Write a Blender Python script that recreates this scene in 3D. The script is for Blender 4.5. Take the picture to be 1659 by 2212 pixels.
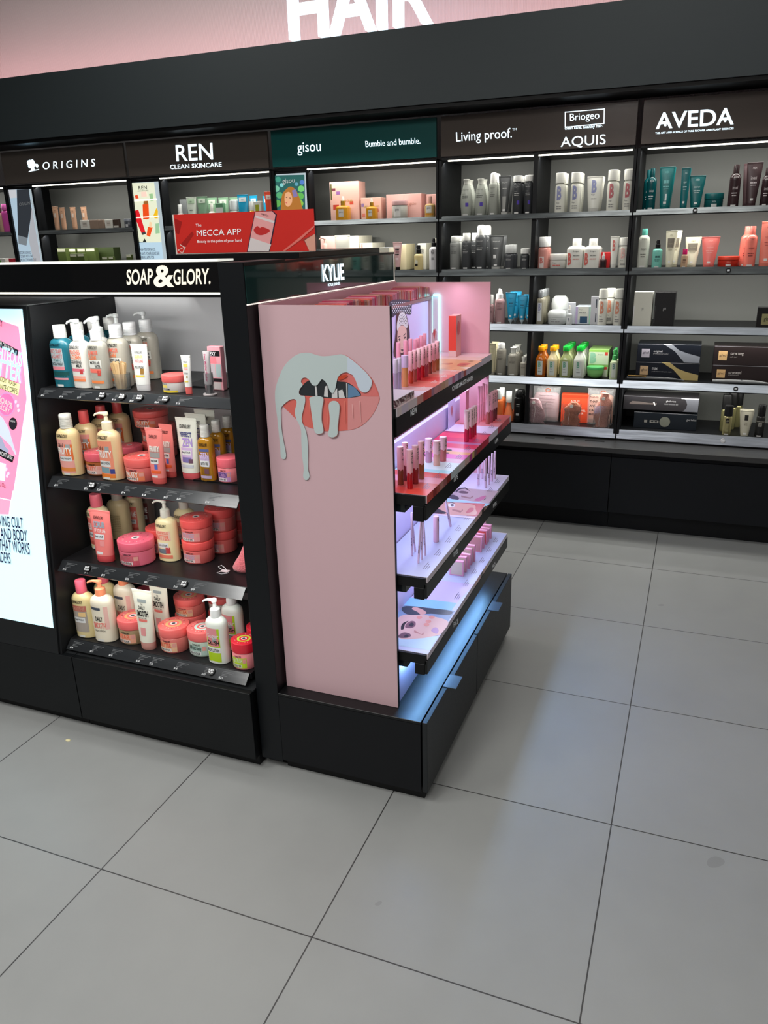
import bpy, math, random, json
from mathutils import Vector, Matrix
D=bpy.data
for o in list(D.objects): D.objects.remove(o)
sc=bpy.context.scene
col=sc.collection
random.seed(7)
# ------------------------------------------------------------ camera, world, exposure
cd=D.cameras.new('camera'); cam=D.objects.new('camera',cd); col.objects.link(cam); sc.camera=cam
cd.sensor_fit='VERTICAL'; cd.sensor_height=36.0; cd.lens=1682.19/2212*36.0; cd.clip_start=.05
a_,b_,c_=0.380399384,1.23124088,-0.0260732813
cam.matrix_world=Matrix.Translation((0.0803168683,-1.79015603,1.50717379))@(Matrix.Rotation(a_,4,'Z')@Matrix.Rotation(b_,4,'X')@Matrix.Rotation(c_,4,'Z'))
wd=D.worlds.new('world'); sc.world=wd; wd.use_nodes=True
wd.node_tree.nodes['Background'].inputs[0].default_value=(.75,.8,.9,1); wd.node_tree.nodes['Background'].inputs[1].default_value=.10
vs=sc.view_settings; vs.view_transform='Standard'; vs.look='None'; vs.exposure=0.0; vs.gamma=1.0; vs.use_curve_mapping=False
def area(name,loc,sx,sy,power,colr=(1,1,1),rot=(0,0,0),spread=math.pi):
    l=D.lights.new(name,'AREA'); l.shape='RECTANGLE'; l.size=sx; l.size_y=sy; l.energy=power; l.color=colr; l.spread=spread
    o=D.objects.new(name,l); o.location=loc; o.rotation_euler=rot; col.objects.link(o); return o
CEIL=3.3
LAMPS=[(-2.6,-1.7,.5,1.2,30),(-1.3,-1.9,.5,1.2,27),(.1,-2.6,.5,1.2,17),(-1.0,-3.6,.5,1.2,32),(1.5,-1.9,.5,1.2,4),(-2.6,1.35,1.2,.4,8),(-.2,1.35,1.2,.4,5),(1.4,.6,.5,1.2,3)]
for i,(x,y,sx,sy,e) in enumerate(LAMPS): area('ceiling_lamp_light',(x,y,CEIL-.06),sx,sy,e*1.25,(1,.99,.965))
# ------------------------------------------------------------ materials
def lin(c):
    c=c/255.; return c/12.92 if c<=.04045 else ((c+.055)/1.055)**2.4
_m={}
def mat(rgb,rough=.45,metal=0,emit=0,trans=0,coat=0,noise=1,alpha=1):
    k=(tuple(rgb),rough,metal,emit,trans,coat,noise,alpha)
    if k in _m: return _m[k]
    m=D.materials.new('mat_%d_%d_%d'%tuple(int(v) for v in rgb)); m.use_nodes=True; nt=m.node_tree; b=nt.nodes['Principled BSDF']
    c=tuple(lin(v) for v in rgb)+(1,)
    b.inputs['Base Color'].default_value=c; b.inputs['Roughness'].default_value=rough; b.inputs['Metallic'].default_value=metal
    b.inputs['Transmission Weight'].default_value=trans; b.inputs['Coat Weight'].default_value=coat; b.inputs['Alpha'].default_value=alpha
    if max(rgb)<48: b.inputs['Specular IOR Level'].default_value=.3
    if emit: b.inputs['Emission Color'].default_value=c; b.inputs['Emission Strength'].default_value=emit
    if noise:
        n=nt.nodes.new('ShaderNodeTexNoise'); n.inputs['Scale'].default_value=40; r=nt.nodes.new('ShaderNodeMapRange')
        r.inputs[3].default_value=max(0,rough-.05); r.inputs[4].default_value=rough+.05
        nt.links.new(n.outputs[0],r.inputs[0]); nt.links.new(r.outputs[0],b.inputs['Roughness'])
    _m[k]=m; return m
BLK=mat((12,14,17),.45); BLK2=mat((7,8,10),.5); TXT=mat((225,228,230),.5,emit=.12,noise=0); DK=mat((30,28,34),.5,noise=0)  # TXT emits a little to brighten printed lettering
GLOSS=mat((12,13,14),.06,coat=.6); SIGN=mat((225,245,255),.5,emit=1.5,noise=0); STRIP=mat((255,250,232),.5,emit=5,noise=0)
def rail_mat(base,rough,metal,sx=30,lo=.5):
    m=D.materials.new('rail'); m.use_nodes=True; nt=m.node_tree; b=nt.nodes['Principled BSDF']
    tc=nt.nodes.new('ShaderNodeTexCoord'); mp=nt.nodes.new('ShaderNodeMapping'); mp.inputs['Scale'].default_value=(sx*.15,sx*1.2,sx*1.6)
    n=nt.nodes.new('ShaderNodeTexNoise'); n.inputs['Scale'].default_value=1; n.inputs['Detail'].default_value=4
    cr=nt.nodes.new('ShaderNodeValToRGB'); c=[lin(v) for v in base]
    cr.color_ramp.elements[0].color=(c[0]*lo,c[1]*lo,c[2]*lo,1); cr.color_ramp.elements[0].position=.35
    cr.color_ramp.elements[1].color=(c[0],c[1],c[2],1); cr.color_ramp.elements[1].position=.65
    b.inputs['Metallic'].default_value=metal; b.inputs['Roughness'].default_value=rough
    L=nt.links.new; L(tc.outputs['Object'],mp.inputs[0]); L(mp.outputs[0],n.inputs[0]); L(n.outputs[0],cr.inputs[0]); L(cr.outputs[0],b.inputs['Base Color'])
    bp=nt.nodes.new('ShaderNodeBump'); bp.inputs['Strength'].default_value=.25; bp.inputs['Distance'].default_value=.002; L(n.outputs[0],bp.inputs['Height']); L(bp.outputs[0],b.inputs['Normal'])
    return m
RAILW=rail_mat((120,126,128),.25,.6,40,.5); RAILW2=rail_mat((186,194,204),.28,.55,40,.68); RAILD=rail_mat((52,55,58),.16,.1,8,.55)  # mottle and brighter RAILW2 paint reflections into the rail colour
# ------------------------------------------------------------ mesh helpers
class MB:
    def __init__(s): s.v=[];s.f=[];s.m=[];s.mats=[]
    def mi(s,m):
        if m not in s.mats: s.mats.append(m)
        return s.mats.index(m)
    def add(s,vs,fs,m):
        o=len(s.v); s.v+= [tuple(v) for v in vs]; i=s.mi(m)
        for f in fs: s.f.append([a+o for a in f]); s.m.append(i)
        return s
    def box(s,x0,x1,y0,y1,z0,z1,m,b=0):
        if x0>x1:x0,x1=x1,x0
        if y0>y1:y0,y1=y1,y0
        b=min(b,(x1-x0)/3,(y1-y0)/3,(z1-z0)/3)
        if b<=0:
            v=[(x,y,z) for x in(x0,x1) for y in(y0,y1) for z in(z0,z1)]
            return s.add(v,[(0,1,3,2),(4,6,7,5),(0,4,5,1),(2,3,7,6),(0,2,6,4),(1,5,7,3)],m)
        v=[];ix={}
        for i,x in enumerate((x0,x1)):
            for j,y in enumerate((y0,y1)):
                for k,z in enumerate((z0,z1)):
                    sx,sy,sz=(1-2*i)*b,(1-2*j)*b,(1-2*k)*b
                    ix[i,j,k]=len(v); v+=[(x,y+sy,z+sz),(x+sx,y,z+sz),(x+sx,y+sy,z)]
        F=[]
        for ax in range(3):
            for sd in (0,1):
                o=[a for a in range(3) if a!=ax]
                q=[]
                for p,r in ((0,0),(1,0),(1,1),(0,1)):
                    c=[0,0,0];c[ax]=sd;c[o[0]]=p;c[o[1]]=r;q.append(ix[tuple(c)]+ax)
                F.append(q)
            for p in (0,1):
                for r in (0,1):
                    o=[a for a in range(3) if a!=ax]
                    c0=[0,0,0];c0[o[0]]=p;c0[o[1]]=r;c1=list(c0);c0[ax]=0;c1[ax]=1;c0=tuple(c0);c1=tuple(c1)
                    F.append([ix[c0]+o[0],ix[c1]+o[0],ix[c1]+o[1],ix[c0]+o[1]])
        for k,v0 in ix.items(): F.append([v0,v0+1,v0+2])
        return s.add(v,F,m)
    def loft(s,secs,m,seg=24,p=2,cx=0,cy=0,cap0=True,cap1=True):
        # secs: (z,rx,ry[,power])
        v=[];F=[]
        for t in secs:
            z,rx,ry=t[:3];pw=t[3] if len(t)>3 else p
            for i in range(seg):
                a=2*math.pi*i/seg;c,sn=math.cos(a),math.sin(a);r=(abs(c)**pw+abs(sn)**pw)**(-1/pw)
                v.append((cx+rx*c*r,cy+ry*sn*r,z))
        for k in range(len(secs)-1):
            for i in range(seg):
                j=(i+1)%seg; F.append([k*seg+i,k*seg+j,(k+1)*seg+j,(k+1)*seg+i])
        if cap0: F.append([i for i in range(seg)][::-1])
        if cap1: F.append([(len(secs)-1)*seg+i for i in range(seg)])
        return s.add(v,F,m)
    def tube(s,pts,r,m,seg=8):
        pts=[Vector(p) for p in pts];v=[];F=[]
        for i,p in enumerate(pts):
            d=(pts[min(i+1,len(pts)-1)]-pts[max(i-1,0)]).normalized()
            u=d.cross(Vector((0,0,1)) if abs(d.z)<.9 else Vector((1,0,0))).normalized();w=d.cross(u)
            rr=r[i] if isinstance(r,(list,tuple)) else r
            for k in range(seg):
                a=2*math.pi*k/seg; v.append(p+(u*math.cos(a)+w*math.sin(a))*rr)
        for i in range(len(pts)-1):
            for k in range(seg):
                j=(k+1)%seg;F.append([i*seg+k,i*seg+j,(i+1)*seg+j,(i+1)*seg+k])
        F.append(list(range(seg)));F.append([(len(pts)-1)*seg+k for k in range(seg)][::-1])
        return s.add(v,F,m)
    def build(s,name,parent=None,ab=True,ang=35,kind=None):
        off=Vector((0,0,0))
        if parent is not None and ab:
            q=parent
            while q is not None: off+=q.location; q=q.parent
        me=D.meshes.new(name); me.from_pydata([(v[0]-off.x,v[1]-off.y,v[2]-off.z) for v in s.v],[],s.f)
        for m in s.mats: me.materials.append(m)
        me.polygons.foreach_set('material_index',s.m)
        if ang:
            me.polygons.foreach_set('use_smooth',[True]*len(s.f)); me.set_sharp_from_angle(angle=math.radians(ang))
        me.update()
        o=D.objects.new(name,me); col.objects.link(o)
        if parent is not None: o.parent=parent
        if kind: o['kind']=kind
        return o
def thing(name,label,cat,loc,rz=0,group=None):
    o=D.objects.new(name,None); o.empty_display_size=.02; col.objects.link(o); o.location=loc; o.rotation_euler=(0,0,rz)
    o['label']=label; o['category']=cat
    if group: o['group']=group
    return o
def tag(o,label,cat,group=None):
    o['label']=label;o['category']=cat
    if group:o['group']=group
    return o
def origin(o,loc):
    # move object origin without moving its mesh
    d=Vector(loc)-o.location
    for v in o.data.vertices: v.co-=d
    o.location=loc; return o
def dup(root,loc):
    r=root.copy(); col.objects.link(r); r.location=loc
    for ch in list(root.children):
        c=ch.copy(); col.objects.link(c); c.parent=r
        for g in list(ch.children):
            e=g.copy(); col.objects.link(e); e.parent=c
    return r
_t={}
def glyphs(s,bold=0,res=3):
    if 'g' in s or 'MECCA' in s: bold=0
    k=(s,bold,res)
    if k in _t: return _t[k]
    cu=D.curves.new('t','FONT'); cu.body=s; cu.offset=bold; cu.resolution_u=res; cu.fill_mode='FRONT'
    ob=D.objects.new('t',cu); me=D.meshes.new_from_object(ob)
    v=[tuple(p.co) for p in me.vertices]; f=[list(p.vertices) for p in me.polygons]
    D.objects.remove(ob); D.meshes.remove(me); D.curves.remove(cu)
    if not v: v=[(0,0,0)];f=[]
    x0=min(p[0] for p in v);x1=max(p[0] for p in v);y0=min(p[1] for p in v);y1=max(p[1] for p in v)
    v=[((p[0]-x0)/max(1e-6,x1-x0),(p[1]-y0)/max(1e-6,y1-y0)) for p in v]
    _t[k]=(v,f); return _t[k]
def smooth(pts,n=4):
    P=[Vector(p) for p in pts];o=[];N=len(P)
    for i in range(N):
        a,b,c,d=P[i-1],P[i],P[(i+1)%N],P[(i+2)%N]
        for k in range(n):
            t=k/n; o.append(.5*((2*b)+(c-a)*t+(2*a-5*b+4*c-d)*t*t+(3*b-a-3*c+d)*t**3))
    return o
TM=dict(sign=SIGN,wht=mat((240,240,240),.5,emit=.15,noise=0),txt=TXT,cream=mat((236,228,210),.5,emit=.55,noise=0),dk=DK,navy=mat((35,35,80),.5,noise=0),ltb=mat((165,225,245),.5,emit=1.1,noise=0),lg=mat((190,195,200),.5,noise=0))
def texts(key,mb,nrm,off=.0004,thick=0,emit=None):
    n=Vector(nrm)
    for k,s,a,b,c,cl,bold in TX:
        if k!=key: continue
        v,f=glyphs(s,bold*.4,4 if key in('hair','sg','lb','s3','s4') else 3)
        A,B,C=Vector(a),Vector(b),Vector(c);U=B-A;W=C-A
        V=[A+U*p[0]+W*p[1]+n*(off+thick) for p in v]
        mb.add(V,f,TM[cl])
        if thick:
            o=len(v); V2=[q-n*thick for q in V]; from_e={}
            for q in f:
                for i in range(len(q)):
                    e=(q[i],q[(i+1)%len(q)]); from_e[e]=1
            bd=[e for e in from_e if (e[1],e[0]) not in from_e]
            mb.add(V+V2,[[e[1],e[0],e[0]+o,e[1]+o] for e in bd],TM[cl])
def polys(key,mb,nrm,off=.0003,step=.00012,emit=0,rough=.4):
    n=Vector(nrm).normalized();i=0
    for k,pts,c,sm in PO:
        if k!=key: continue
        P=smooth(pts) if sm else [Vector(p) for p in pts]
        # orient towards nrm
        a=Vector((0,0,0))
        for j in range(len(P)): a+=P[j].cross(P[(j+1)%len(P)])
        if a.dot(n)<0: P=P[::-1]
        mb.add([p+n*(off+i*step) for p in P],[list(range(len(P)))],mat(c,rough,emit=emit,noise=0)); i+=1
    return off+i*step
# ------------------------------------------------------------ measured tables
ITEMS=[["bottle", "facewash", -1.651, 0.025, 1.11, 0.07106, 0.052624, 0.1786, 0, "face_wash_bottle", "teal face wash bottle with white flip cap, front left of the top soap shelf", "bottle", "teal face wash bottles", [[-1.651, 0.097],
[-1.651, 0.169],
[-1.651, 0.241]], "teal face wash bottle, {n} from the front at left of top soap shelf", None],
["bottle", "milk", -1.583, 0.023, 1.11, 0.06327, 0.046904, 0.1962, 0, "cleanser_pump_bottle", "white cleansing milk pump bottle with coral wave print, right of the teal bottle", "bottle", "cleansing milk bottles", [[-1.583, 0.108],
[-1.583, 0.193]], "white cleansing milk pump bottle, {n} from the front in its row", None],
["bottle", "micpump", -1.52, 0.024, 1.11, 0.05965999999999999, 0.044264, 0.1988, 0, "micellar_pump_bottle", "clear micellar water bottle with pump, front one between milk and wooden sticks", "bottle", None, [[-1.524, 0.25]], "clear pump bottle furthest back on the top soap shelf", None],
["bottle", "micellar", -1.486, 0.069, 1.11, 0.068115, 0.050424, 0.1777, 0, "micellar_bottle", "micellar water bottle with clear disc cap right behind the wooden sticks", "bottle", "micellar bottles with disc caps", [[-1.486, 0.132],
[-1.486, 0.207]], "micellar water bottle with clear disc cap, {n} from the front behind the white tube", None],
["tube", "scrubw", -1.373, 0.022, 1.11, 0.05652499999999999, 0.028776, 0.1304, 0, "face_scrub_tube", "white face scrub tube with yellow band standing right of the wooden sticks", "tube", None, [], None, None],
["jar", "cjar", -1.273, 0.035, 1.11, 0.073245, 0.071703, 0.0491, 0, "moisturiser_jar", "small white jar with coral lid alone at middle of the top soap shelf", "jar", None, [], None, None],
["tube", "eyetube", -1.211, 0.009, 1.11, 0.03154, 0.016016000000000002, 0.1059, 0, "eye_cream_tube", "slim white tube with yellow print and coral cap, right of the small jar", "tube", None, [], None, None],
["box", "sexybox", -1.162, 0.084, 1.11, 0.043605, 0.020152, 0.1221, 0, "gloss_carton", "pink and black photo carton half hidden by the pillar on the top soap shelf", "box", None, [], None, None],
["bottle", "fruitw", -1.665, 0.006, 0.842, 0.07334, 0.054384, 0.1867, 0, "body_wash_bottle", "cream body wash bottle with clear ribbed cap, front left of second soap shelf", "bottle", None, [], None, None],
["bottle", "fruitp", -1.6742, 0.093, 0.842, 0.07761499999999999, 0.057463999999999994, 0.1785, 0, "body_wash_bottle", "cream body wash bottle with pink cap behind the clear capped one", "bottle", "pink capped body wash bottles", [[-1.6742, 0.171],
[-1.6742, 0.249]], "cream body wash with pink cap, {n} from the front on second soap shelf", None],
["jar", "amberjar", -1.588, 0.044, 0.842, 0.09195999999999999, 0.090024, 0.0688, 0, "body_scrub_jar", "amber scrub jar with pink lid between body wash and lotion, second soap shelf", "jar", None, [], None, None],
["bottle", "fruitl", -1.509, 0.004, 0.842, 0.07467, 0.055352, 0.202, 0, "body_lotion_bottle", "peach body lotion bottle with cream pump, middle of second soap shelf", "bottle", None, [], None, None],
["jar", "butter", -1.42, 0.031, 0.842, 0.10592499999999999, 0.10369500000000001, 0.07, 0, "body_butter_jar", "coral body butter jar alone at the front, middle of second soap shelf", "jar", None, [], None, None],
["jar", "amberjar", -1.579, 0.171, 0.842, 0.0817, 0.07998, 0.0551, 0, "body_scrub_jar", "pink lidded jar low in the back, behind the peach lotion bottle", "jar", None, [], None, None],
["tube", "handt", -1.342, 0.001, 0.842, 0.058234999999999995, 0.029656000000000002, 0.1649, 0, "hand_cream_tube", "coral hand cream tube, frontmost on second soap shelf", "tube", None, [], None, None],
["tube", "handt", -1.349, 0.066, 0.842, 0.04883, 0.024904, 0.1607, 0, "hand_cream_tube", "coral hand cream tube behind and right of the frontmost tube", "tube", None, [], None, None],
["tube", "zen", -1.279, 0.072, 0.842, 0.07447999999999999, 0.037927999999999996, 0.1836, 0, "body_scrub_tube", "white tube with purple bubble print and pink cap, second soap shelf", "tube", "white and purple tubes", [[-1.284, 0.127],
[-1.289, 0.182]], "white and purple scrub tube, {n} from the front on second soap shelf", None],
["bottle", "oil", -1.215, 0.068, 0.842, 0.04902, 0.036256000000000004, 0.1667, 0, "bath_oil_bottle", "golden bath oil bottle with clear cap, front one near the pillar", "bottle", "golden bath oil bottles", [[-1.215, 0.128],
[-1.215, 0.188]], "golden bath oil bottle with clear cap, {n} from the front near the pillar", None],
["jar", "zenjar", -1.154, 0.085, 0.842, 0.07049, 0.06900600000000001, 0.0727, 0, "body_butter_jar", "pink jar with purple lettering cut off by the pillar, second soap shelf", "jar", None, [], None, None],
["tube", "scrubt", -1.574, -0.012, 0.571, 0.08094, 0.041271999999999996, 0.1664, 0, "body_scrub_tube", "large coral scrub tube, front left of third soap shelf", "tube", None, [], None, None],
["bottle", "cleanw", -1.661, 0.076, 0.571, 0.076475, 0.056672, 0.1836, 0, "body_wash_bottle", "cream body wash bottle with pink cap right behind the large coral tube", "bottle", None, [], None, None],
["bottle", "backw", -1.66, 0.171, 0.571, 0.07818499999999999, 0.057992, 0.1689, 0, "body_wash_bottle", "cream bottle turned to show its small brown text, third soap shelf", "bottle", None, [], None, None],
["bottle", "cleanc", -1.642, 0.225, 0.571, 0.068305, 0.050688, 0.1686, 0, "body_wash_bottle", "cream bottle with coral label right of the turned bottle", "bottle", None, [], None, None],
["bottle", "cleand", -1.635, 0.277, 0.571, 0.062985, 0.04664, 0.1633, 0, "body_wash_bottle", "grey brown bottle with red label, deepest of the third shelf washes", "bottle", None, [], None, None],
["jar", "pinkjar", -1.473, 0.016, 0.571, 0.112005, 0.10964700000000001, 0.0773, 0, "body_scrub_jar", "bright pink jar with ring print lid, frontmost on third soap shelf", "jar", None, [], None, None],
["jar", "coraljar", -1.457, 0.115, 0.571, 0.08920499999999999, 0.087327, 0.0811, 0, "body_scrub_jar", "coral jar partly hidden behind the bright pink jar", "jar", None, [], None, None],
["bottle", "rlotion", -1.386, 0.062, 0.571, 0.07182, 0.053239999999999996, 0.1955, 0, "body_lotion_bottle", "cream lotion bottle with milky pump, middle of third soap shelf", "bottle", None, [[-1.378, 0.147]], "cream lotion pump bottle directly behind the front one on third soap shelf", None],
["bottle", "starw", -1.6759, -0.033, 0.303, 0.074195, 0.055, 0.1942, 0, "body_wash_bottle", "yellowish body wash bottle with pink cap, front left of bottom soap shelf", "bottle", None, [[-1.66, 0.052]], "yellowish body wash bottle with pink cap behind the leftmost one on bottom soap shelf", None],
["bottle", "smoothl", -1.597, -0.035, 0.303, 0.07828, 0.057992, 0.2062, 0, "body_lotion_bottle", "white lotion bottle with peach pump, front one on bottom soap shelf", "bottle", None, [[-1.581, 0.055]], "white lotion bottle with peach pump, behind the front one on bottom soap shelf", None],
["jar", "tanjar", -1.509, -0.005, 0.303, 0.1007, 0.09858, 0.081, 0, "body_scrub_jar", "tan scrub jar with coral lid between lotion and white tube, bottom soap shelf", "jar", None, [], None, None],
["jar", "peachjar", -1.546, 0.129, 0.303, 0.097185, 0.095139, 0.1074, 0, "body_scrub_jar", "jar with pink lid and peach label hidden behind the white tubes", "jar", None, [], None, None],
["tube", "smootht", -1.429, -0.042, 0.303, 0.07267499999999999, 0.037048, 0.1997, 0, "body_cream_tube", "white tube with black lettering and pale pink cap, bottom soap shelf", "tube", None, [], None, None],
["tube", "smootht", -1.425, 0.031, 0.303, 0.073625, 0.037576000000000005, 0.1964, 0, "body_cream_tube", "white tube with black lettering standing behind the front tube", "tube", None, [], None, None],
["jar", "starjar", -1.349, -0.01, 0.303, 0.096995, 0.094953, 0.082, 0, "body_butter_jar", "coral jar left of the mint one, front of bottom soap shelf", "jar", None, [], None, None],
["jar", "mintjar", -1.25, 0.002, 0.303, 0.09927499999999999, 0.09718500000000001, 0.0825, 0, "body_scrub_jar", "pale mint jar with coral lid, front of bottom soap shelf", "jar", None, [], None, None],
["bottle", "crushl", -1.171, -0.036, 0.303, 0.06954, 0.051480000000000005, 0.2078, 0, "body_lotion_bottle", "white pump bottle with lime green label, front right of bottom soap shelf", "bottle", None, [[-1.171, 0.052]], "white pump bottle with lime green label behind the front one, beside the pillar", None],
["jar", "crushjar", -1.084, -0.03, 0.303, 0.080275, 0.07858500000000002, 0.0858, 0, "body_butter_jar", "red lidded body butter jar at the right end of bottom soap shelf", "jar", None, [[-1.084, 0.06]], "red lidded jar hidden behind the front red lidded one", None],
["jar", "butter", -1.529, 0.26, 0.842, 0.112385, 0.110019, 0.0536, 0.0, "body_butter_jar", "bottom jar of the coral stack of three behind the front butter jar", "jar", None, [], None, None],
["jar", "butter", -1.527, 0.26, 0.8966, 0.112385, 0.110019, 0.0536, 0.1, "body_butter_jar", "middle jar with shiny violet label in the coral stack of three", "jar", None, [], None, None],
["jar", "butter", -1.529, 0.234, 0.9512, 0.112385, 0.110019, 0.0536, 0.2, "body_butter_jar", "top jar of the coral stack of three on second soap shelf", "jar", None, [], None, None],
["jar", "coraljar", -1.296, 0.089, 0.571, 0.10012999999999998, 0.098022, 0.0698, 0.0, "body_butter_jar", "lower jar of the front coral pair right of the cream lotion", "jar", None, [], None, None],
["jar", "coraljar", -1.294, 0.089, 0.6418, 0.10012999999999998, 0.098022, 0.0698, 0.1, "body_butter_jar", "upper jar of the front coral pair right of the cream lotion", "jar", None, [], None, None],
["jar", "coraljar", -1.271, 0.185, 0.571, 0.097565, 0.095511, 0.072, 0.0, "body_butter_jar", "lower jar of the second coral pair, behind the front pair", "jar", None, [], None, None],
["jar", "coraljar", -1.269, 0.185, 0.644, 0.097565, 0.095511, 0.072, 0.1, "body_butter_jar", "upper jar of the second coral pair, behind the front pair", "jar", None, [], None, None],
["jar", "coraljar", -1.264, 0.276, 0.571, 0.08721, 0.085374, 0.0753, 0.0, "body_butter_jar", "lower jar of the third coral pair, next to the pillar", "jar", None, [], None, None],
["jar", "coraljar", -1.262, 0.276, 0.6473, 0.08721, 0.085374, 0.0753, 0.1, "body_butter_jar", "upper jar of the third coral pair, next to the pillar", "jar", None, [], None, None],
["jar", "starjar", -1.371, 0.108, 0.303, 0.09937, 0.097278, 0.0621, 0.0, "body_butter_jar", "lower jar of the gold printed pair behind the mint jar", "jar", None, [], None, None],
["jar", "starjar", -1.369, 0.108, 0.3661, 0.09937, 0.097278, 0.0621, 0.1, "body_butter_jar", "upper jar with gold sun lid in the pair behind the mint jar", "jar", None, [], None, None],
["jar", "buffjar", -1.286, 0.171, 0.303, 0.098135, 0.096069, 0.0556, 0.0, "body_scrub_jar", "lower of two pale jars stacked behind the lime green lotion", "jar", None, [], None, None],
["jar", "buffjar", -1.284, 0.171, 0.3596, 0.098135, 0.096069, 0.0556, 0.1, "body_scrub_jar", "upper of two pale jars stacked behind the lime green lotion", "jar", None, [], None, None],
["bottle", "lpoval", -1.111, 2.471, 1.598, 0.0653, 0.048024000000000004, 0.1802, 0, "shampoo_bottle", "grey oval shampoo bottle with violet dot, leftmost on the top hair shelf", "bottle", None, [[-1.111, 2.541]], "grey oval shampoo bottle hidden behind the leftmost one, top hair shelf", None],
["bottle", "lpoval", -1.035, 2.471, 1.598, 0.0644, 0.04738, 0.179, 0, "shampoo_bottle", "grey oval bottle with violet dot, second from left on the top hair shelf", "bottle", None, [[-1.035, 2.541]], "grey oval bottle hidden behind the second violet dot bottle", None],
["round", "lpcan", -0.966, 2.47, 1.598, 0.0494, 0.045448, 0.2053, 0, "spray_can", "tall grey spray can with white cap, third on the top hair shelf", "spray can", None, [[-0.966, 2.54]], "grey spray can right behind the tall one, top hair shelf", None],
["tube", "lptube", -0.906, 2.463, 1.598, 0.0643, 0.032568, 0.1864, 0, "hair_cream_tube", "dark grey tube with silvery lower half, top hair shelf", "tube", None, [[-0.906, 2.533]], "dark grey tube behind the silvery tube, top hair shelf", None],
["round", "lpdark", -0.84, 2.469, 1.598, 0.0483, 0.044436, 0.1848, 0, "conditioner_bottle", "charcoal bottle with white cap and violet dot, left of the pair by the post", "bottle", None, [[-0.84, 2.539]], "charcoal bottle with white cap, hidden behind the left one of the pair", None],
["round", "lpdark", -0.783, 2.468, 1.598, 0.0453, 0.041676000000000005, 0.1848, 0, "conditioner_bottle", "charcoal bottle with white cap right against the thin post, top hair shelf", "bottle", None, [], None, None],
["round", "brioB", -0.623, 2.471, 1.598, 0.0526, 0.048392000000000004, 0.1876, 0, "shampoo_bottle", "white bottle with lilac B print, leftmost right of the thin post", "bottle", None, [[-0.623, 2.541]], "white bottle behind the leftmost lilac B bottle", None],
["round", "brioB", -0.547, 2.471, 1.598, 0.0519, 0.047748000000000006, 0.1866, 0, "shampoo_bottle", "white bottle with lilac B print, second right of the thin post", "bottle", None, [[-0.547, 2.521],
[-0.547, 2.571]], "white bottle, {n} in the row behind the second lilac B bottle", None],
["tube", "brioT", -0.456, 2.466, 1.598, 0.076, 0.038456, 0.1636, 0, "hair_mask_tube", "white tube with lilac B print, middle of the top hair shelf bay", "tube", None, [[-0.456, 2.506],
[-0.456, 2.546]], "white tube, {n} in the row of lilac B tubes", None],
["round", "brioR", -0.37, 2.47, 1.598, 0.0503, 0.046276, 0.1889, 0, "shampoo_bottle", "tall white bottle with red B print, left one of the red pair", "bottle", None, [[-0.37, 2.54]], "white bottle hidden behind the left red B bottle", None],
["round", "brioR", -0.295, 2.47, 1.598, 0.0496, 0.045632, 0.1879, 0, "shampoo_bottle", "tall white bottle with red B print, against the wide post", "bottle", None, [[-0.295, 2.52]], "white bottle hidden behind the red B bottle by the wide post", None],
["round", "aveT", -0.188, 2.467, 1.598, 0.0445, 0.04094, 0.185, 0, "shampoo_bottle", "deep teal bottle with teal cap, right of the wide post on the top shelf", "bottle", None, [[-0.208, 2.537]], "deep teal bottle half hidden behind the front teal bottle", None],
["tube", "aveTt", -0.121, 2.464, 1.598, 0.0696, 0.035236, 0.1902, 0, "conditioner_tube", "large teal tube showing its back text, top shelf", "tube", None, [[-0.121, 2.534]], "large teal tube behind the one showing its back text", None],
["tube", "aveTs", -0.037, 2.456, 1.598, 0.0397, 0.020056, 0.1802, 0, "leave_in_tube", "narrow teal tube between the large and short teal tubes", "tube", None, [[-0.037, 2.526]], "narrow teal tube standing behind the front narrow one", None],
["tube", "aveTb", 0.017, 2.467, 1.598, 0.0714, 0.036156, 0.1449, 0, "hair_mask_tube", "short wide teal tube with white lettering, top shelf", "tube", None, [], None, None],
["jar", "aveJ", 0.097, 2.488, 1.598, 0.0864, 0.079488, 0.0649, 0, "hair_mask_jar", "low teal jar on the top shelf", "jar", None, [], None, None],
["round", "aveB", 0.182, 2.469, 1.598, 0.0485, 0.04462, 0.1836, 0, "shampoo_bottle", "dark brown bottle with gloss shoulder, left one of the brown group", "bottle", None, [[0.182, 2.539]], "dark brown bottle behind the left one of the brown group", None],
["tube", "aveBt", 0.258, 2.464, 1.598, 0.0682, 0.0345, 0.1895, 0, "conditioner_tube", "dark brown tube with white lettering, middle of the brown group", "tube", None, [[0.246, 2.534]], "dark brown tube behind the front brown tube", None],
["round", "aveB2", 0.314, 2.464, 1.598, 0.0371, 0.034132, 0.1629, 0, "scalp_spray_bottle", "dark brown bottle at the right picture edge, top shelf", "bottle", None, [], None, None],
["round", "lpaero", -1.172, 2.473, 1.33, 0.0564, 0.051888000000000004, 0.1721, 0, "spray_can", "silver grey spray can with clear dome cap, leftmost on second hair shelf", "spray can", None, [[-1.172, 2.543]], "silver grey spray can behind the leftmost one", None],
["round", "lpdark2", -1.108, 2.471, 1.33, 0.0518, 0.047656000000000004, 0.1842, 0, "shampoo_bottle", "charcoal bottle with white cap, right of the silver spray can", "bottle", None, [[-1.078, 2.541]], "charcoal bottle with white cap between two front bottles", None],
["round", "lpdark3", -1.029, 2.475, 1.33, 0.0605, 0.05566, 0.2225, 0, "hairspray_can", "tallest charcoal spray with white cap on second hair shelf", "spray can", None, [[-1.015, 2.545]], "big charcoal spray can behind the tallest one", None],
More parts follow.
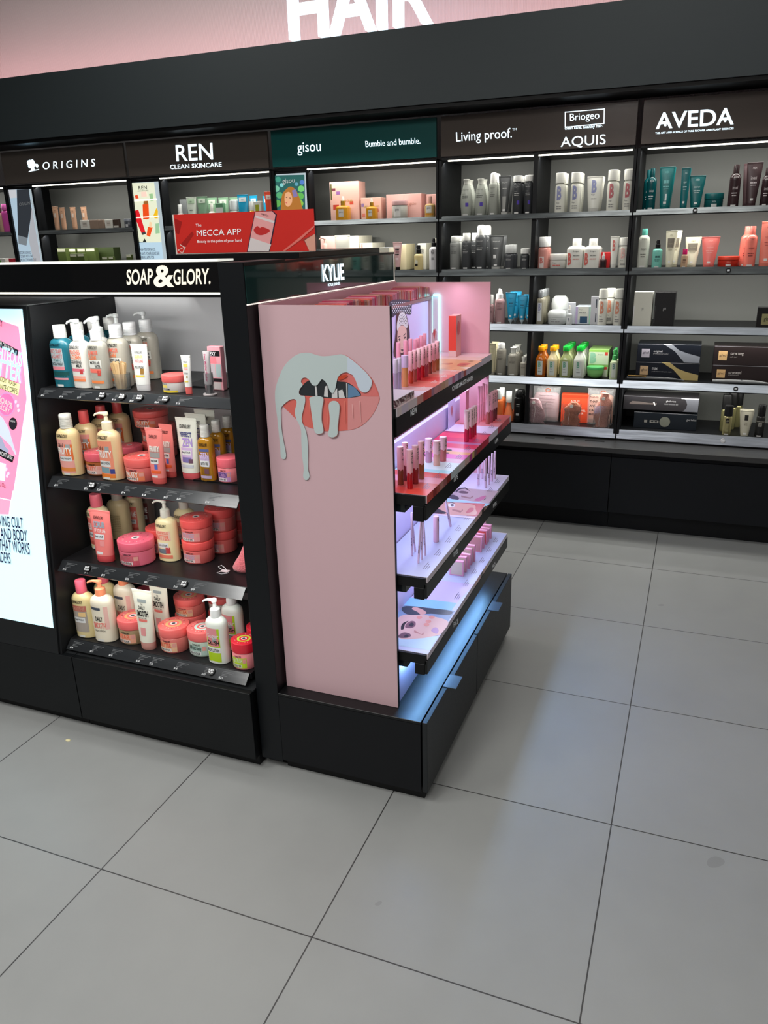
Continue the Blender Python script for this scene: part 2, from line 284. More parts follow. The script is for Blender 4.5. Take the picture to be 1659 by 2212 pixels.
["tube", "lptube2", -0.944, 2.467, 1.33, 0.0808, 0.040848, 0.168, 0, "hair_cream_tube", "charcoal tube with round white emblem, second hair shelf", "tube", None, [[-0.944, 2.537]], "charcoal tube behind the one with round emblem", None],
["round", "lppump", -0.873, 2.471, 1.33, 0.0524, 0.048208, 0.1214, 0, "serum_bottle", "short charcoal pump bottle with clear top, second hair shelf", "bottle", None, [[-0.873, 2.541]], "short charcoal pump bottle behind the front one", None],
["round", "lpshort", -0.791, 2.468, 1.33, 0.0465, 0.04278, 0.1017, 0, "travel_bottle", "short charcoal bottle with white cap next to the thin post", "bottle", None, [], None, None],
["round", "briopinkp", -0.696, 2.472, 1.33, 0.0539, 0.04958800000000001, 0.1562, 0, "hair_serum_bottle", "rose pump bottle with clear top, just right of the thin post", "bottle", None, [[-0.696, 2.542]], "rose pump bottle behind the front rose one", None],
["jar", "briojar", -0.622, 2.494, 1.33, 0.0908, 0.08353600000000001, 0.0722, 0, "hair_mask_jar", "white jar at the front of two, second hair shelf", "jar", None, [], None, None],
["round", "briosq", -0.535, 2.487, 1.33, 0.0833, 0.076636, 0.1441, 0, "shampoo_bottle", "white squared bottle with coral B edge, left one of two", "bottle", None, [[-0.535, 2.565]], "white squared bottle behind the left one of two", None],
["round", "briosq", -0.452, 2.486, 1.33, 0.0821, 0.07553200000000002, 0.1423, 0, "shampoo_bottle", "white squared bottle with coral B edge, right one of two", "bottle", None, [[-0.452, 2.562]], "white squared bottle behind the right one of two", None],
["box", "redbox", -0.386, 2.511, 1.33, 0.0457, 0.020976, 0.0758, 0, "oil_carton", "small red carton standing behind the dark oil vial", "box", None, [], None, None],
["round", "oilvial", -0.391, 2.461, 1.33, 0.0313, 0.028796000000000002, 0.0753, 0, "hair_oil_bottle", "tiny dark oil vial in front of the red carton", "bottle", None, [], None, None],
["tube", "brioTs", -0.341, 2.457, 1.33, 0.0429, 0.021712000000000002, 0.15, 0, "hair_cream_tube", "slim white tube with coral B print, second hair shelf", "tube", None, [], None, None],
["round", "brioW", -0.294, 2.47, 1.33, 0.0508, 0.046736, 0.1447, 0, "dry_shampoo_bottle", "white bottle beside the slim coral B tube by the wide post", "bottle", None, [], None, None],
["round", "aveSh", -0.202, 2.472, 1.33, 0.0535, 0.04922, 0.1829, 0, "shampoo_bottle", "cream bottle with mint cap at the left of the bay, second shelf", "bottle", None, [], None, None],
["round", "aveMint", -0.135, 2.469, 1.33, 0.0472, 0.043424000000000004, 0.129, 0, "mist_bottle", "mint spray bottle with black nozzle, second shelf", "bottle", None, [], None, None],
["tube", "aveDam", -0.076, 2.459, 1.33, 0.0523, 0.026404, 0.1715, 0, "conditioner_tube", "cream and taupe tube, left one of two kinds", "tube", None, [[-0.056, 2.529]], "cream and taupe tube leaning out behind the left one", None],
["tube", "aveDam", 0.025, 2.51, 1.33, 0.074, 0.037444000000000005, 0.1392, 0, "conditioner_tube", "wide cream and taupe tube behind the magenta capped bottle", "tube", None, [], None, None],
["round", "aveMag", -0.007, 2.461, 1.33, 0.0313, 0.028796000000000002, 0.0857, 0, "travel_bottle", "tiny beige bottle with magenta cap, second shelf", "bottle", None, [], None, None],
["tube", "aveCor", 0.104, 2.467, 1.33, 0.0812, 0.041124, 0.1385, 0, "hair_cream_tube", "coral pink tube with white lettering, second shelf", "tube", None, [], None, None],
["jar", "aveRed", 0.192, 2.494, 1.33, 0.0978, 0.089976, 0.0483, 0, "hair_mask_jar", "low red orange jar on the second shelf", "jar", None, [], None, None],
["round", "aveCorB", 0.283, 2.471, 1.33, 0.0524, 0.048208, 0.1815, 0, "shampoo_bottle", "coral pink bottle with square cap, second shelf", "bottle", None, [[0.263, 2.541]], "coral pink bottle behind the front coral bottle", None],
["tube", "aveCorT", 0.351, 2.463, 1.33, 0.0655, 0.03312, 0.2008, 0, "conditioner_tube", "tall coral tube at the right picture edge", "tube", None, [], None, None],
["round", "lpmauve", -0.964, 2.461, 1.048, 0.0315, 0.028980000000000002, 0.1508, 0, "serum_bottle", "mauve bottle with white cap at the edge of the pink panel", "bottle", None, [[-0.944, 2.531]], "mauve pump bottle behind the one by the pink panel", None],
["round", "lpmauvep", -0.915, 2.471, 1.048, 0.0511, 0.047012, 0.1772, 0, "serum_bottle", "mauve pump bottle with silver collar, front one", "bottle", None, [[-0.945, 2.569]], "mauve pump bottle half hidden left of the front one", None],
["tube", "lpblue", -0.856, 2.462, 1.048, 0.0619, 0.031372, 0.1631, 0, "hair_treatment_tube", "bright blue tube with pointed nozzle cap", "tube", None, [[-0.846, 2.532]], "bright blue tube behind the pointed nozzle tube", None],
["tube", "lpblue", -0.794, 2.461, 1.048, 0.0587, 0.029716000000000003, 0.1486, 0, "hair_treatment_tube", "bright blue tube with round foot, left of the thin post", "tube", None, [[-0.774, 2.531]], "bright blue tube squeezed against the thin post", None],
["round", "briomic", -0.7, 2.463, 1.048, 0.0362, 0.03330400000000001, 0.1737, 0, "micellar_shampoo_bottle", "clear bottle with silver cap and white label, right of the thin post", "bottle", "silver capped clear bottles", [[-0.7, 2.508],
[-0.7, 2.553],
[-0.7, 2.598],
[-0.7, 2.643]], "clear bottle with silver cap, {n} in the row right of the thin post", None],
["jar", "briowj", -0.615, 2.495, 1.048, 0.0991, 0.091172, 0.0738, 0, "hair_mask_jar", "white dome lid jar at the front, third hair shelf", "jar", None, [], None, None],
["jar", "briowj", -0.616, 2.585, 1.048, 0.093, 0.08556, 0.1389, 0, "hair_mask_jar", "white jar standing high behind the dome lid jar", "jar", None, [], None, None],
["round", "brioser", -0.546, 2.46, 1.048, 0.0304, 0.027968, 0.099, 0, "serum_bottle", "small clear dropper bottle before its white carton", "bottle", None, [], None, None],
["box", "briobox", -0.542, 2.5, 1.048, 0.0405, 0.018675999999999998, 0.1101, 0, "serum_carton", "white serum carton behind the small dropper bottle", "box", None, [], None, None],
["box", "briobig", -0.477, 2.541, 1.048, 0.0847, 0.1104, 0.0908, 0, "treatment_carton", "pastel carton with blue swirl, lower of the stack", "box", None, [], None, None],
["box", "briosm", -0.421, 2.48, 1.048, 0.0385, 0.017756, 0.1433, 0, "treatment_carton", "slim white carton with dark slots beside the pastel stack", "box", None, [], None, None],
["round", "brioO", -0.379, 2.468, 1.048, 0.0452, 0.041583999999999996, 0.1803, 0, "shampoo_bottle", "white bottle with orange B print, left one, third hair shelf", "bottle", None, [[-0.349, 2.538]], "white bottle with orange B print, half hidden behind the left one", None],
["round", "brioO", -0.302, 2.467, 1.048, 0.0446, 0.041032, 0.1803, 0, "shampoo_bottle", "white bottle with orange B print against the wide post", "bottle", None, [], None, None],
["box", "ghdwhite", -0.181, 2.48, 1.048, 0.0893, 0.06440000000000001, 0.1671, 0, "styler_case", "upright white case with silver text, third shelf", "box", None, [], None, None],
["box", "ghdblack", -0.077, 2.49, 1.048, 0.0967, 0.0828, 0.1664, 0, "styler_case", "upright black case right of the white case", "box", None, [], None, None],
["box", "ghdsign", 0.394, 2.475, 1.048, 0.0908, 0.0552, 0.0943, 0, "display_block", "black display block with gold square at the right edge, third shelf", "box", None, [], None, None],
["tube", "lpcream", -0.95, 2.456, 0.771, 0.0418, 0.02116, 0.1721, 0, "hair_cream_tube", "beige tube at the edge of the pink shelf, fourth hair shelf", "tube", None, [[-0.95, 2.526]], "beige tube behind the one near the pink shelf", None],
["round", "lpbeigec", -0.905, 2.474, 0.771, 0.0532, 0.048944, 0.1738, 0, "spray_can", "tall beige spray with white cap, fourth hair shelf", "spray can", None, [], None, None],
["round", "lpbeige", -0.838, 2.474, 0.771, 0.0589, 0.054188, 0.1495, 0, "shampoo_bottle", "beige bottle with flared cap, fourth hair shelf", "bottle", None, [[-0.838, 2.534],
[-0.838, 2.594]], "beige flared cap bottle, {n} in its row", None],
["round", "lpbeige2", -0.777, 2.465, 0.771, 0.0406, 0.037351999999999996, 0.1028, 0, "travel_bottle", "short beige bottle with white flared cap", "bottle", "short beige bottles", [[-0.777, 2.515],
[-0.777, 2.565]], "short beige bottle, {n} in its row", None],
["round", "juiceO", -0.685, 2.474, 0.771, 0.0574, 0.052808, 0.16, 0, "shampoo_bottle", "amber square bottle with orange cap, fourth hair shelf", "bottle", None, [[-0.685, 2.554]], "amber square bottle behind the front amber one", None],
["round", "juiceC", -0.622, 2.473, 0.771, 0.0568, 0.052256000000000004, 0.1601, 0, "conditioner_bottle", "cream square bottle with orange cap, fourth hair shelf", "bottle", None, [[-0.622, 2.553]], "cream square bottle behind the front cream one", None],
["round", "juiceG", -0.553, 2.475, 0.771, 0.0602, 0.055384, 0.163, 0, "shampoo_bottle", "olive green square bottle with green cap", "bottle", "green capped square bottles", [[-0.553, 2.545],
[-0.553, 2.615],
[-0.553, 2.685]], "green capped square bottle, {n} in the olive row", None],
["round", "juiceW", -0.482, 2.475, 0.771, 0.0595, 0.05474, 0.1634, 0, "conditioner_bottle", "milky square bottle with green cap", "bottle", "green capped milky bottles", [[-0.482, 2.545],
[-0.482, 2.615],
[-0.482, 2.685]], "green capped milky bottle, {n} in its row", None],
["jar", "greenbowl", -0.398, 2.49, 0.771, 0.0904, 0.08316799999999999, 0.0604, 0, "hair_mask_jar", "round green bowl shaped jar before the green cartons", "jar", None, [], None, None],
["round", "greenmist", -0.301, 2.467, 0.771, 0.0442, 0.040664000000000006, 0.1542, 0, "mist_bottle", "pale green spray bottle with green top", "bottle", None, [[-0.301, 2.537]], "pale green spray bottle behind the front one", None],
["round", "lporange", -0.909, 2.467, 0.51, 0.0434, 0.039928000000000005, 0.1771, 0, "hair_oil_bottle", "orange bottle with clear top behind the conical one", "bottle", None, [[-0.909, 2.537]], "orange bottle with clear top, deeper of the two", None],
["round", "lpcone", -0.859, 2.493, 0.51, 0.0636, 0.05851200000000001, 0.1644, 0, "hair_oil_bottle", "conical orange bottle with white cap", "bottle", None, [[-0.827, 2.581]], "conical orange bottle with white cap, behind the front cone", None],
["round", "lpblack", -0.8, 2.47, 0.51, 0.0506, 0.046552, 0.1729, 0, "dry_shampoo_can", "black dry shampoo can next to the thin post, lowest hair shelf", "spray can", None, [[-0.8, 2.53]], "black can hidden behind the front black can", None],
["box", "aquisbox", -0.502, 2.56, 0.51, 0.1471, 0.0552, 0.1567, 0, "towel_carton", "bright orange red towel carton behind the rust towel sample", "box", None, [], None, None],
["round", "ghdgold", 0.276, 2.466, 0.51, 0.0421, 0.038732, 0.1506, 0, "heat_spray_bottle", "gold bottle with black cap and small square label, front one", "bottle", None, [], None, None],
["round", "ghdgold2", 0.266, 2.543, 0.51, 0.0452, 0.041583999999999996, 0.1912, 0, "heat_spray_bottle", "taller gold bottle with black cap behind left of the front one", "bottle", "gold spray bottles", [[0.296, 2.603],
[0.326, 2.663]], "gold bottle with black cap, {n} of the group at the back", None],
["tube", "ghdtube", 0.361, 2.463, 0.51, 0.0655, 0.03312, 0.1292, 0, "curl_cream_tube", "silver gold tube with black square, lowest hair shelf", "tube", None, [[0.361, 2.497]], "silver gold tube just behind the front one", None],
["round", "ghddark", 0.427, 2.466, 0.51, 0.041, 0.037720000000000004, 0.161, 0, "root_spray_bottle", "black and pewter bottle at the right end of lowest hair shelf", "bottle", None, [], None, None],
["box", "gisbig", -1.838, 2.58, 1.598, 0.1743, 0.1104, 0.2053, 0, "gift_carton", "tall pink carton with flower print, left of the pink bay", "box", None, [], None, None],
["box", "gissm", -1.678, 2.57, 1.598, 0.118, 0.09200000000000001, 0.116, 0, "gift_carton", "small pink carton with flower print and gold letters", "box", None, [], None, None],
["box", "gisw", -1.535, 2.576, 1.598, 0.1038, 0.09200000000000001, 0.1273, 0, "gift_carton", "pink carton directly behind the glass mask jar", "box", None, [], None, None],
["box", "gisw", -1.43, 2.574, 1.598, 0.0998, 0.09200000000000001, 0.1265, 0, "gift_carton", "plain pink carton right of the mask jar", "box", None, [], None, None],
["box", "gisw", -1.317, 2.57, 1.598, 0.0667, 0.09200000000000001, 0.1194, 0, "gift_carton", "pink carton behind the rose capped oil bottle", "box", None, [], None, None],
["round", "gisoil", -1.826, 2.483, 1.598, 0.0764, 0.070288, 0.1271, 0, "hair_oil_bottle", "golden square oil bottle with dropper before the tall carton", "bottle", None, [], None, None],
["round", "gisoil", -1.65, 2.475, 1.598, 0.0594, 0.054648, 0.1095, 0, "hair_oil_bottle", "smaller golden oil bottle with dropper before the small carton", "bottle", None, [], None, None],
["jar", "gisjar", -1.491, 2.489, 1.598, 0.0881, 0.081052, 0.092, 0, "hair_mask_jar", "glass mask jar with pink lid on the pink shelf", "jar", None, [], None, None],
["round", "gisperf", -1.313, 2.474, 1.598, 0.057, 0.05244000000000001, 0.1065, 0, "hair_perfume_bottle", "domed oil bottle with rose cap near the post", "bottle", None, [], None, None],
["box", "gisw", -1.953, 2.57, 1.33, 0.0905, 0.09200000000000001, 0.1889, 0, "gift_carton", "pink carton behind the clear wash bottle, second pink shelf", "box", None, [], None, None],
["round", "giswash", -1.947, 2.476, 1.33, 0.062, 0.05704, 0.1854, 0, "hair_wash_bottle", "clear bottle with pink pump at the left of the second pink shelf", "bottle", None, [], None, None],
["tube", "gistube", -1.834, 2.471, 1.33, 0.0951, 0.048116, 0.1911, 0, "conditioner_tube", "large white tube with small grey lettering, second pink shelf", "tube", None, [], None, None],
["box", "giswh", -1.81, 2.64, 1.33, 0.0986, 0.18400000000000002, 0.1872, 0, "gift_carton", "white carton standing right behind the large white tube", "box", None, [], None, None],
["box", "giswh", -1.711, 2.62, 1.33, 0.0774, 0.18400000000000002, 0.1467, 0, "gift_carton", "white carton with pink side behind the pink spray", "box", None, [], None, None],
["round", "gispinks", -1.71, 2.459, 1.33, 0.0287, 0.026404, 0.143, 0, "mist_bottle", "slim pink spray bottle on the second pink shelf", "bottle", None, [], None, None],
["box", "giswh", -1.571, 2.495, 1.33, 0.0584, 0.09200000000000001, 0.121, 0, "gift_carton", "small white carton left of the marbled tube", "box", None, [], None, None],
["tube", "marbtube", -1.498, 2.46, 1.33, 0.0531, 0.026864000000000002, 0.1469, 0, "hair_cream_tube", "pink marbled tube with black cap", "tube", None, [], None, None],
["box", "creambox", -1.484, 2.58, 1.33, 0.0419, 0.1472, 0.1365, 0, "gift_carton", "cream and beige carton right of the marbled tube", "box", None, [], None, None],
["round", "bbblk", -1.378, 2.469, 1.33, 0.0489, 0.044988, 0.1301, 0, "hair_spray_bottle", "clear and amber spray bottle with black nozzle", "bottle", None, [], None, None],
["box", "bbbox", -1.378, 2.57, 1.33, 0.0505, 0.09200000000000001, 0.1378, 0, "spray_carton", "white carton with round print behind the amber spray", "box", None, [], None, None],
["round", "bbwht", -1.291, 2.47, 1.33, 0.05, 0.046000000000000006, 0.1624, 0, "hair_spray_bottle", "white spray bottle with black nozzle and round print", "bottle", None, [], None, None],
["box", "bbbox", -1.287, 2.57, 1.33, 0.0407, 0.09200000000000001, 0.1633, 0, "spray_carton", "white carton between the white spray and the post", "box", None, [], None, None],
["round", "renpump", -2.897, 2.466, 1.598, 0.0412, 0.037904, 0.1228, 0, "serum_bottle", "small white pump bottle above the left end of the red banner", "bottle", None, [], None, None],
["box", "rengrey", -2.911, 2.532, 1.598, 0.047, 0.02162, 0.1531, 0, "skincare_carton", "grey carton right of the small white pump bottle", "box", None, [], None, None],
["tube", "rengrn", -2.81, 2.464, 1.598, 0.0688, 0.034776, 0.1615, 0, "skincare_tube", "pale green and white tube, left one above the red banner", "tube", None, [], None, None],
["tube", "rengrn2", -2.736, 2.466, 1.598, 0.0766, 0.038732, 0.1616, 0, "skincare_tube", "sage green tube, second above the red banner", "tube", None, [], None, None],
["tube", "rengrn2", -2.701, 2.519, 1.598, 0.0702, 0.035512, 0.155, 0, "skincare_tube", "sage green tube behind the white dropper bottle", "tube", None, [[-2.641, 2.549],
[-2.581, 2.579]], "sage green tube, {n} in the fan behind the white dropper bottle", None],
["round", "rendrop", -2.672, 2.465, 1.598, 0.0398, 0.036616, 0.1166, 0, "serum_bottle", "white dropper shaped bottle before the sage tubes", "bottle", None, [], None, None],
["box", "rengreenb", -2.609, 2.459, 1.598, 0.054, 0.02484, 0.1193, 0, "skincare_carton", "green carton with white band above the banner", "box", None, [], None, None],
["round", "renclr", -2.522, 2.47, 1.598, 0.0501, 0.046092, 0.1312, 0, "serum_bottle", "clear capped bottle with green stripe above the phone picture", "bottle", None, [], None, None],
["tube", "renblue", -2.456, 2.466, 1.598, 0.0756, 0.038272, 0.1612, 0, "skincare_tube", "sky blue tube with white band", "tube", None, [], None, None],
["tube", "renblue", -2.414, 2.515, 1.598, 0.0529, 0.026772, 0.1552, 0, "skincare_tube", "smaller sky blue tube behind the yellow labelled bottle", "tube", None, [[-2.364, 2.585]], "sky blue tube furthest right in the blue group", None],
["round", "renyel", -2.398, 2.463, 1.598, 0.0369, 0.033948000000000006, 0.1213, 0, "serum_bottle", "clear bottle with yellow liquid and white top", "bottle", None, [], None, None],
["box", "renyelb", -2.353, 2.457, 1.598, 0.0489, 0.02254, 0.1197, 0, "skincare_carton", "white carton with lime square", "box", None, [], None, None],
["tube", "renred", -2.28, 2.461, 1.598, 0.0574, 0.029072000000000004, 0.1691, 0, "skincare_tube", "coral red tube beside the glowing portrait poster", "tube", None, [], None, None],
["tube", "origt", -3.848, 2.458, 1.598, 0.0482, 0.02438, 0.1445, 0, "foundation_tube", "single beige tube standing apart at the left of the group", "tube", None, [], None, None],
["tube", "origt", -3.793, 2.458, 1.598, 0.0478, 0.024196000000000002, 0.1375, 0, "foundation_tube", "beige tube, left one of the tight group of three", "tube", None, [[-3.723, 2.478],
[-3.653, 2.498]], "beige tube, {n} from left in the tight group", None],
["box", "origw", -3.615, 2.463, 1.598, 0.072, 0.03312, 0.0556, 0, "skincare_carton", "white carton, leftmost low carton beside the beige tubes", "box", None, [], None, None],
["box", "origbr", -3.543, 2.462, 1.598, 0.0671, 0.030912, 0.0553, 0, "skincare_carton", "light brown carton, second of the low cartons", "box", None, [], None, None],
["box", "origbr", -3.485, 2.455, 1.598, 0.0416, 0.019136, 0.0536, 0, "skincare_carton", "light brown carton, third of the low cartons", "box", None, [], None, None],
["box", "origw", -3.427, 2.459, 1.598, 0.0578, 0.026588, 0.0538, 0, "skincare_carton", "white carton with tree emblem beside the dark ones", "box", None, [], None, None],
["box", "origdk", -3.371, 2.456, 1.598, 0.045, 0.0207, 0.0534, 0, "skincare_carton", "dark brown carton right of the tree emblem one", "box", None, [], None, None],
["jar", "origj", -3.292, 2.475, 1.598, 0.0607, 0.055844, 0.0543, 0, "cream_jar", "small dark jar with silver lid by the red fruit poster", "jar", None, [], None, None],
["box", "origg", -3.87, 2.498, 1.33, 0.0716, 0.032936, 0.1584, 0, "skincare_carton", "olive green carton with white band, leftmost on the lower shelf", "box", None, [], None, None],
["box", "origg", -3.816, 2.531, 1.33, 0.0668, 0.030728000000000002, 0.157, 0, "skincare_carton", "olive green carton, second from left on the lower shelf", "box", None, [], None, None],
["box", "origg", -3.731, 2.444, 1.33, 0.0568, 0.026128000000000002, 0.1224, 0, "skincare_carton", "short olive carton with white top in front", "box", None, [], None, None],
["box", "origg", -3.723, 2.516, 1.33, 0.0659, 0.03036, 0.1566, 0, "skincare_carton", "tall olive carton in the middle group, left", "box", None, [], None, None],
["box", "origg", -3.671, 2.444, 1.33, 0.0563, 0.025944000000000002, 0.1235, 0, "skincare_carton", "short olive carton with pale label", "box", None, [], None, None],
["box", "origg", -3.65, 2.519, 1.33, 0.074, 0.03404, 0.1567, 0, "skincare_carton", "tall olive carton in the middle group, centre", "box", None, [], None, None],
["box", "origgd", -3.596, 2.599, 1.33, 0.1565, 0.072036, 0.1559, 0, "skincare_carton", "wide dark olive carton at the back", "box", None, [], None, None],
["box", "origg", -3.495, 2.456, 1.33, 0.0423, 0.019504, 0.099, 0, "skincare_carton", "small olive and white carton, left of two", "box", None, [], None, None],
["box", "origg", -3.444, 2.454, 1.33, 0.0378, 0.017388, 0.0996, 0, "skincare_carton", "small olive and white carton, right of two", "box", None, [], None, None],
["box", "origg", -3.305, 2.455, 1.33, 0.0396, 0.018216000000000003, 0.1109, 0, "skincare_carton", "small olive carton by the red fruit poster", "box", None, [], None, None],
["round", "pinkb", -4.279, 2.476, 1.598, 0.0577, 0.053084000000000006, 0.1748, 0, "perfume_carton", "pink bottle at the far left picture edge", "bottle", None, [], None, None],
["round", "beigb", -4.326, 2.464, 1.598, 0.0374, 0.034408, 0.1549, 0, "cosmetic_bottle", "beige bottle cut by the left picture edge", "bottle", None, [], None, None],
["box", "orred", -4.281, 2.456, 1.33, 0.0424, 0.019504, 0.1001, 0, "skincare_carton", "red and white carton at the far left, lower shelf", "box", None, [], None, None],
["box", "orgrn", -4.371, 2.464, 1.33, 0.0762, 0.035052, 0.1011, 0, "skincare_carton", "green and white carton at the far left edge, lower shelf", "box", None, [], None, None],
["gloss", "lilacstick", -0.661, 0.173, 1.1105, 0.0134, 0.0134, 0.0875, 1.2, "lip_gloss", "lilac lip stick nearest the pink side panel, left of a pair", "lip gloss", None, [], None, None],
["gloss", "lilacstick", -0.66, 0.199, 1.1105, 0.0127, 0.0127, 0.0875, 1.2, "lip_gloss", "lilac lip stick, right of the pair by the pink side panel", "lip gloss", None, [], None, None],
["gloss", "concealer", -0.663, 0.253, 1.1105, 0.0201, 0.0201, 0.0868, 1.2, "lip_gloss", "wide orange concealer tube with lilac cap on the top makeup shelf", "lip gloss", None, [], None, None],
["gloss", "g_rust", -0.663, 0.303, 1.1105, 0.0141, 0.0141, 0.0899, 1.2, "lip_gloss", "pink capped gloss with rust fill in the front row of the top makeup shelf", "lip gloss", None, [], None, None],
["gloss", "g_rose", -0.663, 0.335, 1.1105, 0.0142, 0.0142, 0.0897, 1.2, "lip_gloss", "pink capped gloss with dusty rose fill in the front row of the top makeup shelf", "lip gloss", None, [], None, None],
["gloss", "g_crim", -0.661, 0.366, 1.1105, 0.0144, 0.0144, 0.0903, 1.2, "lip_gloss", "pink capped gloss with crimson fill in the front row of the top makeup shelf", "lip gloss", None, [], None, None],
["gloss", "g_red", -0.662, 0.405, 1.1105, 0.0146, 0.0146, 0.0894, 1.2, "lip_gloss", "pink capped gloss with bright red fill in the front row of the top makeup shelf", "lip gloss", None, [], None, None],
["gloss", "g_mauve", -0.659, 0.428, 1.1105, 0.0147, 0.0147, 0.0894, 1.2, "lip_gloss", "pink capped gloss with mauve fill in the front row of the top makeup shelf", "lip gloss", None, [], None, None],
["gloss", "g_brown", -0.664, 0.478, 1.1105, 0.0149, 0.0149, 0.0879, 1.2, "lip_gloss", "pink capped gloss with brown fill in the front row of the top makeup shelf", "lip gloss", None, [], None, None],
["gloss", "g_peach", -0.661, 0.507, 1.1105, 0.015, 0.015, 0.0875, 1.2, "lip_gloss", "pink capped gloss with peach fill in the front row of the top makeup shelf", "lip gloss", None, [], None, None],
["gloss", "g_tan", -0.66, 0.539, 1.1105, 0.0152, 0.0152, 0.0902, 1.2, "lip_gloss", "pink capped gloss with tan fill in the front row of the top makeup shelf", "lip gloss", None, [], None, None],
["gloss", "pinkstick", -0.715, 0.343, 1.1105, 0.0125, 0.0125, 0.1085, 1.2, "lip_liner", "first slim pink stick in the back row against the portrait screen", "lip gloss", None, [], None, None],
["gloss", "pinkstick", -0.715, 0.404, 1.1105, 0.0125, 0.0125, 0.1064, 1.2, "lip_liner", "second slim pink stick in the back row against the portrait screen", "lip gloss", None, [], None, None],
["gloss", "pinkstick", -0.715, 0.448, 1.1105, 0.0125, 0.0125, 0.1064, 1.2, "lip_liner", "third slim pink stick in the back row against the portrait screen", "lip gloss", None, [], None, None],
["gloss", "pinkstick", -0.715, 0.492, 1.1105, 0.0125, 0.0125, 0.0998, 1.2, "lip_liner", "fourth slim pink stick in the back row against the portrait screen", "lip gloss", None, [], None, None],
["gloss", "pinkstick", -0.715, 0.515, 1.1105, 0.0125, 0.0125, 0.0994, 1.2, "lip_liner", "fifth slim pink stick in the back row against the portrait screen", "lip gloss", None, [], None, None],
["gloss", "pinkstick", -0.715, 0.549, 1.1105, 0.0125, 0.0125, 0.1043, 1.2, "lip_liner", "sixth slim pink stick in the back row against the portrait screen", "lip gloss", None, [], None, None],
["gloss", "pinkstick", -0.715, 0.582, 1.1105, 0.0125, 0.0125, 0.1069, 1.2, "lip_liner", "seventh slim pink stick in the back row against the portrait screen", "lip gloss", None, [], None, None],
["gloss", "g_brown2", -0.601, 0.037, 0.8935, 0.0171, 0.0171, 0.1023, 1.2, "lip_gloss", "brown gloss with pink drip cap at far left of second makeup shelf", "lip gloss", None, [], None, None],
["gloss", "g_mauve2", -0.602, 0.076, 0.8935, 0.0165, 0.0165, 0.1036, 1.2, "lip_gloss", "mauve gloss behind the red lettered gloss", "lip gloss", None, [], None, None],
["gloss", "g_red", -0.567, 0.014, 0.8935, 0.0172, 0.0172, 0.1032, 1.2, "lip_gloss", "deep red gloss with black letters down its cap, frontmost", "lip gloss", None, [], None, None],
["gloss", "g_brick", -0.567, 0.058, 0.8935, 0.0174, 0.0174, 0.1029, 1.2, "lip_gloss", "brick red gloss between the red and the caramel ones", "lip gloss", None, [], None, None],
["gloss", "g_caramel", -0.566, 0.103, 0.8935, 0.0177, 0.0177, 0.1031, 1.2, "lip_gloss", "caramel gloss, right one of the near cluster of five", "lip gloss", None, [], None, None],
["gloss", "g_clear", -0.598, 0.263, 0.8935, 0.0212, 0.0212, 0.0701, 1.2, "lip_gloss", "wide lilac clear gloss, left of three", "lip gloss", None, [], None, None],
["gloss", "g_clearp", -0.566, 0.238, 0.8935, 0.0213, 0.0213, 0.0712, 1.2, "lip_gloss", "wide clear peach gloss, frontmost of three", "lip gloss", None, [], None, None],
["gloss", "g_clearr", -0.563, 0.288, 0.8935, 0.0212, 0.0212, 0.071, 1.2, "lip_gloss", "wide clear rose gloss, right of three", "lip gloss", None, [], None, None],
["gloss", "g_crim", -0.558, 0.521, 0.8935, 0.0161, 0.0161, 0.0998, 1.2, "lip_gloss", "crimson gloss with pale pink cap, first of four in a file", "lip gloss", None, [], None, None],
["gloss", "g_crim", -0.556, 0.559, 0.8935, 0.0143, 0.0143, 0.0976, 1.2, "lip_gloss", "crimson gloss with pale pink cap, second of four in a file", "lip gloss", None, [], None, None],
["gloss", "g_crim", -0.555, 0.584, 0.8935, 0.0129, 0.0129, 0.0974, 1.2, "lip_gloss", "crimson gloss with pale pink cap, third of four in a file", "lip gloss", None, [], None, None],
["gloss", "g_crim", -0.556, 0.613, 0.8935, 0.0125, 0.0125, 0.0964, 1.2, "lip_gloss", "crimson gloss with pale pink cap, last of four in a file", "lip gloss", None, [], None, None],
["gloss", "pinkstick", -0.586, 0.775, 0.8935, 0.0085, 0.0085, 0.1275, 1.2, "lip_liner", "thin pink liner, first of four before the far pink panel", "lip gloss", None, [], None, None],
["gloss", "pinkstick", -0.586, 0.805, 0.8935, 0.0086, 0.0086, 0.1227, 1.2, "lip_liner", "thin pink liner, second of four before the far pink panel", "lip gloss", None, [], None, None],
["gloss", "pinkstick", -0.585, 0.832, 0.8935, 0.0086, 0.0086, 0.1271, 1.2, "lip_liner", "thin pink liner, third of four before the far pink panel", "lip gloss", None, [], None, None],
["gloss", "pinkstick", -0.582, 0.857, 0.8935, 0.0087, 0.0087, 0.1201, 1.2, "lip_liner", "thin pink liner, last of four before the far pink panel", "lip gloss", None, [], None, None],
["gloss", "g_rose", -0.554, 0.775, 0.8935, 0.0153, 0.0153, 0.1012, 1.2, "lip_gloss", "pink capped gloss, first of four at the far end of second makeup shelf", "lip gloss", None, [], None, None],
["gloss", "g_mauve", -0.549, 0.804, 0.8935, 0.0154, 0.0154, 0.1033, 1.2, "lip_gloss", "pink capped gloss, second of four at the far end of second makeup shelf", "lip gloss", None, [], None, None],
["gloss", "g_mauve2", -0.548, 0.828, 0.8935, 0.0155, 0.0155, 0.1033, 1.2, "lip_gloss", "pink capped gloss, third of four at the far end of second makeup shelf", "lip gloss", None, [], None, None],
["gloss", "g_wine", -0.547, 0.853, 0.8935, 0.0156, 0.0156, 0.1027, 1.2, "lip_gloss", "pink capped gloss, last of four at the far end of second makeup shelf", "lip gloss", None, [], None, None],
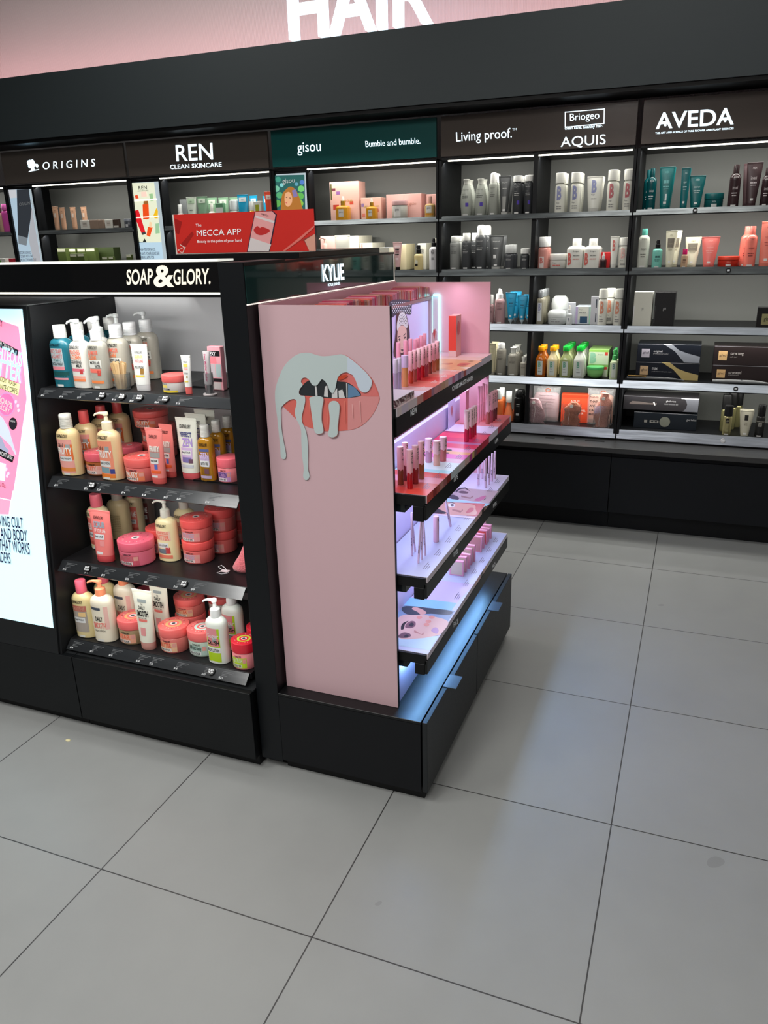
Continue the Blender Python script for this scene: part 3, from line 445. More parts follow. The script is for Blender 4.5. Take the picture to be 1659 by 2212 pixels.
["pencil", "pencil", -0.593, 0.096, 0.6685, 0.0066, 0.0066, 0.1278, 1.2, "eye_pencil", "leftmost upright pink eye pencil of the near five", "eye pencil", None, [], None, [0, 0]],
["pencil", "pencil", -0.594, 0.125, 0.6685, 0.0058, 0.0058, 0.1108, 1.2, "eye_pencil", "pink eye pencil leaning left behind the leftmost one", "eye pencil", None, [], None, [-5, 0]],
["pencil", "pencil", -0.56, 0.052, 0.6685, 0.0064, 0.0064, 0.1245, 1.2, "eye_pencil", "tan eye pencil leaning right, frontmost of the near five", "eye pencil", None, [], None, [4.0, 0]],
["pencil", "pencil", -0.559, 0.08, 0.6685, 0.006, 0.006, 0.1254, 1.2, "eye_pencil", "pink eye pencil in the centre of the near five", "eye pencil", None, [], None, [0, 0]],
["pencil", "pencil", -0.559, 0.11, 0.6685, 0.0061, 0.0061, 0.1317, 1.2, "eye_pencil", "pink eye pencil leaning left, rightmost of the near five", "eye pencil", None, [], None, [-3.0, 0]],
["gloss", "mascara", -0.562, 0.218, 0.6685, 0.0168, 0.0168, 0.0788, 1.2, "mascara", "thick pink mascara tube on the third makeup shelf", "mascara", None, [], None, None],
["pencil", "pencil", -0.558, 0.35, 0.6685, 0.0085, 0.0085, 0.1038, 1.2, "eye_pencil", "long pink pencil leaning left over the printed face", "eye pencil", None, [], None, [-11, 0]],
["pencil", "pencil", -0.585, 0.78, 0.6685, 0.0093, 0.0093, 0.0969, 1.2, "brow_pencil", "lilac brow pencil, first of six at the far end of third makeup shelf", "eye pencil", None, [], None, [0, 0]],
["pencil", "pencil", -0.591, 0.858, 0.6685, 0.0078, 0.0078, 0.0924, 1.2, "brow_pencil", "lilac brow pencil, second of six at the far end of third makeup shelf", "eye pencil", None, [], None, [0, 0]],
["pencil", "pencil", -0.553, 0.762, 0.6685, 0.0097, 0.0097, 0.1014, 1.2, "brow_pencil", "lilac brow pencil, third of six at the far end of third makeup shelf", "eye pencil", None, [], None, [-3, 0]],
["pencil", "pencil", -0.551, 0.8, 0.6685, 0.0098, 0.0098, 0.1038, 1.2, "brow_pencil", "lilac brow pencil, fourth of six at the far end of third makeup shelf", "eye pencil", None, [], None, [0, 0]],
["pencil", "pencil", -0.55, 0.837, 0.6685, 0.0099, 0.0099, 0.1044, 1.2, "brow_pencil", "lilac brow pencil, fifth of six at the far end of third makeup shelf", "eye pencil", None, [], None, [0, 0]],
["pencil", "pencil", -0.549, 0.874, 0.6685, 0.01, 0.01, 0.1032, 1.2, "brow_pencil", "lilac brow pencil, last of six at the far end of third makeup shelf", "eye pencil", None, [], None, [0, 0]],
["compact", "goldpan", -0.579, 0.495, 0.4425, 0.0487, 0.012, 0.0531, 0, "powder_compact", "pink framed compact, first from the near end of the lowest makeup shelf", "compact", None, [], None, [0, 0]],
["compact", "goldpan", -0.579, 0.528, 0.4425, 0.0492, 0.012, 0.055, 0, "powder_compact", "pink framed compact, second from the near end of the lowest makeup shelf", "compact", None, [], None, [0, 0]],
["compact", "pinkpan", -0.578, 0.562, 0.4425, 0.0497, 0.012, 0.0523, 0, "powder_compact", "pink framed compact, third from the near end of the lowest makeup shelf", "compact", None, [], None, [3, 0]],
["compact", "goldpan", -0.579, 0.594, 0.4425, 0.0502, 0.012, 0.0589, 0, "powder_compact", "pink framed compact, fourth from the near end of the lowest makeup shelf", "compact", None, [], None, [0, 0]],
["compact", "goldpan", -0.576, 0.623, 0.4425, 0.0506, 0.012, 0.0608, 0, "powder_compact", "pink framed compact, fifth from the near end of the lowest makeup shelf", "compact", None, [], None, [0, 0]],
["compact", "rosepan", -0.578, 0.715, 0.4425, 0.052, 0.012, 0.0596, 0, "powder_compact", "pink framed compact, sixth from the near end of the lowest makeup shelf", "compact", None, [], None, [3, 0]],
["compact", "rosepan", -0.578, 0.753, 0.4425, 0.0526, 0.012, 0.0545, 0, "powder_compact", "pink framed compact, seventh from the near end of the lowest makeup shelf", "compact", None, [], None, [0, 0]],
["compact", "redpan", -0.577, 0.791, 0.4425, 0.0531, 0.012, 0.0551, 0, "powder_compact", "pink framed compact, eighth from the near end of the lowest makeup shelf", "compact", None, [], None, [0, 0]],
["compact", "rosepan", -0.578, 0.818, 0.4425, 0.0536, 0.012, 0.0541, 0, "powder_compact", "pink framed compact, ninth from the near end of the lowest makeup shelf", "compact", None, [], None, [3, 0]],
["compact", "pinkpan", -0.577, 0.854, 0.4425, 0.0541, 0.012, 0.0532, 0, "powder_compact", "pink framed compact, tenth from the near end of the lowest makeup shelf", "compact", None, [], None, [0, 0]]]
TX=[["s0", "O R I G I N S", [-3.8554, 2.413, 1.9591], [-3.4445, 2.413, 1.9565], [-3.846, 2.413, 2.0021], "sign", 0.01],
["s1", "REN", [-2.8494, 2.413, 1.9532], [-2.5993, 2.413, 1.9503], [-2.8459, 2.413, 2.039], "sign", 0.02],
["s1", "CLEAN SKINCARE", [-2.9001, 2.413, 1.9129], [-2.5466, 2.413, 1.9093], [-2.8992, 2.413, 1.9369], "sign", 0.03],
["s2", "gisou", [-2.0564, 2.413, 1.9394], [-1.9133, 2.413, 1.9391], [-2.0567, 2.413, 2.0035], "sign", 0.05],
["s2", "Bumble and bumble.", [-1.6504, 2.413, 1.9585], [-1.3441, 2.413, 1.9568], [-1.6523, 2.413, 1.9877], "sign", 0],
["s3", "Living proof.", [-1.1511, 2.413, 1.9402], [-0.8651, 2.413, 1.9414], [-1.1536, 2.413, 1.9985], "sign", 0.015],
["s3", "TM", [-0.8644, 2.413, 1.9871], [-0.8431, 2.413, 1.9875], [-0.8647, 2.413, 1.9962], "sign", 0],
["s3", "Briogeo", [-0.5837, 2.413, 2.0006], [-0.4467, 2.413, 2.0018], [-0.5869, 2.413, 2.0413], "sign", 0.03],
["s3", "clean care. healthy hair.", [-0.6072, 2.413, 1.9694], [-0.4276, 2.413, 1.9691], [-0.6082, 2.413, 1.9872], "sign", 0.04],
["s3", "AQUIS", [-0.6227, 2.413, 1.8906], [-0.411, 2.413, 1.8906], [-0.6243, 2.413, 1.9419], "sign", 0],
["s4", "AVEDA", [-0.1879, 2.413, 1.9481], [0.1456, 2.413, 1.9461], [-0.1922, 2.413, 2.0173], "sign", 0.035],
["s4", "THE ART AND SCIENCE OF PURE FLOWER AND PLANT ESSENCES", [-0.1879, 2.413, 1.9275], [0.1479, 2.413, 1.9261], [-0.1886, 2.413, 1.9353], "sign", 0.05],
["hair", "HAIR", [-1.9866, 2.3, 2.4583], [-1.2312, 2.3, 2.458], [-1.9866, 2.3, 2.7283], "sign", 0.03],
["sg", "SOAP", [-1.2961, -0.0915, 1.4064], [-1.2148, -0.0915, 1.4078], [-1.2898, -0.0915, 1.4448], "cream", 0.045],
["sg", "&", [-1.2135, -0.0915, 1.4009], [-1.15, -0.0915, 1.4008], [-1.2056, -0.0915, 1.4538], "cream", 0.07],
["sg", "GLORY.", [-1.1521, -0.0915, 1.4061], [-1.0431, -0.0915, 1.408], [-1.147, -0.0915, 1.4435], "cream", 0.045],
["ky", "KYLIE", [-0.9415, 0.3349, 1.3885], [-0.9415, 0.4872, 1.3859], [-0.9415, 0.3327, 1.4362], "sign", 0.06],
["ky", "KYLIE JENNER", [-0.9415, 0.3697, 1.3712], [-0.9415, 0.455, 1.3709], [-0.9415, 0.37, 1.3815], "sign", 0.05],
["f1", "NEW", [-0.5805, 0.0615, 1.0713], [-0.5805, 0.1118, 1.0705], [-0.5805, 0.0604, 1.088], "txt", 0.06],
["f1", "KYLIE'S MUST HAVES", [-0.5805, 0.4344, 1.0678], [-0.5805, 0.6687, 1.0629], [-0.5805, 0.4319, 1.0825], "txt", 0.06],
["f2", "LIPS", [-0.5055, 0.2021, 0.8599], [-0.5055, 0.2417, 0.8583], [-0.5055, 0.2018, 0.8737], "txt", 0.03],
["f2", "LIPS", [-0.5055, 0.6814, 0.8499], [-0.5055, 0.7263, 0.8487], [-0.5055, 0.6802, 0.8626], "txt", 0.03],
["f3", "EYES", [-0.5055, 0.2032, 0.6341], [-0.5055, 0.2482, 0.6294], [-0.5055, 0.2029, 0.6482], "txt", 0.03],
["f3", "EYES", [-0.5055, 0.6758, 0.6264], [-0.5055, 0.7251, 0.6217], [-0.5055, 0.6746, 0.6399], "txt", 0.03],
["f4", "FACE", [-0.5055, 0.6836, 0.3965], [-0.5055, 0.7308, 0.3915], [-0.5055, 0.6823, 0.4109], "txt", 0.03],
["f4", "FACE", [-0.5055, 0.2064, 0.4052], [-0.5055, 0.2539, 0.3962], [-0.5055, 0.2062, 0.4216], "txt", 0.03],
["bn", "The", [-1.3307, 0.2985, 1.5492], [-1.3107, 0.2985, 1.5497], [-1.3304, 0.2985, 1.5569], "wht", 0.01],
["bn", "MECCA APP", [-1.3301, 0.2985, 1.5227], [-1.1784, 0.2985, 1.5234], [-1.3293, 0.2985, 1.5394], "wht", 0.03],
["bn", "Beauty in the palm of your hand", [-1.3308, 0.2985, 1.5017], [-1.178, 0.2985, 1.5022], [-1.3302, 0.2985, 1.5115], "wht", 0.01],
["bn", "MECCA", [-1.1073, 0.2985, 1.5752], [-1.0851, 0.2985, 1.5691], [-1.1051, 0.2985, 1.5793], "dk", 0],
["lb", "SMOOTH ON WITH...", [-1.8685, -0.0218, 1.2479], [-1.7783, -0.0262, 1.206], [-1.8649, -0.0203, 1.2616], "wht", 0.02],
["lb", "SOAP&GLORY", [-1.9081, -0.0148, 1.3139], [-1.8175, -0.0179, 1.2845], [-1.9069, -0.0127, 1.3336], "navy", 0.05],
["lb", "RIGHTEOUS", [-1.8842, -0.0271, 1.1976], [-1.7598, -0.03, 1.1702], [-1.8747, -0.0226, 1.2403], "ltb", 0.05],
["lb", "BUTTER", [-1.9055, -0.0315, 1.1564], [-1.7682, -0.035, 1.1225], [-1.8932, -0.0262, 1.2061], "ltb", 0.07],
["lb", "BODY WASH", [-1.8563, -0.0344, 1.1291], [-1.7884, -0.0361, 1.1129], [-1.8527, -0.0329, 1.1432], "dk", 0],
["lb", "LAVANTE CORPS", [-1.8814, -0.0365, 1.109], [-1.7865, -0.0383, 1.0915], [-1.8791, -0.0348, 1.1249], "dk", 0],
["lb", "SOAP&", [-1.8633, -0.041, 1.0662], [-1.8135, -0.0433, 1.0443], [-1.8574, -0.0391, 1.0844], "wht", 0.05],
["lb", "GLORY", [-1.866, -0.0431, 1.0467], [-1.8275, -0.045, 1.0281], [-1.8602, -0.0413, 1.0638], "wht", 0.05],
["lb", "AMAZING", [-1.8258, -0.0472, 1.0075], [-1.8067, -0.0474, 1.0061], [-1.8245, -0.0467, 1.0128], "wht", 0.03],
["lb", "AND MOISTURISE", [-1.9078, -0.0577, 0.9088], [-1.832, -0.0596, 0.8905], [-1.9044, -0.0564, 0.921], "wht", 0.03],
["lb", "8.4 FL Oz.", [-1.9197, -0.0685, 0.8067], [-1.8718, -0.0692, 0.7995], [-1.9171, -0.0671, 0.8198], "dk", 0],
["lb", "MOVING CULT", [-1.9443, -0.0827, 0.672], [-1.8162, -0.0824, 0.6749], [-1.9431, -0.079, 0.7074], "navy", 0.03],
["lb", "BEAUTY AND BODY", [-1.9967, -0.0874, 0.6276], [-1.804, -0.0867, 0.6344], [-1.995, -0.0835, 0.6651], "navy", 0.03],
["lb", "CARE THAT WORKS", [-1.9806, -0.0912, 0.5919], [-1.7991, -0.0912, 0.5917], [-1.9788, -0.0871, 0.6311], "navy", 0.03],
["lb", "WONDERS", [-1.9731, -0.0956, 0.5506], [-1.8833, -0.0954, 0.552], [-1.9717, -0.0917, 0.587], "navy", 0.03],
["pr", "REN", [-3.1522, 2.4285, 1.8132], [-3.0915, 2.4285, 1.813], [-3.1506, 2.4285, 1.8333], "dk", 0],
["pr", "CLEAN SKINCARE", [-3.1617, 2.4285, 1.8028], [-3.0822, 2.4285, 1.8025], [-3.1608, 2.4285, 1.8088], "dk", 0],
["pr", "HIGH PERFORMANCE,", [-3.196, 2.4285, 1.4588], [-3.0803, 2.4285, 1.4587], [-3.1955, 2.4285, 1.4776], "dk", 0],
["pr", "PLANT-POWER SKINCARE", [-3.1972, 2.4285, 1.4356], [-3.0537, 2.4285, 1.4353], [-3.1967, 2.4285, 1.4544], "dk", 0],
["pr", "FORMULATED FOR", [-3.1984, 2.4285, 1.4123], [-3.0966, 2.4285, 1.4128], [-3.1979, 2.4285, 1.4312], "dk", 0],
["po", "ORIGINS", [-4.1086, 2.4285, 1.7542], [-4.0041, 2.4285, 1.7614], [-4.1059, 2.4285, 1.7734], "lg", 0],
["po", "RESTORE RADIANCE", [-4.1783, 2.4285, 1.4579], [-4.0747, 2.4285, 1.4583], [-4.176, 2.4285, 1.4753], "dk", 0],
["po", "TO SKIN WITH THE", [-4.1772, 2.4285, 1.4349], [-4.0671, 2.4285, 1.4354], [-4.1749, 2.4285, 1.4524], "dk", 0],
["po", "PRODUCT POWERED BY", [-4.1761, 2.4285, 1.412], [-4.0423, 2.4285, 1.4123], [-4.1738, 2.4285, 1.4295], "dk", 0],
["pg", "gisou", [-2.169, 2.4285, 1.7959], [-2.092, 2.4285, 1.7982], [-2.1677, 2.4285, 1.8269], "wht", 0.05]]
PO=[["brf",[[-0.6062,2.413,1.9862],[-0.4244,2.413,1.9907],[-0.4241,2.413,1.9872],[-0.606,2.413,1.9827]],[225,245,255],0],
["brf",[[-0.6096,2.413,2.0518],[-0.4257,2.413,2.0522],[-0.4255,2.413,2.0488],[-0.6094,2.413,2.0482]],[225,245,255],0],
["brf",[[-0.6115,2.413,2.0519],[-0.6067,2.413,2.0515],[-0.6031,2.413,1.9834],[-0.608,2.413,1.9837]],[225,245,255],0],
["brf",[[-0.4295,2.413,2.0525],[-0.4248,2.413,2.0522],[-0.4222,2.413,1.9871],[-0.4269,2.413,1.9874]],[225,245,255],0],
["avd",[[-0.1409,2.413,1.9629],[-0.1415,2.413,1.96],[-0.1436,2.413,1.9579],[-0.1467,2.413,1.9573],[-0.1499,2.413,1.9584],[-0.1524,2.413,1.9607],[-0.1535,2.413,1.9638],[-0.1529,2.413,1.9667],[-0.1508,2.413,1.9687],[-0.1477,2.413,1.9693],[-0.1446,2.413,1.9683],[-0.1421,2.413,1.966]],[225,245,255],0],
["avd",[[0.1142,2.413,1.9631],[0.1137,2.413,1.9603],[0.1117,2.413,1.9583],[0.1088,2.413,1.9577],[0.1057,2.413,1.9587],[0.1033,2.413,1.961],[0.1022,2.413,1.964],[0.1027,2.413,1.9668],[0.1046,2.413,1.9688],[0.1075,2.413,1.9694],[0.1106,2.413,1.9684],[0.113,2.413,1.9661]],[225,245,255],0],
["lip",[[-0.9058,-0.0515,1.1258],[-0.9025,-0.0515,1.15],[-0.8909,-0.0515,1.1774],[-0.8754,-0.0515,1.2045],[-0.854,-0.0515,1.2256],[-0.8302,-0.0515,1.2393],[-0.8041,-0.0515,1.2423],[-0.7851,-0.0515,1.2386],[-0.7662,-0.0515,1.2348],[-0.7407,-0.0515,1.237],[-0.7155,-0.0515,1.2411],[-0.7001,-0.0515,1.2373],[-0.685,-0.0515,1.2279],[-0.6641,-0.0515,1.2117],[-0.6463,-0.0515,1.1954],[-0.6316,-0.0515,1.1762],[-0.6189,-0.0515,1.1425],[-0.6224,-0.0515,1.1251],[-0.6371,-0.0515,1.0982],[-0.6598,-0.0515,1.0734],[-0.6856,-0.0515,1.0584],[-0.7115,-0.0515,1.0523],[-0.7374,-0.0515,1.0491],[-0.7768,-0.0515,1.0465],[-0.8029,-0.0515,1.051],[-0.8258,-0.0515,1.0572],[-0.8515,-0.0515,1.0739],[-0.8705,-0.0515,1.0912],[-0.8839,-0.0515,1.1026],[-0.8959,-0.0515,1.1141]],[212,104,95],1],
["lip",[[-0.7031,-0.0515,1.1341],[-0.6667,-0.0515,1.1417],[-0.6512,-0.0515,1.141],[-0.6195,-0.0515,1.1425],[-0.6224,-0.0515,1.1251],[-0.6371,-0.0515,1.0982],[-0.6598,-0.0515,1.0734],[-0.6856,-0.0515,1.0584],[-0.7066,-0.0515,1.0535]],[212,140,140],0],  # paler right-hand lip and mouth tones paint in a reflection
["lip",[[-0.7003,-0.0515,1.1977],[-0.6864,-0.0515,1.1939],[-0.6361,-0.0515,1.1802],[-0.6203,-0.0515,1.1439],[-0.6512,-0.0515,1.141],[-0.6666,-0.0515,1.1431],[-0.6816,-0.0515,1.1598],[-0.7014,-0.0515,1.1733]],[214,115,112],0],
["lip",[[-0.8362,-0.0515,1.1411],[-0.8293,-0.0515,1.1562],[-0.8085,-0.0515,1.1733],[-0.7693,-0.0515,1.1792],[-0.728,-0.0515,1.1751],[-0.7029,-0.0515,1.1732],[-0.6815,-0.0515,1.1612],[-0.6673,-0.0515,1.1431],[-0.7015,-0.0515,1.1351],[-0.7461,-0.0515,1.132],[-0.7719,-0.0515,1.1328],[-0.8011,-0.0515,1.1353],[-0.8306,-0.0515,1.1354]],[42,46,50],1],
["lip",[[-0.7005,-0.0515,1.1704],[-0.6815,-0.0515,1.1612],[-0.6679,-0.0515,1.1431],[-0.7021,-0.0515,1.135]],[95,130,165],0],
["lip",[[-0.7918,-0.0515,1.1637],[-0.7876,-0.0515,1.1639],[-0.7853,-0.0515,1.136],[-0.7912,-0.0515,1.1363]],[205,205,205],0],
["lip",[[-0.7639,-0.0515,1.1605],[-0.7567,-0.0515,1.1637],[-0.7563,-0.0515,1.1345],[-0.7679,-0.0515,1.1354]],[205,205,205],0],
["lip",[[-0.727,-0.0515,1.1519],[-0.7163,-0.0515,1.1553],[-0.7103,-0.0515,1.1346],[-0.7269,-0.0515,1.1338]],[205,205,205],0],
["lip",[[-0.7454,-0.0515,1.1467],[-0.7305,-0.0515,1.1576],[-0.7307,-0.0515,1.1337],[-0.7461,-0.0515,1.1329]],[205,205,205],0],
["lip",[[-0.7055,-0.0515,1.1717],[-0.7024,-0.0515,1.1718],[-0.703,-0.0515,1.1362],[-0.7061,-0.0515,1.136]],[205,205,205],0],
["lip",[[-0.81,-0.0515,1.1229],[-0.8078,-0.0515,1.1219],[-0.8083,-0.0515,1.0825],[-0.8098,-0.0515,1.0842]],[224,128,112],0],  # paler streaks paint highlights on the lower lip
["lip",[[-0.7823,-0.0515,1.116],[-0.7801,-0.0515,1.1149],[-0.7805,-0.0515,1.0733],[-0.782,-0.0515,1.075]],[224,128,112],0],
["lip",[[-0.7607,-0.0515,1.1254],[-0.7585,-0.0515,1.1243],[-0.7598,-0.0515,1.0637],[-0.7613,-0.0515,1.0654]],[224,128,112],0],
["lip",[[-0.7401,-0.0515,1.1182],[-0.7379,-0.0515,1.1171],[-0.7379,-0.0515,1.0794],[-0.7394,-0.0515,1.0811]],[224,128,112],0],
["lip",[[-0.7122,-0.0515,1.1278],[-0.71,-0.0515,1.1268],[-0.7107,-0.0515,1.0703],[-0.7122,-0.0515,1.072]],[224,128,112],0],
["lip",[[-0.692,-0.0515,1.1207],[-0.6898,-0.0515,1.1196],[-0.6893,-0.0515,1.0858],[-0.6908,-0.0515,1.0875]],[226,172,170],0],
["lip",[[-0.6712,-0.0515,1.1299],[-0.6691,-0.0515,1.1288],[-0.6691,-0.0515,1.0763],[-0.6706,-0.0515,1.078]],[226,172,170],0],
["lip",[[-0.7243,-0.0515,1.1867],[-0.7052,-0.0515,1.1926],[-0.7007,-0.0515,1.1891],[-0.712,-0.0515,1.1815],[-0.7241,-0.0515,1.1787]],[190,70,45],1],
["drip",[[-0.8036,-0.0515,1.1304],[-0.7687,-0.0515,1.1321],[-0.7726,-0.0515,1.1037],[-0.7752,-0.0515,1.0736],[-0.7719,-0.0515,1.045],[-0.7839,-0.0515,1.0372],[-0.7953,-0.0515,1.0405],[-0.7992,-0.0515,1.057],[-0.8024,-0.0515,1.0871],[-0.8047,-0.0515,1.114]],[150,100,98],1],  # darker offset copies paint shadows under the drips
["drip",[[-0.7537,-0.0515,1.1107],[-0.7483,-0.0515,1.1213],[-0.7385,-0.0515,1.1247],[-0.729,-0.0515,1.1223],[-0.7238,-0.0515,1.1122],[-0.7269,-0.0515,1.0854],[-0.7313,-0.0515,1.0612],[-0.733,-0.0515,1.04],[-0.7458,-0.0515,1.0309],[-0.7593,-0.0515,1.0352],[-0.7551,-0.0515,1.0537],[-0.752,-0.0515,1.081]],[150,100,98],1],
["drip",[[-0.9058,-0.0515,1.1258],[-0.9025,-0.0515,1.15],[-0.8909,-0.0515,1.1774],[-0.8754,-0.0515,1.2045],[-0.854,-0.0515,1.2256],[-0.8302,-0.0515,1.2393],[-0.8041,-0.0515,1.2429],[-0.7851,-0.0515,1.2391],[-0.7661,-0.0515,1.2354],[-0.7407,-0.0515,1.2375],[-0.7155,-0.0515,1.2416],[-0.7001,-0.0515,1.2373],[-0.685,-0.0515,1.2279],[-0.6641,-0.0515,1.2117],[-0.6463,-0.0515,1.1954],[-0.6361,-0.0515,1.1788],[-0.6413,-0.0515,1.1615],[-0.6508,-0.0515,1.1519],[-0.6617,-0.0515,1.1514],[-0.6722,-0.0515,1.1602],[-0.6792,-0.0515,1.1799],[-0.6865,-0.0515,1.1925],[-0.6987,-0.0515,1.1983],[-0.7145,-0.0515,1.1957],[-0.726,-0.0515,1.1852],[-0.7315,-0.0515,1.1691],[-0.7361,-0.0515,1.153],[-0.7429,-0.0515,1.1448],[-0.75,-0.0515,1.1509],[-0.7556,-0.0515,1.1652],[-0.7631,-0.0515,1.1751],[-0.771,-0.0515,1.1783],[-0.7779,-0.0515,1.1701],[-0.7864,-0.0515,1.1625],[-0.7977,-0.0515,1.1635],[-0.8051,-0.0515,1.1749],[-0.8145,-0.0515,1.1809],[-0.8245,-0.0515,1.1785],[-0.8284,-0.0515,1.1695],[-0.8239,-0.0515,1.1623],[-0.8329,-0.0515,1.1516],[-0.8362,-0.0515,1.1411],[-0.8306,-0.0515,1.1354],[-0.8208,-0.0515,1.1343],[-0.82,-0.0515,1.121],[-0.8264,-0.0515,1.0996],[-0.8328,-0.0515,1.0781],[-0.8305,-0.0515,1.063],[-0.8233,-0.0515,1.0451],[-0.8198,-0.0515,1.0207],[-0.8201,-0.0515,0.9896],[-0.8224,-0.0515,0.9643],[-0.8231,-0.0515,0.9421],[-0.8202,-0.0515,0.9233],[-0.8301,-0.0515,0.9122],[-0.8389,-0.0515,0.92],[-0.8359,-0.0515,0.9442],[-0.8379,-0.0515,0.9757],[-0.8381,-0.0515,1.0132],[-0.8367,-0.0515,1.0442],[-0.8408,-0.0515,1.0593],[-0.8496,-0.0515,1.0771],[-0.8507,-0.0515,1.0953],[-0.8445,-0.0515,1.1167],[-0.8496,-0.0515,1.1249],[-0.8632,-0.0515,1.1224],[-0.8791,-0.0515,1.1119],[-0.8901,-0.0515,1.1007],[-0.8921,-0.0515,1.0838],[-0.8931,-0.0515,1.053],[-0.891,-0.0515,1.022],[-0.8865,-0.0515,0.9909],[-0.8855,-0.0515,0.972],[-0.893,-0.0515,0.9638],[-0.9008,-0.0515,0.9708],[-0.9009,-0.0515,0.9962],[-0.9022,-0.0515,1.0338],[-0.9033,-0.0515,1.0709],[-0.9054,-0.0515,1.1015]],[188,202,202],1],
["drip",[[-0.8052,-0.0515,1.1321],[-0.7702,-0.0515,1.1338],[-0.7741,-0.0515,1.1054],[-0.7768,-0.0515,1.0753],[-0.7734,-0.0515,1.0468],[-0.7854,-0.0515,1.039],[-0.7968,-0.0515,1.0422],[-0.8008,-0.0515,1.0587],[-0.8039,-0.0515,1.0888],[-0.8062,-0.0515,1.1157]],[188,202,202],1],
["drip",[[-0.7552,-0.0515,1.1124],[-0.7498,-0.0515,1.123],[-0.74,-0.0515,1.1264],[-0.7305,-0.0515,1.124],[-0.7253,-0.0515,1.1139],[-0.7285,-0.0515,1.0871],[-0.7329,-0.0515,1.0629],[-0.7345,-0.0515,1.0417],[-0.7473,-0.0515,1.0327],[-0.7609,-0.0515,1.0369],[-0.7566,-0.0515,1.0554],[-0.7536,-0.0515,1.0827]],[188,202,202],1],
["drip2",[[-0.6986,-0.0515,1.2365],[-0.685,-0.0515,1.2279],[-0.6641,-0.0515,1.2117],[-0.6463,-0.0515,1.1954],[-0.6361,-0.0515,1.1788],[-0.6413,-0.0515,1.1615],[-0.6508,-0.0515,1.1519],[-0.6617,-0.0515,1.1514],[-0.6722,-0.0515,1.1602],[-0.6792,-0.0515,1.1799],[-0.6865,-0.0515,1.1925],[-0.7003,-0.0515,1.1982]],[196,208,222],0],  # bluish reflection painted over the right end of the drip
["lb",[[-1.8799,-0.014,1.3216],[-1.8144,-0.0162,1.3004],[-1.7593,-0.0176,1.2871],[-1.7547,-0.0306,1.1642],[-1.7548,-0.0396,1.0791],[-1.784,-0.0496,0.9855],[-1.8112,-0.0594,0.8921],[-1.8432,-0.07,0.7924],[-1.991,-0.0714,0.7789]],[255,140,175],0],
["lb",[[-1.9821,-0.0619,0.8687],[-1.8162,-0.0605,0.8816],[-1.8573,-0.0732,0.7623],[-1.9964,-0.0721,0.7723]],[255,140,175],0],
["lb",[[-1.9932,-0.0725,0.7683],[-1.8602,-0.0734,0.7598],[-1.8729,-0.0783,0.7141],[-1.9949,-0.0792,0.7051]],[250,155,185],0],
["lb",[[-1.8462,-0.0215,1.2508],[-1.768,-0.0248,1.2194],[-1.7744,-0.0265,1.2032],[-1.8491,-0.0237,1.2297]],[30,30,40],0],
["lb",[[-1.8612,-0.0329,1.1428],[-1.775,-0.0352,1.121],[-1.7862,-0.0389,1.0865],[-1.8659,-0.0364,1.1096]],[235,232,170],0],
["lb",[[-1.8003,-0.0416,1.0604],[-1.8027,-0.0426,1.051],[-1.8074,-0.0436,1.0421],[-1.8141,-0.0444,1.0343],[-1.8223,-0.045,1.0281],[-1.8314,-0.0455,1.024],[-1.8409,-0.0457,1.0222],[-1.8501,-0.0456,1.0229],[-1.8584,-0.0453,1.0261],[-1.8651,-0.0447,1.0315],[-1.8698,-0.0439,1.0387],[-1.8723,-0.043,1.0474],[-1.8722,-0.042,1.0567],[-1.8696,-0.041,1.0662],[-1.8648,-0.0401,1.0751],[-1.858,-0.0392,1.0829],[-1.8498,-0.0386,1.0889],[-1.8406,-0.0382,1.0929],[-1.8312,-0.038,1.0946],[-1.8221,-0.0381,1.0938],[-1.814,-0.0384,1.0906],[-1.8074,-0.039,1.0852],[-1.8027,-0.0398,1.0781],[-1.8003,-0.0407,1.0696]],[190,140,190],0],
["lb",[[-1.8047,-0.0417,1.0601],[-1.8068,-0.0425,1.0517],[-1.811,-0.0434,1.0437],[-1.8169,-0.0441,1.0367],[-1.8241,-0.0447,1.0311],[-1.8321,-0.0451,1.0274],[-1.8404,-0.0453,1.0259],[-1.8485,-0.0452,1.0265],[-1.8557,-0.0449,1.0294],[-1.8616,-0.0444,1.0342],[-1.8657,-0.0437,1.0408],[-1.8678,-0.0429,1.0485],[-1.8677,-0.042,1.0569],[-1.8654,-0.0411,1.0655],[-1.8612,-0.0402,1.0735],[-1.8552,-0.0395,1.0805],[-1.848,-0.0389,1.0859],[-1.8399,-0.0385,1.0895],[-1.8317,-0.0384,1.091],[-1.8237,-0.0385,1.0903],[-1.8166,-0.0388,1.0874],[-1.8108,-0.0393,1.0826],[-1.8067,-0.04,1.0761],[-1.8046,-0.0408,1.0685]],[240,110,165],0],
["lb",[[-1.801,-0.0477,1.0025],[-1.8022,-0.0483,0.9977],[-1.8044,-0.0488,0.993],[-1.8076,-0.0492,0.989],[-1.8114,-0.0495,0.9858],[-1.8156,-0.0497,0.9836],[-1.8199,-0.0498,0.9827],[-1.8241,-0.0498,0.9831],[-1.8278,-0.0496,0.9848],[-1.8309,-0.0493,0.9875],[-1.833,-0.0489,0.9913],[-1.834,-0.0485,0.9957],[-1.8339,-0.048,1.0006],[-1.8327,-0.0474,1.0055],[-1.8305,-0.0469,1.0101],[-1.8273,-0.0465,1.0142],[-1.8235,-0.0462,1.0173],[-1.8193,-0.046,1.0194],[-1.815,-0.0459,1.0203],[-1.8108,-0.0459,1.0199],[-1.8071,-0.0461,1.0183],[-1.8041,-0.0464,1.0155],[-1.802,-0.0468,1.0118],[-1.801,-0.0472,1.0074]],[35,32,40],0],
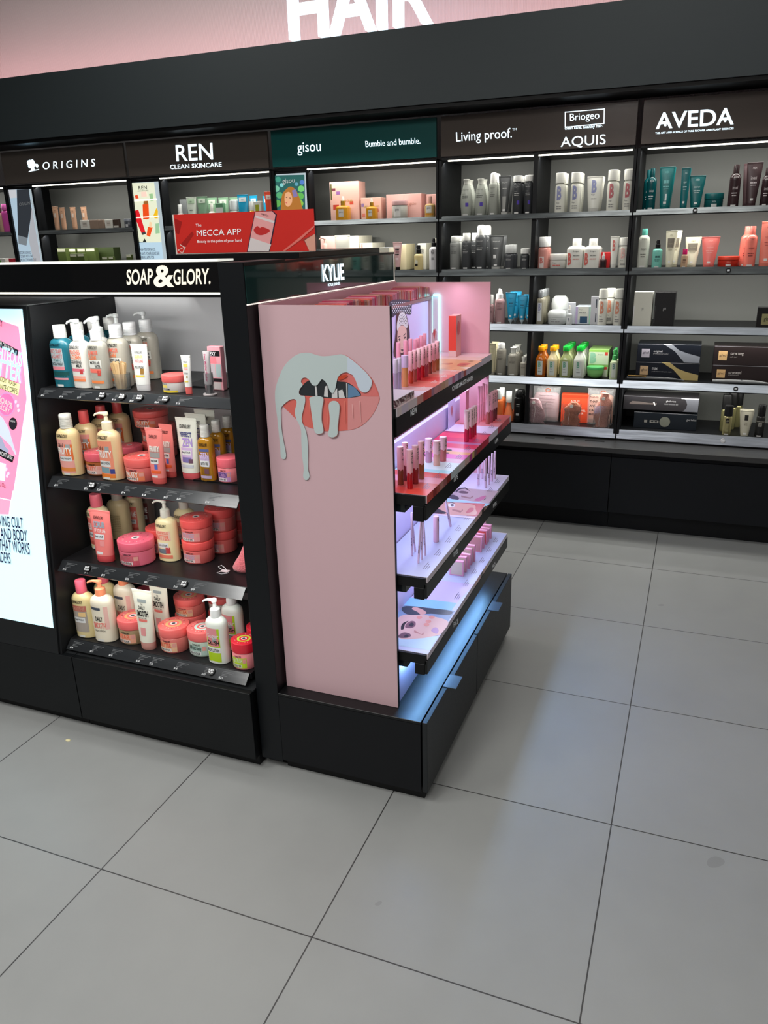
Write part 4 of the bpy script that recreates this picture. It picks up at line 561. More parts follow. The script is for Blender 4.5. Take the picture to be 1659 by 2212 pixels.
["lb",[[-1.8864,-0.0441,1.0366],[-1.8549,-0.0464,1.0149],[-1.8353,-0.0499,0.9823],[-1.8264,-0.0537,0.9463],[-1.8154,-0.0581,0.905],[-1.8213,-0.0578,0.9072],[-1.8351,-0.0552,0.9325],[-1.8569,-0.0534,0.9495],[-1.8757,-0.0518,0.964],[-1.8945,-0.0503,0.9786]],[190,200,215],0],
["lb",[[-1.8945,-0.0503,0.9786],[-1.8667,-0.0529,0.9541],[-1.8563,-0.0556,0.9284],[-1.8438,-0.0566,0.9187],[-1.8522,-0.0578,0.9075],[-1.8816,-0.0563,0.9213],[-1.9001,-0.0545,0.9386]],[150,155,180],0],
["lb",[[-1.8914,-0.0559,0.9259],[-1.8256,-0.0586,0.9002],[-1.835,-0.0606,0.8809],[-1.8948,-0.0584,0.9017]],[25,25,30],0],
["lb",[[-1.8978,-0.0607,0.8801],[-1.8618,-0.0613,0.8748],[-1.8745,-0.0671,0.82],[-1.9058,-0.0668,0.8227]],[215,225,240],0],
["lb",[[-1.7922,-0.0408,1.0684],[-1.7941,-0.0412,1.0644],[-1.7976,-0.0414,1.0625],[-1.8008,-0.0412,1.064],[-1.8016,-0.0408,1.0679],[-1.7997,-0.0404,1.072],[-1.7962,-0.0402,1.0738],[-1.793,-0.0404,1.0723]],[240,200,220],0],
["lb",[[-1.7852,-0.042,1.0573],[-1.7871,-0.0424,1.0532],[-1.7907,-0.0426,1.0514],[-1.7938,-0.0424,1.0529],[-1.7947,-0.042,1.0568],[-1.7928,-0.0416,1.0609],[-1.7892,-0.0414,1.0627],[-1.7861,-0.0415,1.0612]],[240,200,220],0],
["lb",[[-1.7847,-0.0434,1.0433],[-1.7866,-0.0439,1.0392],[-1.7901,-0.0441,1.0374],[-1.7933,-0.0439,1.0388],[-1.7941,-0.0435,1.0428],[-1.7922,-0.0431,1.0469],[-1.7887,-0.0429,1.0487],[-1.7855,-0.043,1.0472]],[240,200,220],0],
["lb",[[-1.8573,-0.0629,0.8591],[-1.8593,-0.0634,0.8548],[-1.863,-0.0636,0.8528],[-1.8663,-0.0634,0.8542],[-1.8672,-0.063,0.8583],[-1.8652,-0.0626,0.8627],[-1.8614,-0.0623,0.8647],[-1.8582,-0.0625,0.8632]],[240,200,220],0],
["lb",[[-1.8503,-0.0643,0.8463],[-1.8523,-0.0647,0.842],[-1.8561,-0.065,0.8399],[-1.8593,-0.0648,0.8414],[-1.8602,-0.0644,0.8455],[-1.8582,-0.0639,0.8498],[-1.8545,-0.0637,0.8519],[-1.8512,-0.0639,0.8504]],[240,200,220],0],
["lb",[[-1.8567,-0.0652,0.8377],[-1.8587,-0.0657,0.8334],[-1.8624,-0.0659,0.8313],[-1.8657,-0.0657,0.8328],[-1.8666,-0.0653,0.8369],[-1.8646,-0.0648,0.8412],[-1.8608,-0.0646,0.8433],[-1.8576,-0.0648,0.8418]],[240,200,220],0],
["bn",[[-1.4061,0.2985,1.5848],[-0.9411,0.2985,1.5854],[-0.9409,0.2985,1.4749],[-1.4071,0.2985,1.475]],[212,42,34],0],
["bn",[[-1.4038,0.2985,1.5749],[-1.3781,0.2985,1.5639],[-1.3935,0.2985,1.5293],[-1.4052,0.2985,1.5335]],[165,25,22],0],
["bn",[[-1.3505,0.2985,1.5335],[-1.3437,0.2985,1.5359],[-1.3416,0.2985,1.5268],[-1.3772,0.2985,1.4911],[-1.3942,0.2985,1.4993]],[170,28,24],0],
["bn",[[-1.4044,0.2985,1.485],[-1.3774,0.2985,1.4942],[-1.3769,0.2985,1.4929],[-1.4037,0.2985,1.4834]],[240,215,205],0],
["bn",[[-1.393,0.2985,1.5013],[-1.3746,0.2985,1.491],[-1.3755,0.2985,1.4892],[-1.3939,0.2985,1.4993]],[240,215,205],0],
["bn",[[-1.3768,0.2985,1.4937],[-1.3743,0.2985,1.4931],[-1.3876,0.2985,1.4749],[-1.3898,0.2985,1.4755]],[240,215,205],0],
["bn",[[-1.4044,0.2985,1.485],[-1.4024,0.2985,1.4855],[-1.3874,0.2985,1.476],[-1.3892,0.2985,1.4747]],[240,215,205],0],
["bn",[[-1.1281,0.2985,1.584],[-1.0693,0.2985,1.5842],[-1.0574,0.2985,1.5741],[-1.0887,0.2985,1.4754],[-1.1645,0.2985,1.4754]],[45,35,60],0],
["bn",[[-1.1261,0.2985,1.5832],[-1.0723,0.2985,1.5834],[-1.0616,0.2985,1.5733],[-1.0917,0.2985,1.4762],[-1.1613,0.2985,1.4764]],[238,165,165],0],
["bn",[[-1.1269,0.2985,1.5739],[-1.0655,0.2985,1.5572],[-1.0681,0.2985,1.5512],[-1.1274,0.2985,1.5684]],[225,215,215],0],
["bn",[[-1.1485,0.2985,1.5147],[-1.0817,0.2985,1.4944],[-1.0917,0.2985,1.4762],[-1.1613,0.2985,1.4764]],[225,215,215],0],
["bn",[[-1.1356,0.2985,1.5357],[-1.1235,0.2985,1.5453],[-1.1149,0.2985,1.5401],[-1.1056,0.2985,1.5423],[-1.0821,0.2985,1.5325],[-1.0967,0.2985,1.5235],[-1.1151,0.2985,1.5202],[-1.1298,0.2985,1.5255]],[200,45,45],1],
["bn",[[-1.0466,0.2985,1.4762],[-0.9941,0.2985,1.5087],[-0.9429,0.2985,1.5416],[-0.9403,0.2985,1.5379],[-0.9886,0.2985,1.5037],[-1.0377,0.2985,1.4761]],[232,120,110],0],
["bn",[[-0.9857,0.2985,1.5036],[-0.9408,0.2985,1.5197],[-0.9409,0.2985,1.4749],[-0.9614,0.2985,1.475],[-0.977,0.2985,1.5034]],[150,60,55],0],
["bn",[[-0.9741,0.2985,1.5034],[-0.9408,0.2985,1.5197],[-0.9409,0.2985,1.4749],[-0.9614,0.2985,1.475]],[225,165,145],0],
["pr",[[-3.2205,2.4285,1.853],[-3.0367,2.4285,1.8483],[-3.0317,2.4285,1.5497],[-3.0319,2.4285,1.5098],[-3.2214,2.4285,1.5118]],[222,226,200],0],
["pr",[[-3.2216,2.4285,1.5106],[-3.0321,2.4285,1.5086],[-3.0324,2.4285,1.3637],[-3.2216,2.4285,1.3624]],[178,205,222],0],
["pr",[[-3.2189,2.4285,1.6923],[-3.1738,2.4285,1.7011],[-3.1397,2.4285,1.5645],[-3.1688,2.4285,1.556]],[215,30,40],0],
["pr",[[-3.1709,2.4285,1.5684],[-3.1409,2.4285,1.572],[-3.1378,2.4285,1.5614],[-3.1651,2.4285,1.554]],[60,60,62],0],
["pr",[[-3.138,2.4285,1.7288],[-3.0944,2.4285,1.7321],[-3.1008,2.4285,1.649],[-3.1199,2.4285,1.6423],[-3.1467,2.4285,1.6474]],[225,75,25],0],
["pr",[[-3.1272,2.4285,1.7476],[-3.0959,2.4285,1.7483],[-3.0947,2.4285,1.7303],[-3.1325,2.4285,1.7286]],[150,95,45],0],
["pr",[[-3.1183,2.4285,1.6008],[-3.0835,2.4285,1.5968],[-3.1114,2.4285,1.5423],[-3.136,2.4285,1.5521]],[230,80,30],0],
["pr",[[-3.1019,2.4285,1.6308],[-3.0833,2.4285,1.6242],[-3.0918,2.4285,1.594],[-3.1106,2.4285,1.5994]],[235,200,160],0],
["pr",[[-3.0701,2.4285,1.6602],[-3.0398,2.4285,1.7073],[-3.0309,2.4285,1.689],[-3.0385,2.4285,1.6471],[-3.0602,2.4285,1.6478]],[230,180,30],0],
["pr",[[-3.0608,2.4285,1.6175],[-3.0332,2.4285,1.6198],[-3.0354,2.4285,1.562],[-3.067,2.4285,1.5597]],[150,190,150],0],
["pr",[[-3.1871,2.4285,1.7817],[-3.1661,2.4285,1.7851],[-3.1599,2.4285,1.7645],[-3.1837,2.4285,1.7636]],[220,75,40],0],
["pr",[[-3.1385,2.4285,1.8007],[-3.0996,2.4285,1.8003],[-3.0977,2.4285,1.7722],[-3.1391,2.4285,1.7721]],[240,205,190],0],
["pr",[[-3.0823,2.4285,1.7865],[-3.0549,2.4285,1.7884],[-3.0534,2.4285,1.7467],[-3.0768,2.4285,1.7458]],[150,190,140],0],
["pr",[[-3.2306,2.4285,1.7576],[-3.0283,2.4285,1.7594],[-3.0274,2.4285,1.7499],[-3.2298,2.4285,1.7479]],[250,250,240],0],
["pr",[[-3.2324,2.4285,1.658],[-3.0271,2.4285,1.6619],[-3.0264,2.4285,1.6558],[-3.2318,2.4285,1.6518]],[248,248,235],0],
["pr",[[-3.2198,2.4285,1.5218],[-3.1715,2.4285,1.5127],[-3.1523,2.4285,1.534],[-3.1399,2.4285,1.5114],[-3.2214,2.4285,1.5118]],[35,40,40],0],
["po",[[-4.1954,2.4285,1.8558],[-4.0081,2.4285,1.853],[-4.0025,2.4285,1.3669],[-4.1954,2.4285,1.3653]],[172,195,212],0],
["po",[[-4.1094,2.4285,1.8535],[-4.0081,2.4285,1.853],[-4.0131,2.4285,1.722],[-4.0846,2.4285,1.558],[-4.1641,2.4285,1.5763]],[48,52,58],0],
["po",[[-4.1641,2.4285,1.5763],[-4.0846,2.4285,1.558],[-4.1065,2.4285,1.5101],[-4.172,2.4285,1.5234]],[120,128,135],0],
["po",[[-4.1954,2.4285,1.8558],[-4.1121,2.4285,1.8536],[-4.1189,2.4285,1.806],[-4.1961,2.4285,1.8045]],[198,200,205],0],
["po",[[-4.0073,2.4285,1.7474],[-4.0041,2.4285,1.3803],[-4.0637,2.4285,1.3776],[-4.0796,2.4285,1.548]],[170,172,178],0],
["pg",[[-2.2235,2.4285,1.8481],[-2.0298,2.4285,1.8426],[-2.0371,2.4285,1.6171],[-2.2301,2.4285,1.6205]],[40,92,88],0],
["pg",[[-2.1784,2.4285,1.825],[-2.1843,2.4285,1.8151],[-2.197,2.4285,1.8115],[-2.2091,2.4285,1.8162],[-2.2135,2.4285,1.8266],[-2.2075,2.4285,1.8365],[-2.1948,2.4285,1.8401],[-2.1827,2.4285,1.8353]],[60,140,120],1],
["pg",[[-2.1909,2.4285,1.7776],[-2.1978,2.4285,1.766],[-2.2128,2.4285,1.7617],[-2.227,2.4285,1.7672],[-2.2321,2.4285,1.7794],[-2.225,2.4285,1.791],[-2.2101,2.4285,1.7953],[-2.196,2.4285,1.7897]],[110,180,150],1],
["pg",[[-2.173,2.4285,1.7431],[-2.1799,2.4285,1.7314],[-2.1949,2.4285,1.727],[-2.209,2.4285,1.7326],[-2.2141,2.4285,1.7448],[-2.2071,2.4285,1.7565],[-2.1922,2.4285,1.7608],[-2.1781,2.4285,1.7553]],[80,160,110],1],
["pg",[[-2.0345,2.4285,1.771],[-2.0412,2.4285,1.7595],[-2.0557,2.4285,1.7552],[-2.0696,2.4285,1.7607],[-2.0747,2.4285,1.7727],[-2.068,2.4285,1.7842],[-2.0535,2.4285,1.7884],[-2.0396,2.4285,1.783]],[110,190,110],1],
["pg",[[-2.0399,2.4285,1.733],[-2.0475,2.4285,1.7198],[-2.0642,2.4285,1.7148],[-2.0802,2.4285,1.721],[-2.086,2.4285,1.7349],[-2.0783,2.4285,1.7481],[-2.0616,2.4285,1.753],[-2.0457,2.4285,1.7468]],[90,170,80],1],
["pg",[[-2.0324,2.4285,1.8041],[-2.0371,2.4285,1.7959],[-2.0474,2.4285,1.7929],[-2.0573,2.4285,1.7968],[-2.061,2.4285,1.8054],[-2.0562,2.4285,1.8135],[-2.0459,2.4285,1.8165],[-2.036,2.4285,1.8126]],[80,120,190],1],
["pg",[[-2.0453,2.4285,1.6948],[-2.053,2.4285,1.6815],[-2.0697,2.4285,1.6764],[-2.0857,2.4285,1.6826],[-2.0916,2.4285,1.6965],[-2.0838,2.4285,1.7099],[-2.0671,2.4285,1.7149],[-2.0511,2.4285,1.7087]],[130,180,70],1],
["pg",[[-2.1881,2.4285,1.7001],[-2.1961,2.4285,1.6866],[-2.2133,2.4285,1.6814],[-2.2296,2.4285,1.6878],[-2.2354,2.4285,1.7018],[-2.2274,2.4285,1.7153],[-2.2102,2.4285,1.7204],[-2.1939,2.4285,1.714]],[90,160,80],1],
["pg",[[-2.162,2.4285,1.7956],[-2.1663,2.4285,1.7883],[-2.1756,2.4285,1.7856],[-2.1845,2.4285,1.7891],[-2.1876,2.4285,1.7967],[-2.1833,2.4285,1.804],[-2.174,2.4285,1.8066],[-2.1651,2.4285,1.8032]],[120,190,190],1],
["pg",[[-2.0702,2.4285,1.7963],[-2.074,2.4285,1.7897],[-2.0824,2.4285,1.7873],[-2.0903,2.4285,1.7905],[-2.0932,2.4285,1.7973],[-2.0894,2.4285,1.8039],[-2.081,2.4285,1.8063],[-2.0731,2.4285,1.8031]],[90,150,170],1],
["pg",[[-2.1907,2.4285,1.666],[-2.1796,2.4285,1.7337],[-2.1627,2.4285,1.762],[-2.1231,2.4285,1.7853],[-2.0894,2.4285,1.7685],[-2.069,2.4285,1.7294],[-2.0597,2.4285,1.6954],[-2.0533,2.4285,1.6176],[-2.1971,2.4285,1.622]],[165,105,45],1],
["pg",[[-2.158,2.4285,1.7474],[-2.1309,2.4285,1.7583],[-2.115,2.4285,1.736],[-2.1174,2.4285,1.7023],[-2.1424,2.4285,1.6814],[-2.1616,2.4285,1.6991]],[215,160,120],1],
["pg",[[-2.1129,2.4285,1.7647],[-2.0893,2.4285,1.7709],[-2.0773,2.4285,1.7345],[-2.1039,2.4285,1.7284]],[120,110,160],0],
["pg",[[-2.1532,2.4285,1.7327],[-2.1432,2.4285,1.7342],[-2.1434,2.4285,1.7304],[-2.1529,2.4285,1.7288]],[60,35,30],0],
["pg",[[-2.1318,2.4285,1.7294],[-2.1203,2.4285,1.7275],[-2.1217,2.4285,1.7242],[-2.1321,2.4285,1.7261]],[60,35,30],0],
["pg",[[-2.1582,2.4285,1.7063],[-2.1479,2.4285,1.7025],[-2.1541,2.4285,1.6979]],[180,70,70],0],
["sc",[[-0.8015,0.5104,1.3209],[-0.8015,0.6902,1.3088],[-0.8015,0.7055,1.2787],[-0.8015,0.6925,1.2638],[-0.8015,0.6013,1.2789],[-0.8015,0.563,1.276],[-0.8015,0.5111,1.2734]],[42,52,72],1],
["sc",[[-0.8015,0.5524,1.2205],[-0.8015,0.563,1.276],[-0.8015,0.6016,1.284],[-0.8015,0.6481,1.2706],[-0.8015,0.6748,1.2333],[-0.8015,0.6856,1.1942],[-0.8015,0.6745,1.1271],[-0.8015,0.6336,1.1302],[-0.8015,0.5333,1.15]],[62,34,40],1],
["sc",[[-0.8015,0.5651,1.2449],[-0.8015,0.5855,1.2713],[-0.8015,0.6106,1.2788],[-0.8015,0.6402,1.2713],[-0.8015,0.6631,1.2453],[-0.8015,0.6581,1.2244],[-0.8015,0.6087,1.2403],[-0.8015,0.5715,1.2235]],[225,228,238],1],
["sc",[[-0.8015,0.5689,1.2186],[-0.8015,0.5797,1.233],[-0.8015,0.6109,1.2375],[-0.8015,0.6422,1.2288],[-0.8015,0.6552,1.214],[-0.8015,0.6503,1.1768],[-0.8015,0.6268,1.1556],[-0.8015,0.6042,1.1506],[-0.8015,0.5815,1.1644],[-0.8015,0.5675,1.1926]],[222,188,182],1],
["sc",[[-0.8015,0.5729,1.2063],[-0.8015,0.5961,1.2075],[-0.8015,0.5975,1.2047],[-0.8015,0.5743,1.2033]],[60,40,50],0],
["sc",[[-0.8015,0.6211,1.2046],[-0.8015,0.647,1.2109],[-0.8015,0.6485,1.2078],[-0.8015,0.6241,1.2015]],[60,40,50],0],
["sc",[[-0.8015,0.5755,1.1974],[-0.8015,0.5864,1.2003],[-0.8015,0.597,1.1937],[-0.8015,0.586,1.1913]],[60,40,50],0],
["sc",[[-0.8015,0.6239,1.1957],[-0.8015,0.6369,1.2],[-0.8015,0.6463,1.1957],[-0.8015,0.6349,1.1922]],[60,40,50],0],
["sc",[[-0.8015,0.5954,1.1625],[-0.8015,0.6096,1.1627],[-0.8015,0.6229,1.1583],[-0.8015,0.6091,1.154]],[60,40,50],0],
["sc",[[-0.8015,0.6052,1.1698],[-0.8015,0.6113,1.1663],[-0.8015,0.605,1.166]],[60,40,50],0],
["sc",[[-0.8015,0.521,1.3171],[-0.8015,0.529,1.3164],[-0.8015,0.5303,1.3133],[-0.8015,0.5223,1.314]],[215,222,235],0],
["sc",[[-0.8015,0.5392,1.3156],[-0.8015,0.5473,1.315],[-0.8015,0.5486,1.3118],[-0.8015,0.5405,1.3125]],[215,222,235],0],
["sc",[[-0.8015,0.5576,1.3141],[-0.8015,0.5658,1.3135],[-0.8015,0.5672,1.3103],[-0.8015,0.5589,1.311]],[215,222,235],0],
["sc",[[-0.8015,0.5763,1.3126],[-0.8015,0.5846,1.312],[-0.8015,0.586,1.3088],[-0.8015,0.5776,1.3095]],[215,222,235],0],
["sc",[[-0.8015,0.5953,1.3111],[-0.8015,0.6037,1.3104],[-0.8015,0.6051,1.3072],[-0.8015,0.5966,1.3079]],[215,222,235],0],
["sc",[[-0.8015,0.6145,1.3096],[-0.8015,0.623,1.3089],[-0.8015,0.6244,1.3056],[-0.8015,0.6159,1.3063]],[215,222,235],0],
["sc",[[-0.8015,0.634,1.308],[-0.8015,0.6426,1.3073],[-0.8015,0.6441,1.304],[-0.8015,0.6354,1.3048]],[215,222,235],0],
["sc",[[-0.8015,0.6537,1.3064],[-0.8015,0.6625,1.3057],[-0.8015,0.664,1.3024],[-0.8015,0.6552,1.3031]],[215,222,235],0],
["sc",[[-0.8015,0.6738,1.3048],[-0.8015,0.6827,1.3041],[-0.8015,0.6842,1.3008],[-0.8015,0.6752,1.3015]],[215,222,235],0],
["sc",[[-0.8015,0.5294,1.3104],[-0.8015,0.5374,1.3097],[-0.8015,0.5387,1.3066],[-0.8015,0.5306,1.3073]],[215,222,235],0],
["sc",[[-0.8015,0.5477,1.3089],[-0.8015,0.5558,1.3082],[-0.8015,0.5571,1.3051],[-0.8015,0.549,1.3057]],[215,222,235],0],
["sc",[[-0.8015,0.5662,1.3073],[-0.8015,0.5745,1.3067],[-0.8015,0.5758,1.3035],[-0.8015,0.5676,1.3042]],[215,222,235],0],
["sc",[[-0.8015,0.585,1.3058],[-0.8015,0.5934,1.3051],[-0.8015,0.5948,1.3019],[-0.8015,0.5864,1.3026]],[215,222,235],0],
["sc",[[-0.8015,0.6041,1.3042],[-0.8015,0.6126,1.3035],[-0.8015,0.614,1.3003],[-0.8015,0.6055,1.301]],[215,222,235],0],
["sc",[[-0.8015,0.6235,1.3026],[-0.8015,0.6321,1.3019],[-0.8015,0.6335,1.2987],[-0.8015,0.6249,1.2994]],[215,222,235],0],
["sc",[[-0.8015,0.6431,1.301],[-0.8015,0.6518,1.3003],[-0.8015,0.6533,1.297],[-0.8015,0.6445,1.2977]],[215,222,235],0],
["sc",[[-0.8015,0.663,1.2994],[-0.8015,0.6719,1.2986],[-0.8015,0.6734,1.2953],[-0.8015,0.6645,1.2961]],[215,222,235],0],
["sc",[[-0.8015,0.6832,1.2977],[-0.8015,0.6922,1.2969],[-0.8015,0.6937,1.2936],[-0.8015,0.6847,1.2944]],[215,222,235],0],
["sc",[[-0.8015,0.5203,1.3051],[-0.8015,0.5283,1.3045],[-0.8015,0.5296,1.3013],[-0.8015,0.5216,1.302]],[215,222,235],0],
["sc",[[-0.8015,0.5385,1.3036],[-0.8015,0.5466,1.3029],[-0.8015,0.5479,1.2998],[-0.8015,0.5398,1.3005]],[215,222,235],0],
["sc",[[-0.8015,0.5569,1.302],[-0.8015,0.5652,1.3013],[-0.8015,0.5665,1.2982],[-0.8015,0.5583,1.2989]],[215,222,235],0],
["sc",[[-0.8015,0.5757,1.3004],[-0.8015,0.584,1.2997],[-0.8015,0.5853,1.2965],[-0.8015,0.577,1.2973]],[215,222,235],0],
["sc",[[-0.8015,0.5946,1.2988],[-0.8015,0.603,1.2981],[-0.8015,0.6044,1.2949],[-0.8015,0.596,1.2956]],[215,222,235],0],
["sc",[[-0.8015,0.6139,1.2972],[-0.8015,0.6224,1.2965],[-0.8015,0.6238,1.2932],[-0.8015,0.6152,1.294]],[215,222,235],0],
["sc",[[-0.8015,0.6334,1.2955],[-0.8015,0.642,1.2948],[-0.8015,0.6435,1.2915],[-0.8015,0.6348,1.2923]],[215,222,235],0],
["sc",[[-0.8015,0.6532,1.2939],[-0.8015,0.662,1.2931],[-0.8015,0.6634,1.2898],[-0.8015,0.6546,1.2906]],[215,222,235],0],
["sc",[[-0.8015,0.6732,1.2922],[-0.8015,0.6822,1.2914],[-0.8015,0.6836,1.2881],[-0.8015,0.6747,1.2889]],[215,222,235],0],
["sc",[[-0.8015,0.5286,1.2984],[-0.8015,0.5367,1.2977],[-0.8015,0.538,1.2946],[-0.8015,0.5299,1.2953]],[215,222,235],0],
["sc",[[-0.8015,0.547,1.2968],[-0.8015,0.5551,1.2961],[-0.8015,0.5564,1.2929],[-0.8015,0.5483,1.2936]],[215,222,235],0],
["sc",[[-0.8015,0.5656,1.2952],[-0.8015,0.5738,1.2945],[-0.8015,0.5752,1.2913],[-0.8015,0.5669,1.292]],[215,222,235],0],
["sc",[[-0.8015,0.5844,1.2935],[-0.8015,0.5928,1.2928],[-0.8015,0.5941,1.2896],[-0.8015,0.5858,1.2903]],[215,222,235],0],
["sc",[[-0.8015,0.6035,1.2919],[-0.8015,0.612,1.2911],[-0.8015,0.6134,1.2879],[-0.8015,0.6049,1.2887]],[215,222,235],0],
["sc",[[-0.8015,0.6229,1.2902],[-0.8015,0.6315,1.2894],[-0.8015,0.6329,1.2862],[-0.8015,0.6243,1.2869]],[215,222,235],0],
["sc",[[-0.8015,0.6425,1.2885],[-0.8015,0.6513,1.2877],[-0.8015,0.6527,1.2844],[-0.8015,0.644,1.2852]],[215,222,235],0],
["sc",[[-0.8015,0.6625,1.2867],[-0.8015,0.6713,1.286],[-0.8015,0.6728,1.2827],[-0.8015,0.6639,1.2834]],[215,222,235],0],
["sc",[[-0.8015,0.6827,1.285],[-0.8015,0.6917,1.2842],[-0.8015,0.6932,1.2809],[-0.8015,0.6842,1.2816]],[215,222,235],0],
["sc",[[-0.8015,0.5196,1.2932],[-0.8015,0.5276,1.2925],[-0.8015,0.5288,1.2893],[-0.8015,0.5209,1.29]],[215,222,235],0],
["sc",[[-0.8015,0.5378,1.2915],[-0.8015,0.5459,1.2908],[-0.8015,0.5472,1.2877],[-0.8015,0.5391,1.2884]],[215,222,235],0],
["sc",[[-0.8015,0.5563,1.2899],[-0.8015,0.5645,1.2892],[-0.8015,0.5658,1.286],[-0.8015,0.5576,1.2867]],[215,222,235],0],
["sc",[[-0.8015,0.575,1.2882],[-0.8015,0.5833,1.2875],[-0.8015,0.5847,1.2843],[-0.8015,0.5763,1.285]],[215,222,235],0],
["sc",[[-0.8015,0.594,1.2865],[-0.8015,0.6024,1.2858],[-0.8015,0.6038,1.2825],[-0.8015,0.5954,1.2833]],[215,222,235],0],
["sc",[[-0.8015,0.6132,1.2848],[-0.8015,0.6218,1.284],[-0.8015,0.6232,1.2808],[-0.8015,0.6146,1.2815]],[215,222,235],0],
["sc",[[-0.8015,0.6328,1.2831],[-0.8015,0.6415,1.2823],[-0.8015,0.6429,1.279],[-0.8015,0.6342,1.2798]],[215,222,235],0],
["sc",[[-0.8015,0.6526,1.2813],[-0.8015,0.6614,1.2805],[-0.8015,0.6629,1.2772],[-0.8015,0.654,1.278]],[215,222,235],0],
["sc",[[-0.8015,0.6727,1.2795],[-0.8015,0.6816,1.2787],[-0.8015,0.6831,1.2753],[-0.8015,0.6742,1.2762]],[215,222,235],0],
["sc",[[-0.8015,0.5279,1.2864],[-0.8015,0.536,1.2856],[-0.8015,0.5373,1.2825],[-0.8015,0.5292,1.2832]],[215,222,235],0],
["sc",[[-0.8015,0.5463,1.2847],[-0.8015,0.5544,1.2839],[-0.8015,0.5558,1.2808],[-0.8015,0.5476,1.2815]],[215,222,235],0],
["sc",[[-0.8015,0.5649,1.283],[-0.8015,0.5732,1.2822],[-0.8015,0.5745,1.279],[-0.8015,0.5662,1.2798]],[215,222,235],0],
["sc",[[-0.8015,0.5837,1.2813],[-0.8015,0.5921,1.2805],[-0.8015,0.5935,1.2773],[-0.8015,0.5851,1.278]],[215,222,235],0],
["sc",[[-0.8015,0.6029,1.2795],[-0.8015,0.6114,1.2787],[-0.8015,0.6128,1.2755],[-0.8015,0.6043,1.2763]],[215,222,235],0],
["sc",[[-0.8015,0.6223,1.2777],[-0.8015,0.6309,1.2769],[-0.8015,0.6323,1.2737],[-0.8015,0.6237,1.2745]],[215,222,235],0],
["sc",[[-0.8015,0.642,1.2759],[-0.8015,0.6507,1.2751],[-0.8015,0.6522,1.2718],[-0.8015,0.6434,1.2726]],[215,222,235],0],
["sc",[[-0.8015,0.6619,1.2741],[-0.8015,0.6708,1.2733],[-0.8015,0.6723,1.2699],[-0.8015,0.6634,1.2708]],[215,222,235],0],
["sc",[[-0.8015,0.6822,1.2722],[-0.8015,0.6912,1.2714],[-0.8015,0.6927,1.2681],[-0.8015,0.6837,1.2689]],[215,222,235],0],
["sc",[[-0.8015,0.5793,1.2683],[-0.8015,0.5853,1.2677],[-0.8015,0.586,1.2653],[-0.8015,0.5799,1.2659]],[35,42,60],0],
["sc",[[-0.8015,0.594,1.2715],[-0.8015,0.6001,1.2709],[-0.8015,0.6008,1.2685],[-0.8015,0.5946,1.2691]],[35,42,60],0],
["sc",[[-0.8015,0.6087,1.2717],[-0.8015,0.6149,1.2711],[-0.8015,0.6156,1.2687],[-0.8015,0.6094,1.2693]],[35,42,60],0],
["sc",[[-0.8015,0.6234,1.2687],[-0.8015,0.6297,1.2681],[-0.8015,0.6304,1.2657],[-0.8015,0.6241,1.2663]],[35,42,60],0],
["sc",[[-0.8015,0.6382,1.2626],[-0.8015,0.6445,1.262],[-0.8015,0.6452,1.2595],[-0.8015,0.6388,1.2602]],[35,42,60],0],
["sc",[[-0.8015,0.5858,1.2627],[-0.8015,0.5919,1.2621],[-0.8015,0.5926,1.2597],[-0.8015,0.5865,1.2603]],[35,42,60],0],
["sc",[[-0.8015,0.6007,1.2659],[-0.8015,0.6068,1.2654],[-0.8015,0.6075,1.263],[-0.8015,0.6013,1.2635]],[35,42,60],0],
["sc",[[-0.8015,0.6154,1.2661],[-0.8015,0.6217,1.2655],[-0.8015,0.6224,1.2631],[-0.8015,0.6161,1.2637]],[35,42,60],0],
["sc",[[-0.8015,0.6302,1.2631],[-0.8015,0.6366,1.2625],[-0.8015,0.6372,1.26],[-0.8015,0.6309,1.2607]],[35,42,60],0],
["sc",[[-0.8015,0.6451,1.2569],[-0.8015,0.6515,1.2563],[-0.8015,0.6522,1.2538],[-0.8015,0.6458,1.2545]],[35,42,60],0],
["sc",[[-0.8015,0.5787,1.2585],[-0.8015,0.5848,1.2579],[-0.8015,0.5855,1.2555],[-0.8015,0.5794,1.2561]],[35,42,60],0],
["sc",[[-0.8015,0.5935,1.2617],[-0.8015,0.5996,1.2611],[-0.8015,0.6003,1.2587],[-0.8015,0.5941,1.2593]],[35,42,60],0],
["sc",[[-0.8015,0.6082,1.2618],[-0.8015,0.6144,1.2612],[-0.8015,0.6151,1.2588],[-0.8015,0.6089,1.2594]],[35,42,60],0],
["sc",[[-0.8015,0.6229,1.2588],[-0.8015,0.6292,1.2582],[-0.8015,0.6299,1.2558],[-0.8015,0.6236,1.2564]],[35,42,60],0],
["sc",[[-0.8015,0.6377,1.2526],[-0.8015,0.6441,1.252],[-0.8015,0.6447,1.2495],[-0.8015,0.6384,1.2502]],[35,42,60],0],
["sc",[[-0.8015,0.5853,1.2529],[-0.8015,0.5914,1.2523],[-0.8015,0.5921,1.2499],[-0.8015,0.586,1.2505]],[35,42,60],0],
["sc",[[-0.8015,0.6001,1.2561],[-0.8015,0.6063,1.2555],[-0.8015,0.607,1.2531],[-0.8015,0.6008,1.2537]],[35,42,60],0],
["sc",[[-0.8015,0.615,1.2562],[-0.8015,0.6212,1.2556],[-0.8015,0.6219,1.2531],[-0.8015,0.6156,1.2538]],[35,42,60],0],
["sc",[[-0.8015,0.6298,1.2531],[-0.8015,0.6361,1.2525],[-0.8015,0.6368,1.2501],[-0.8015,0.6305,1.2507]],[35,42,60],0],
["sc",[[-0.8015,0.6446,1.2469],[-0.8015,0.651,1.2462],[-0.8015,0.6517,1.2438],[-0.8015,0.6453,1.2444]],[35,42,60],0],
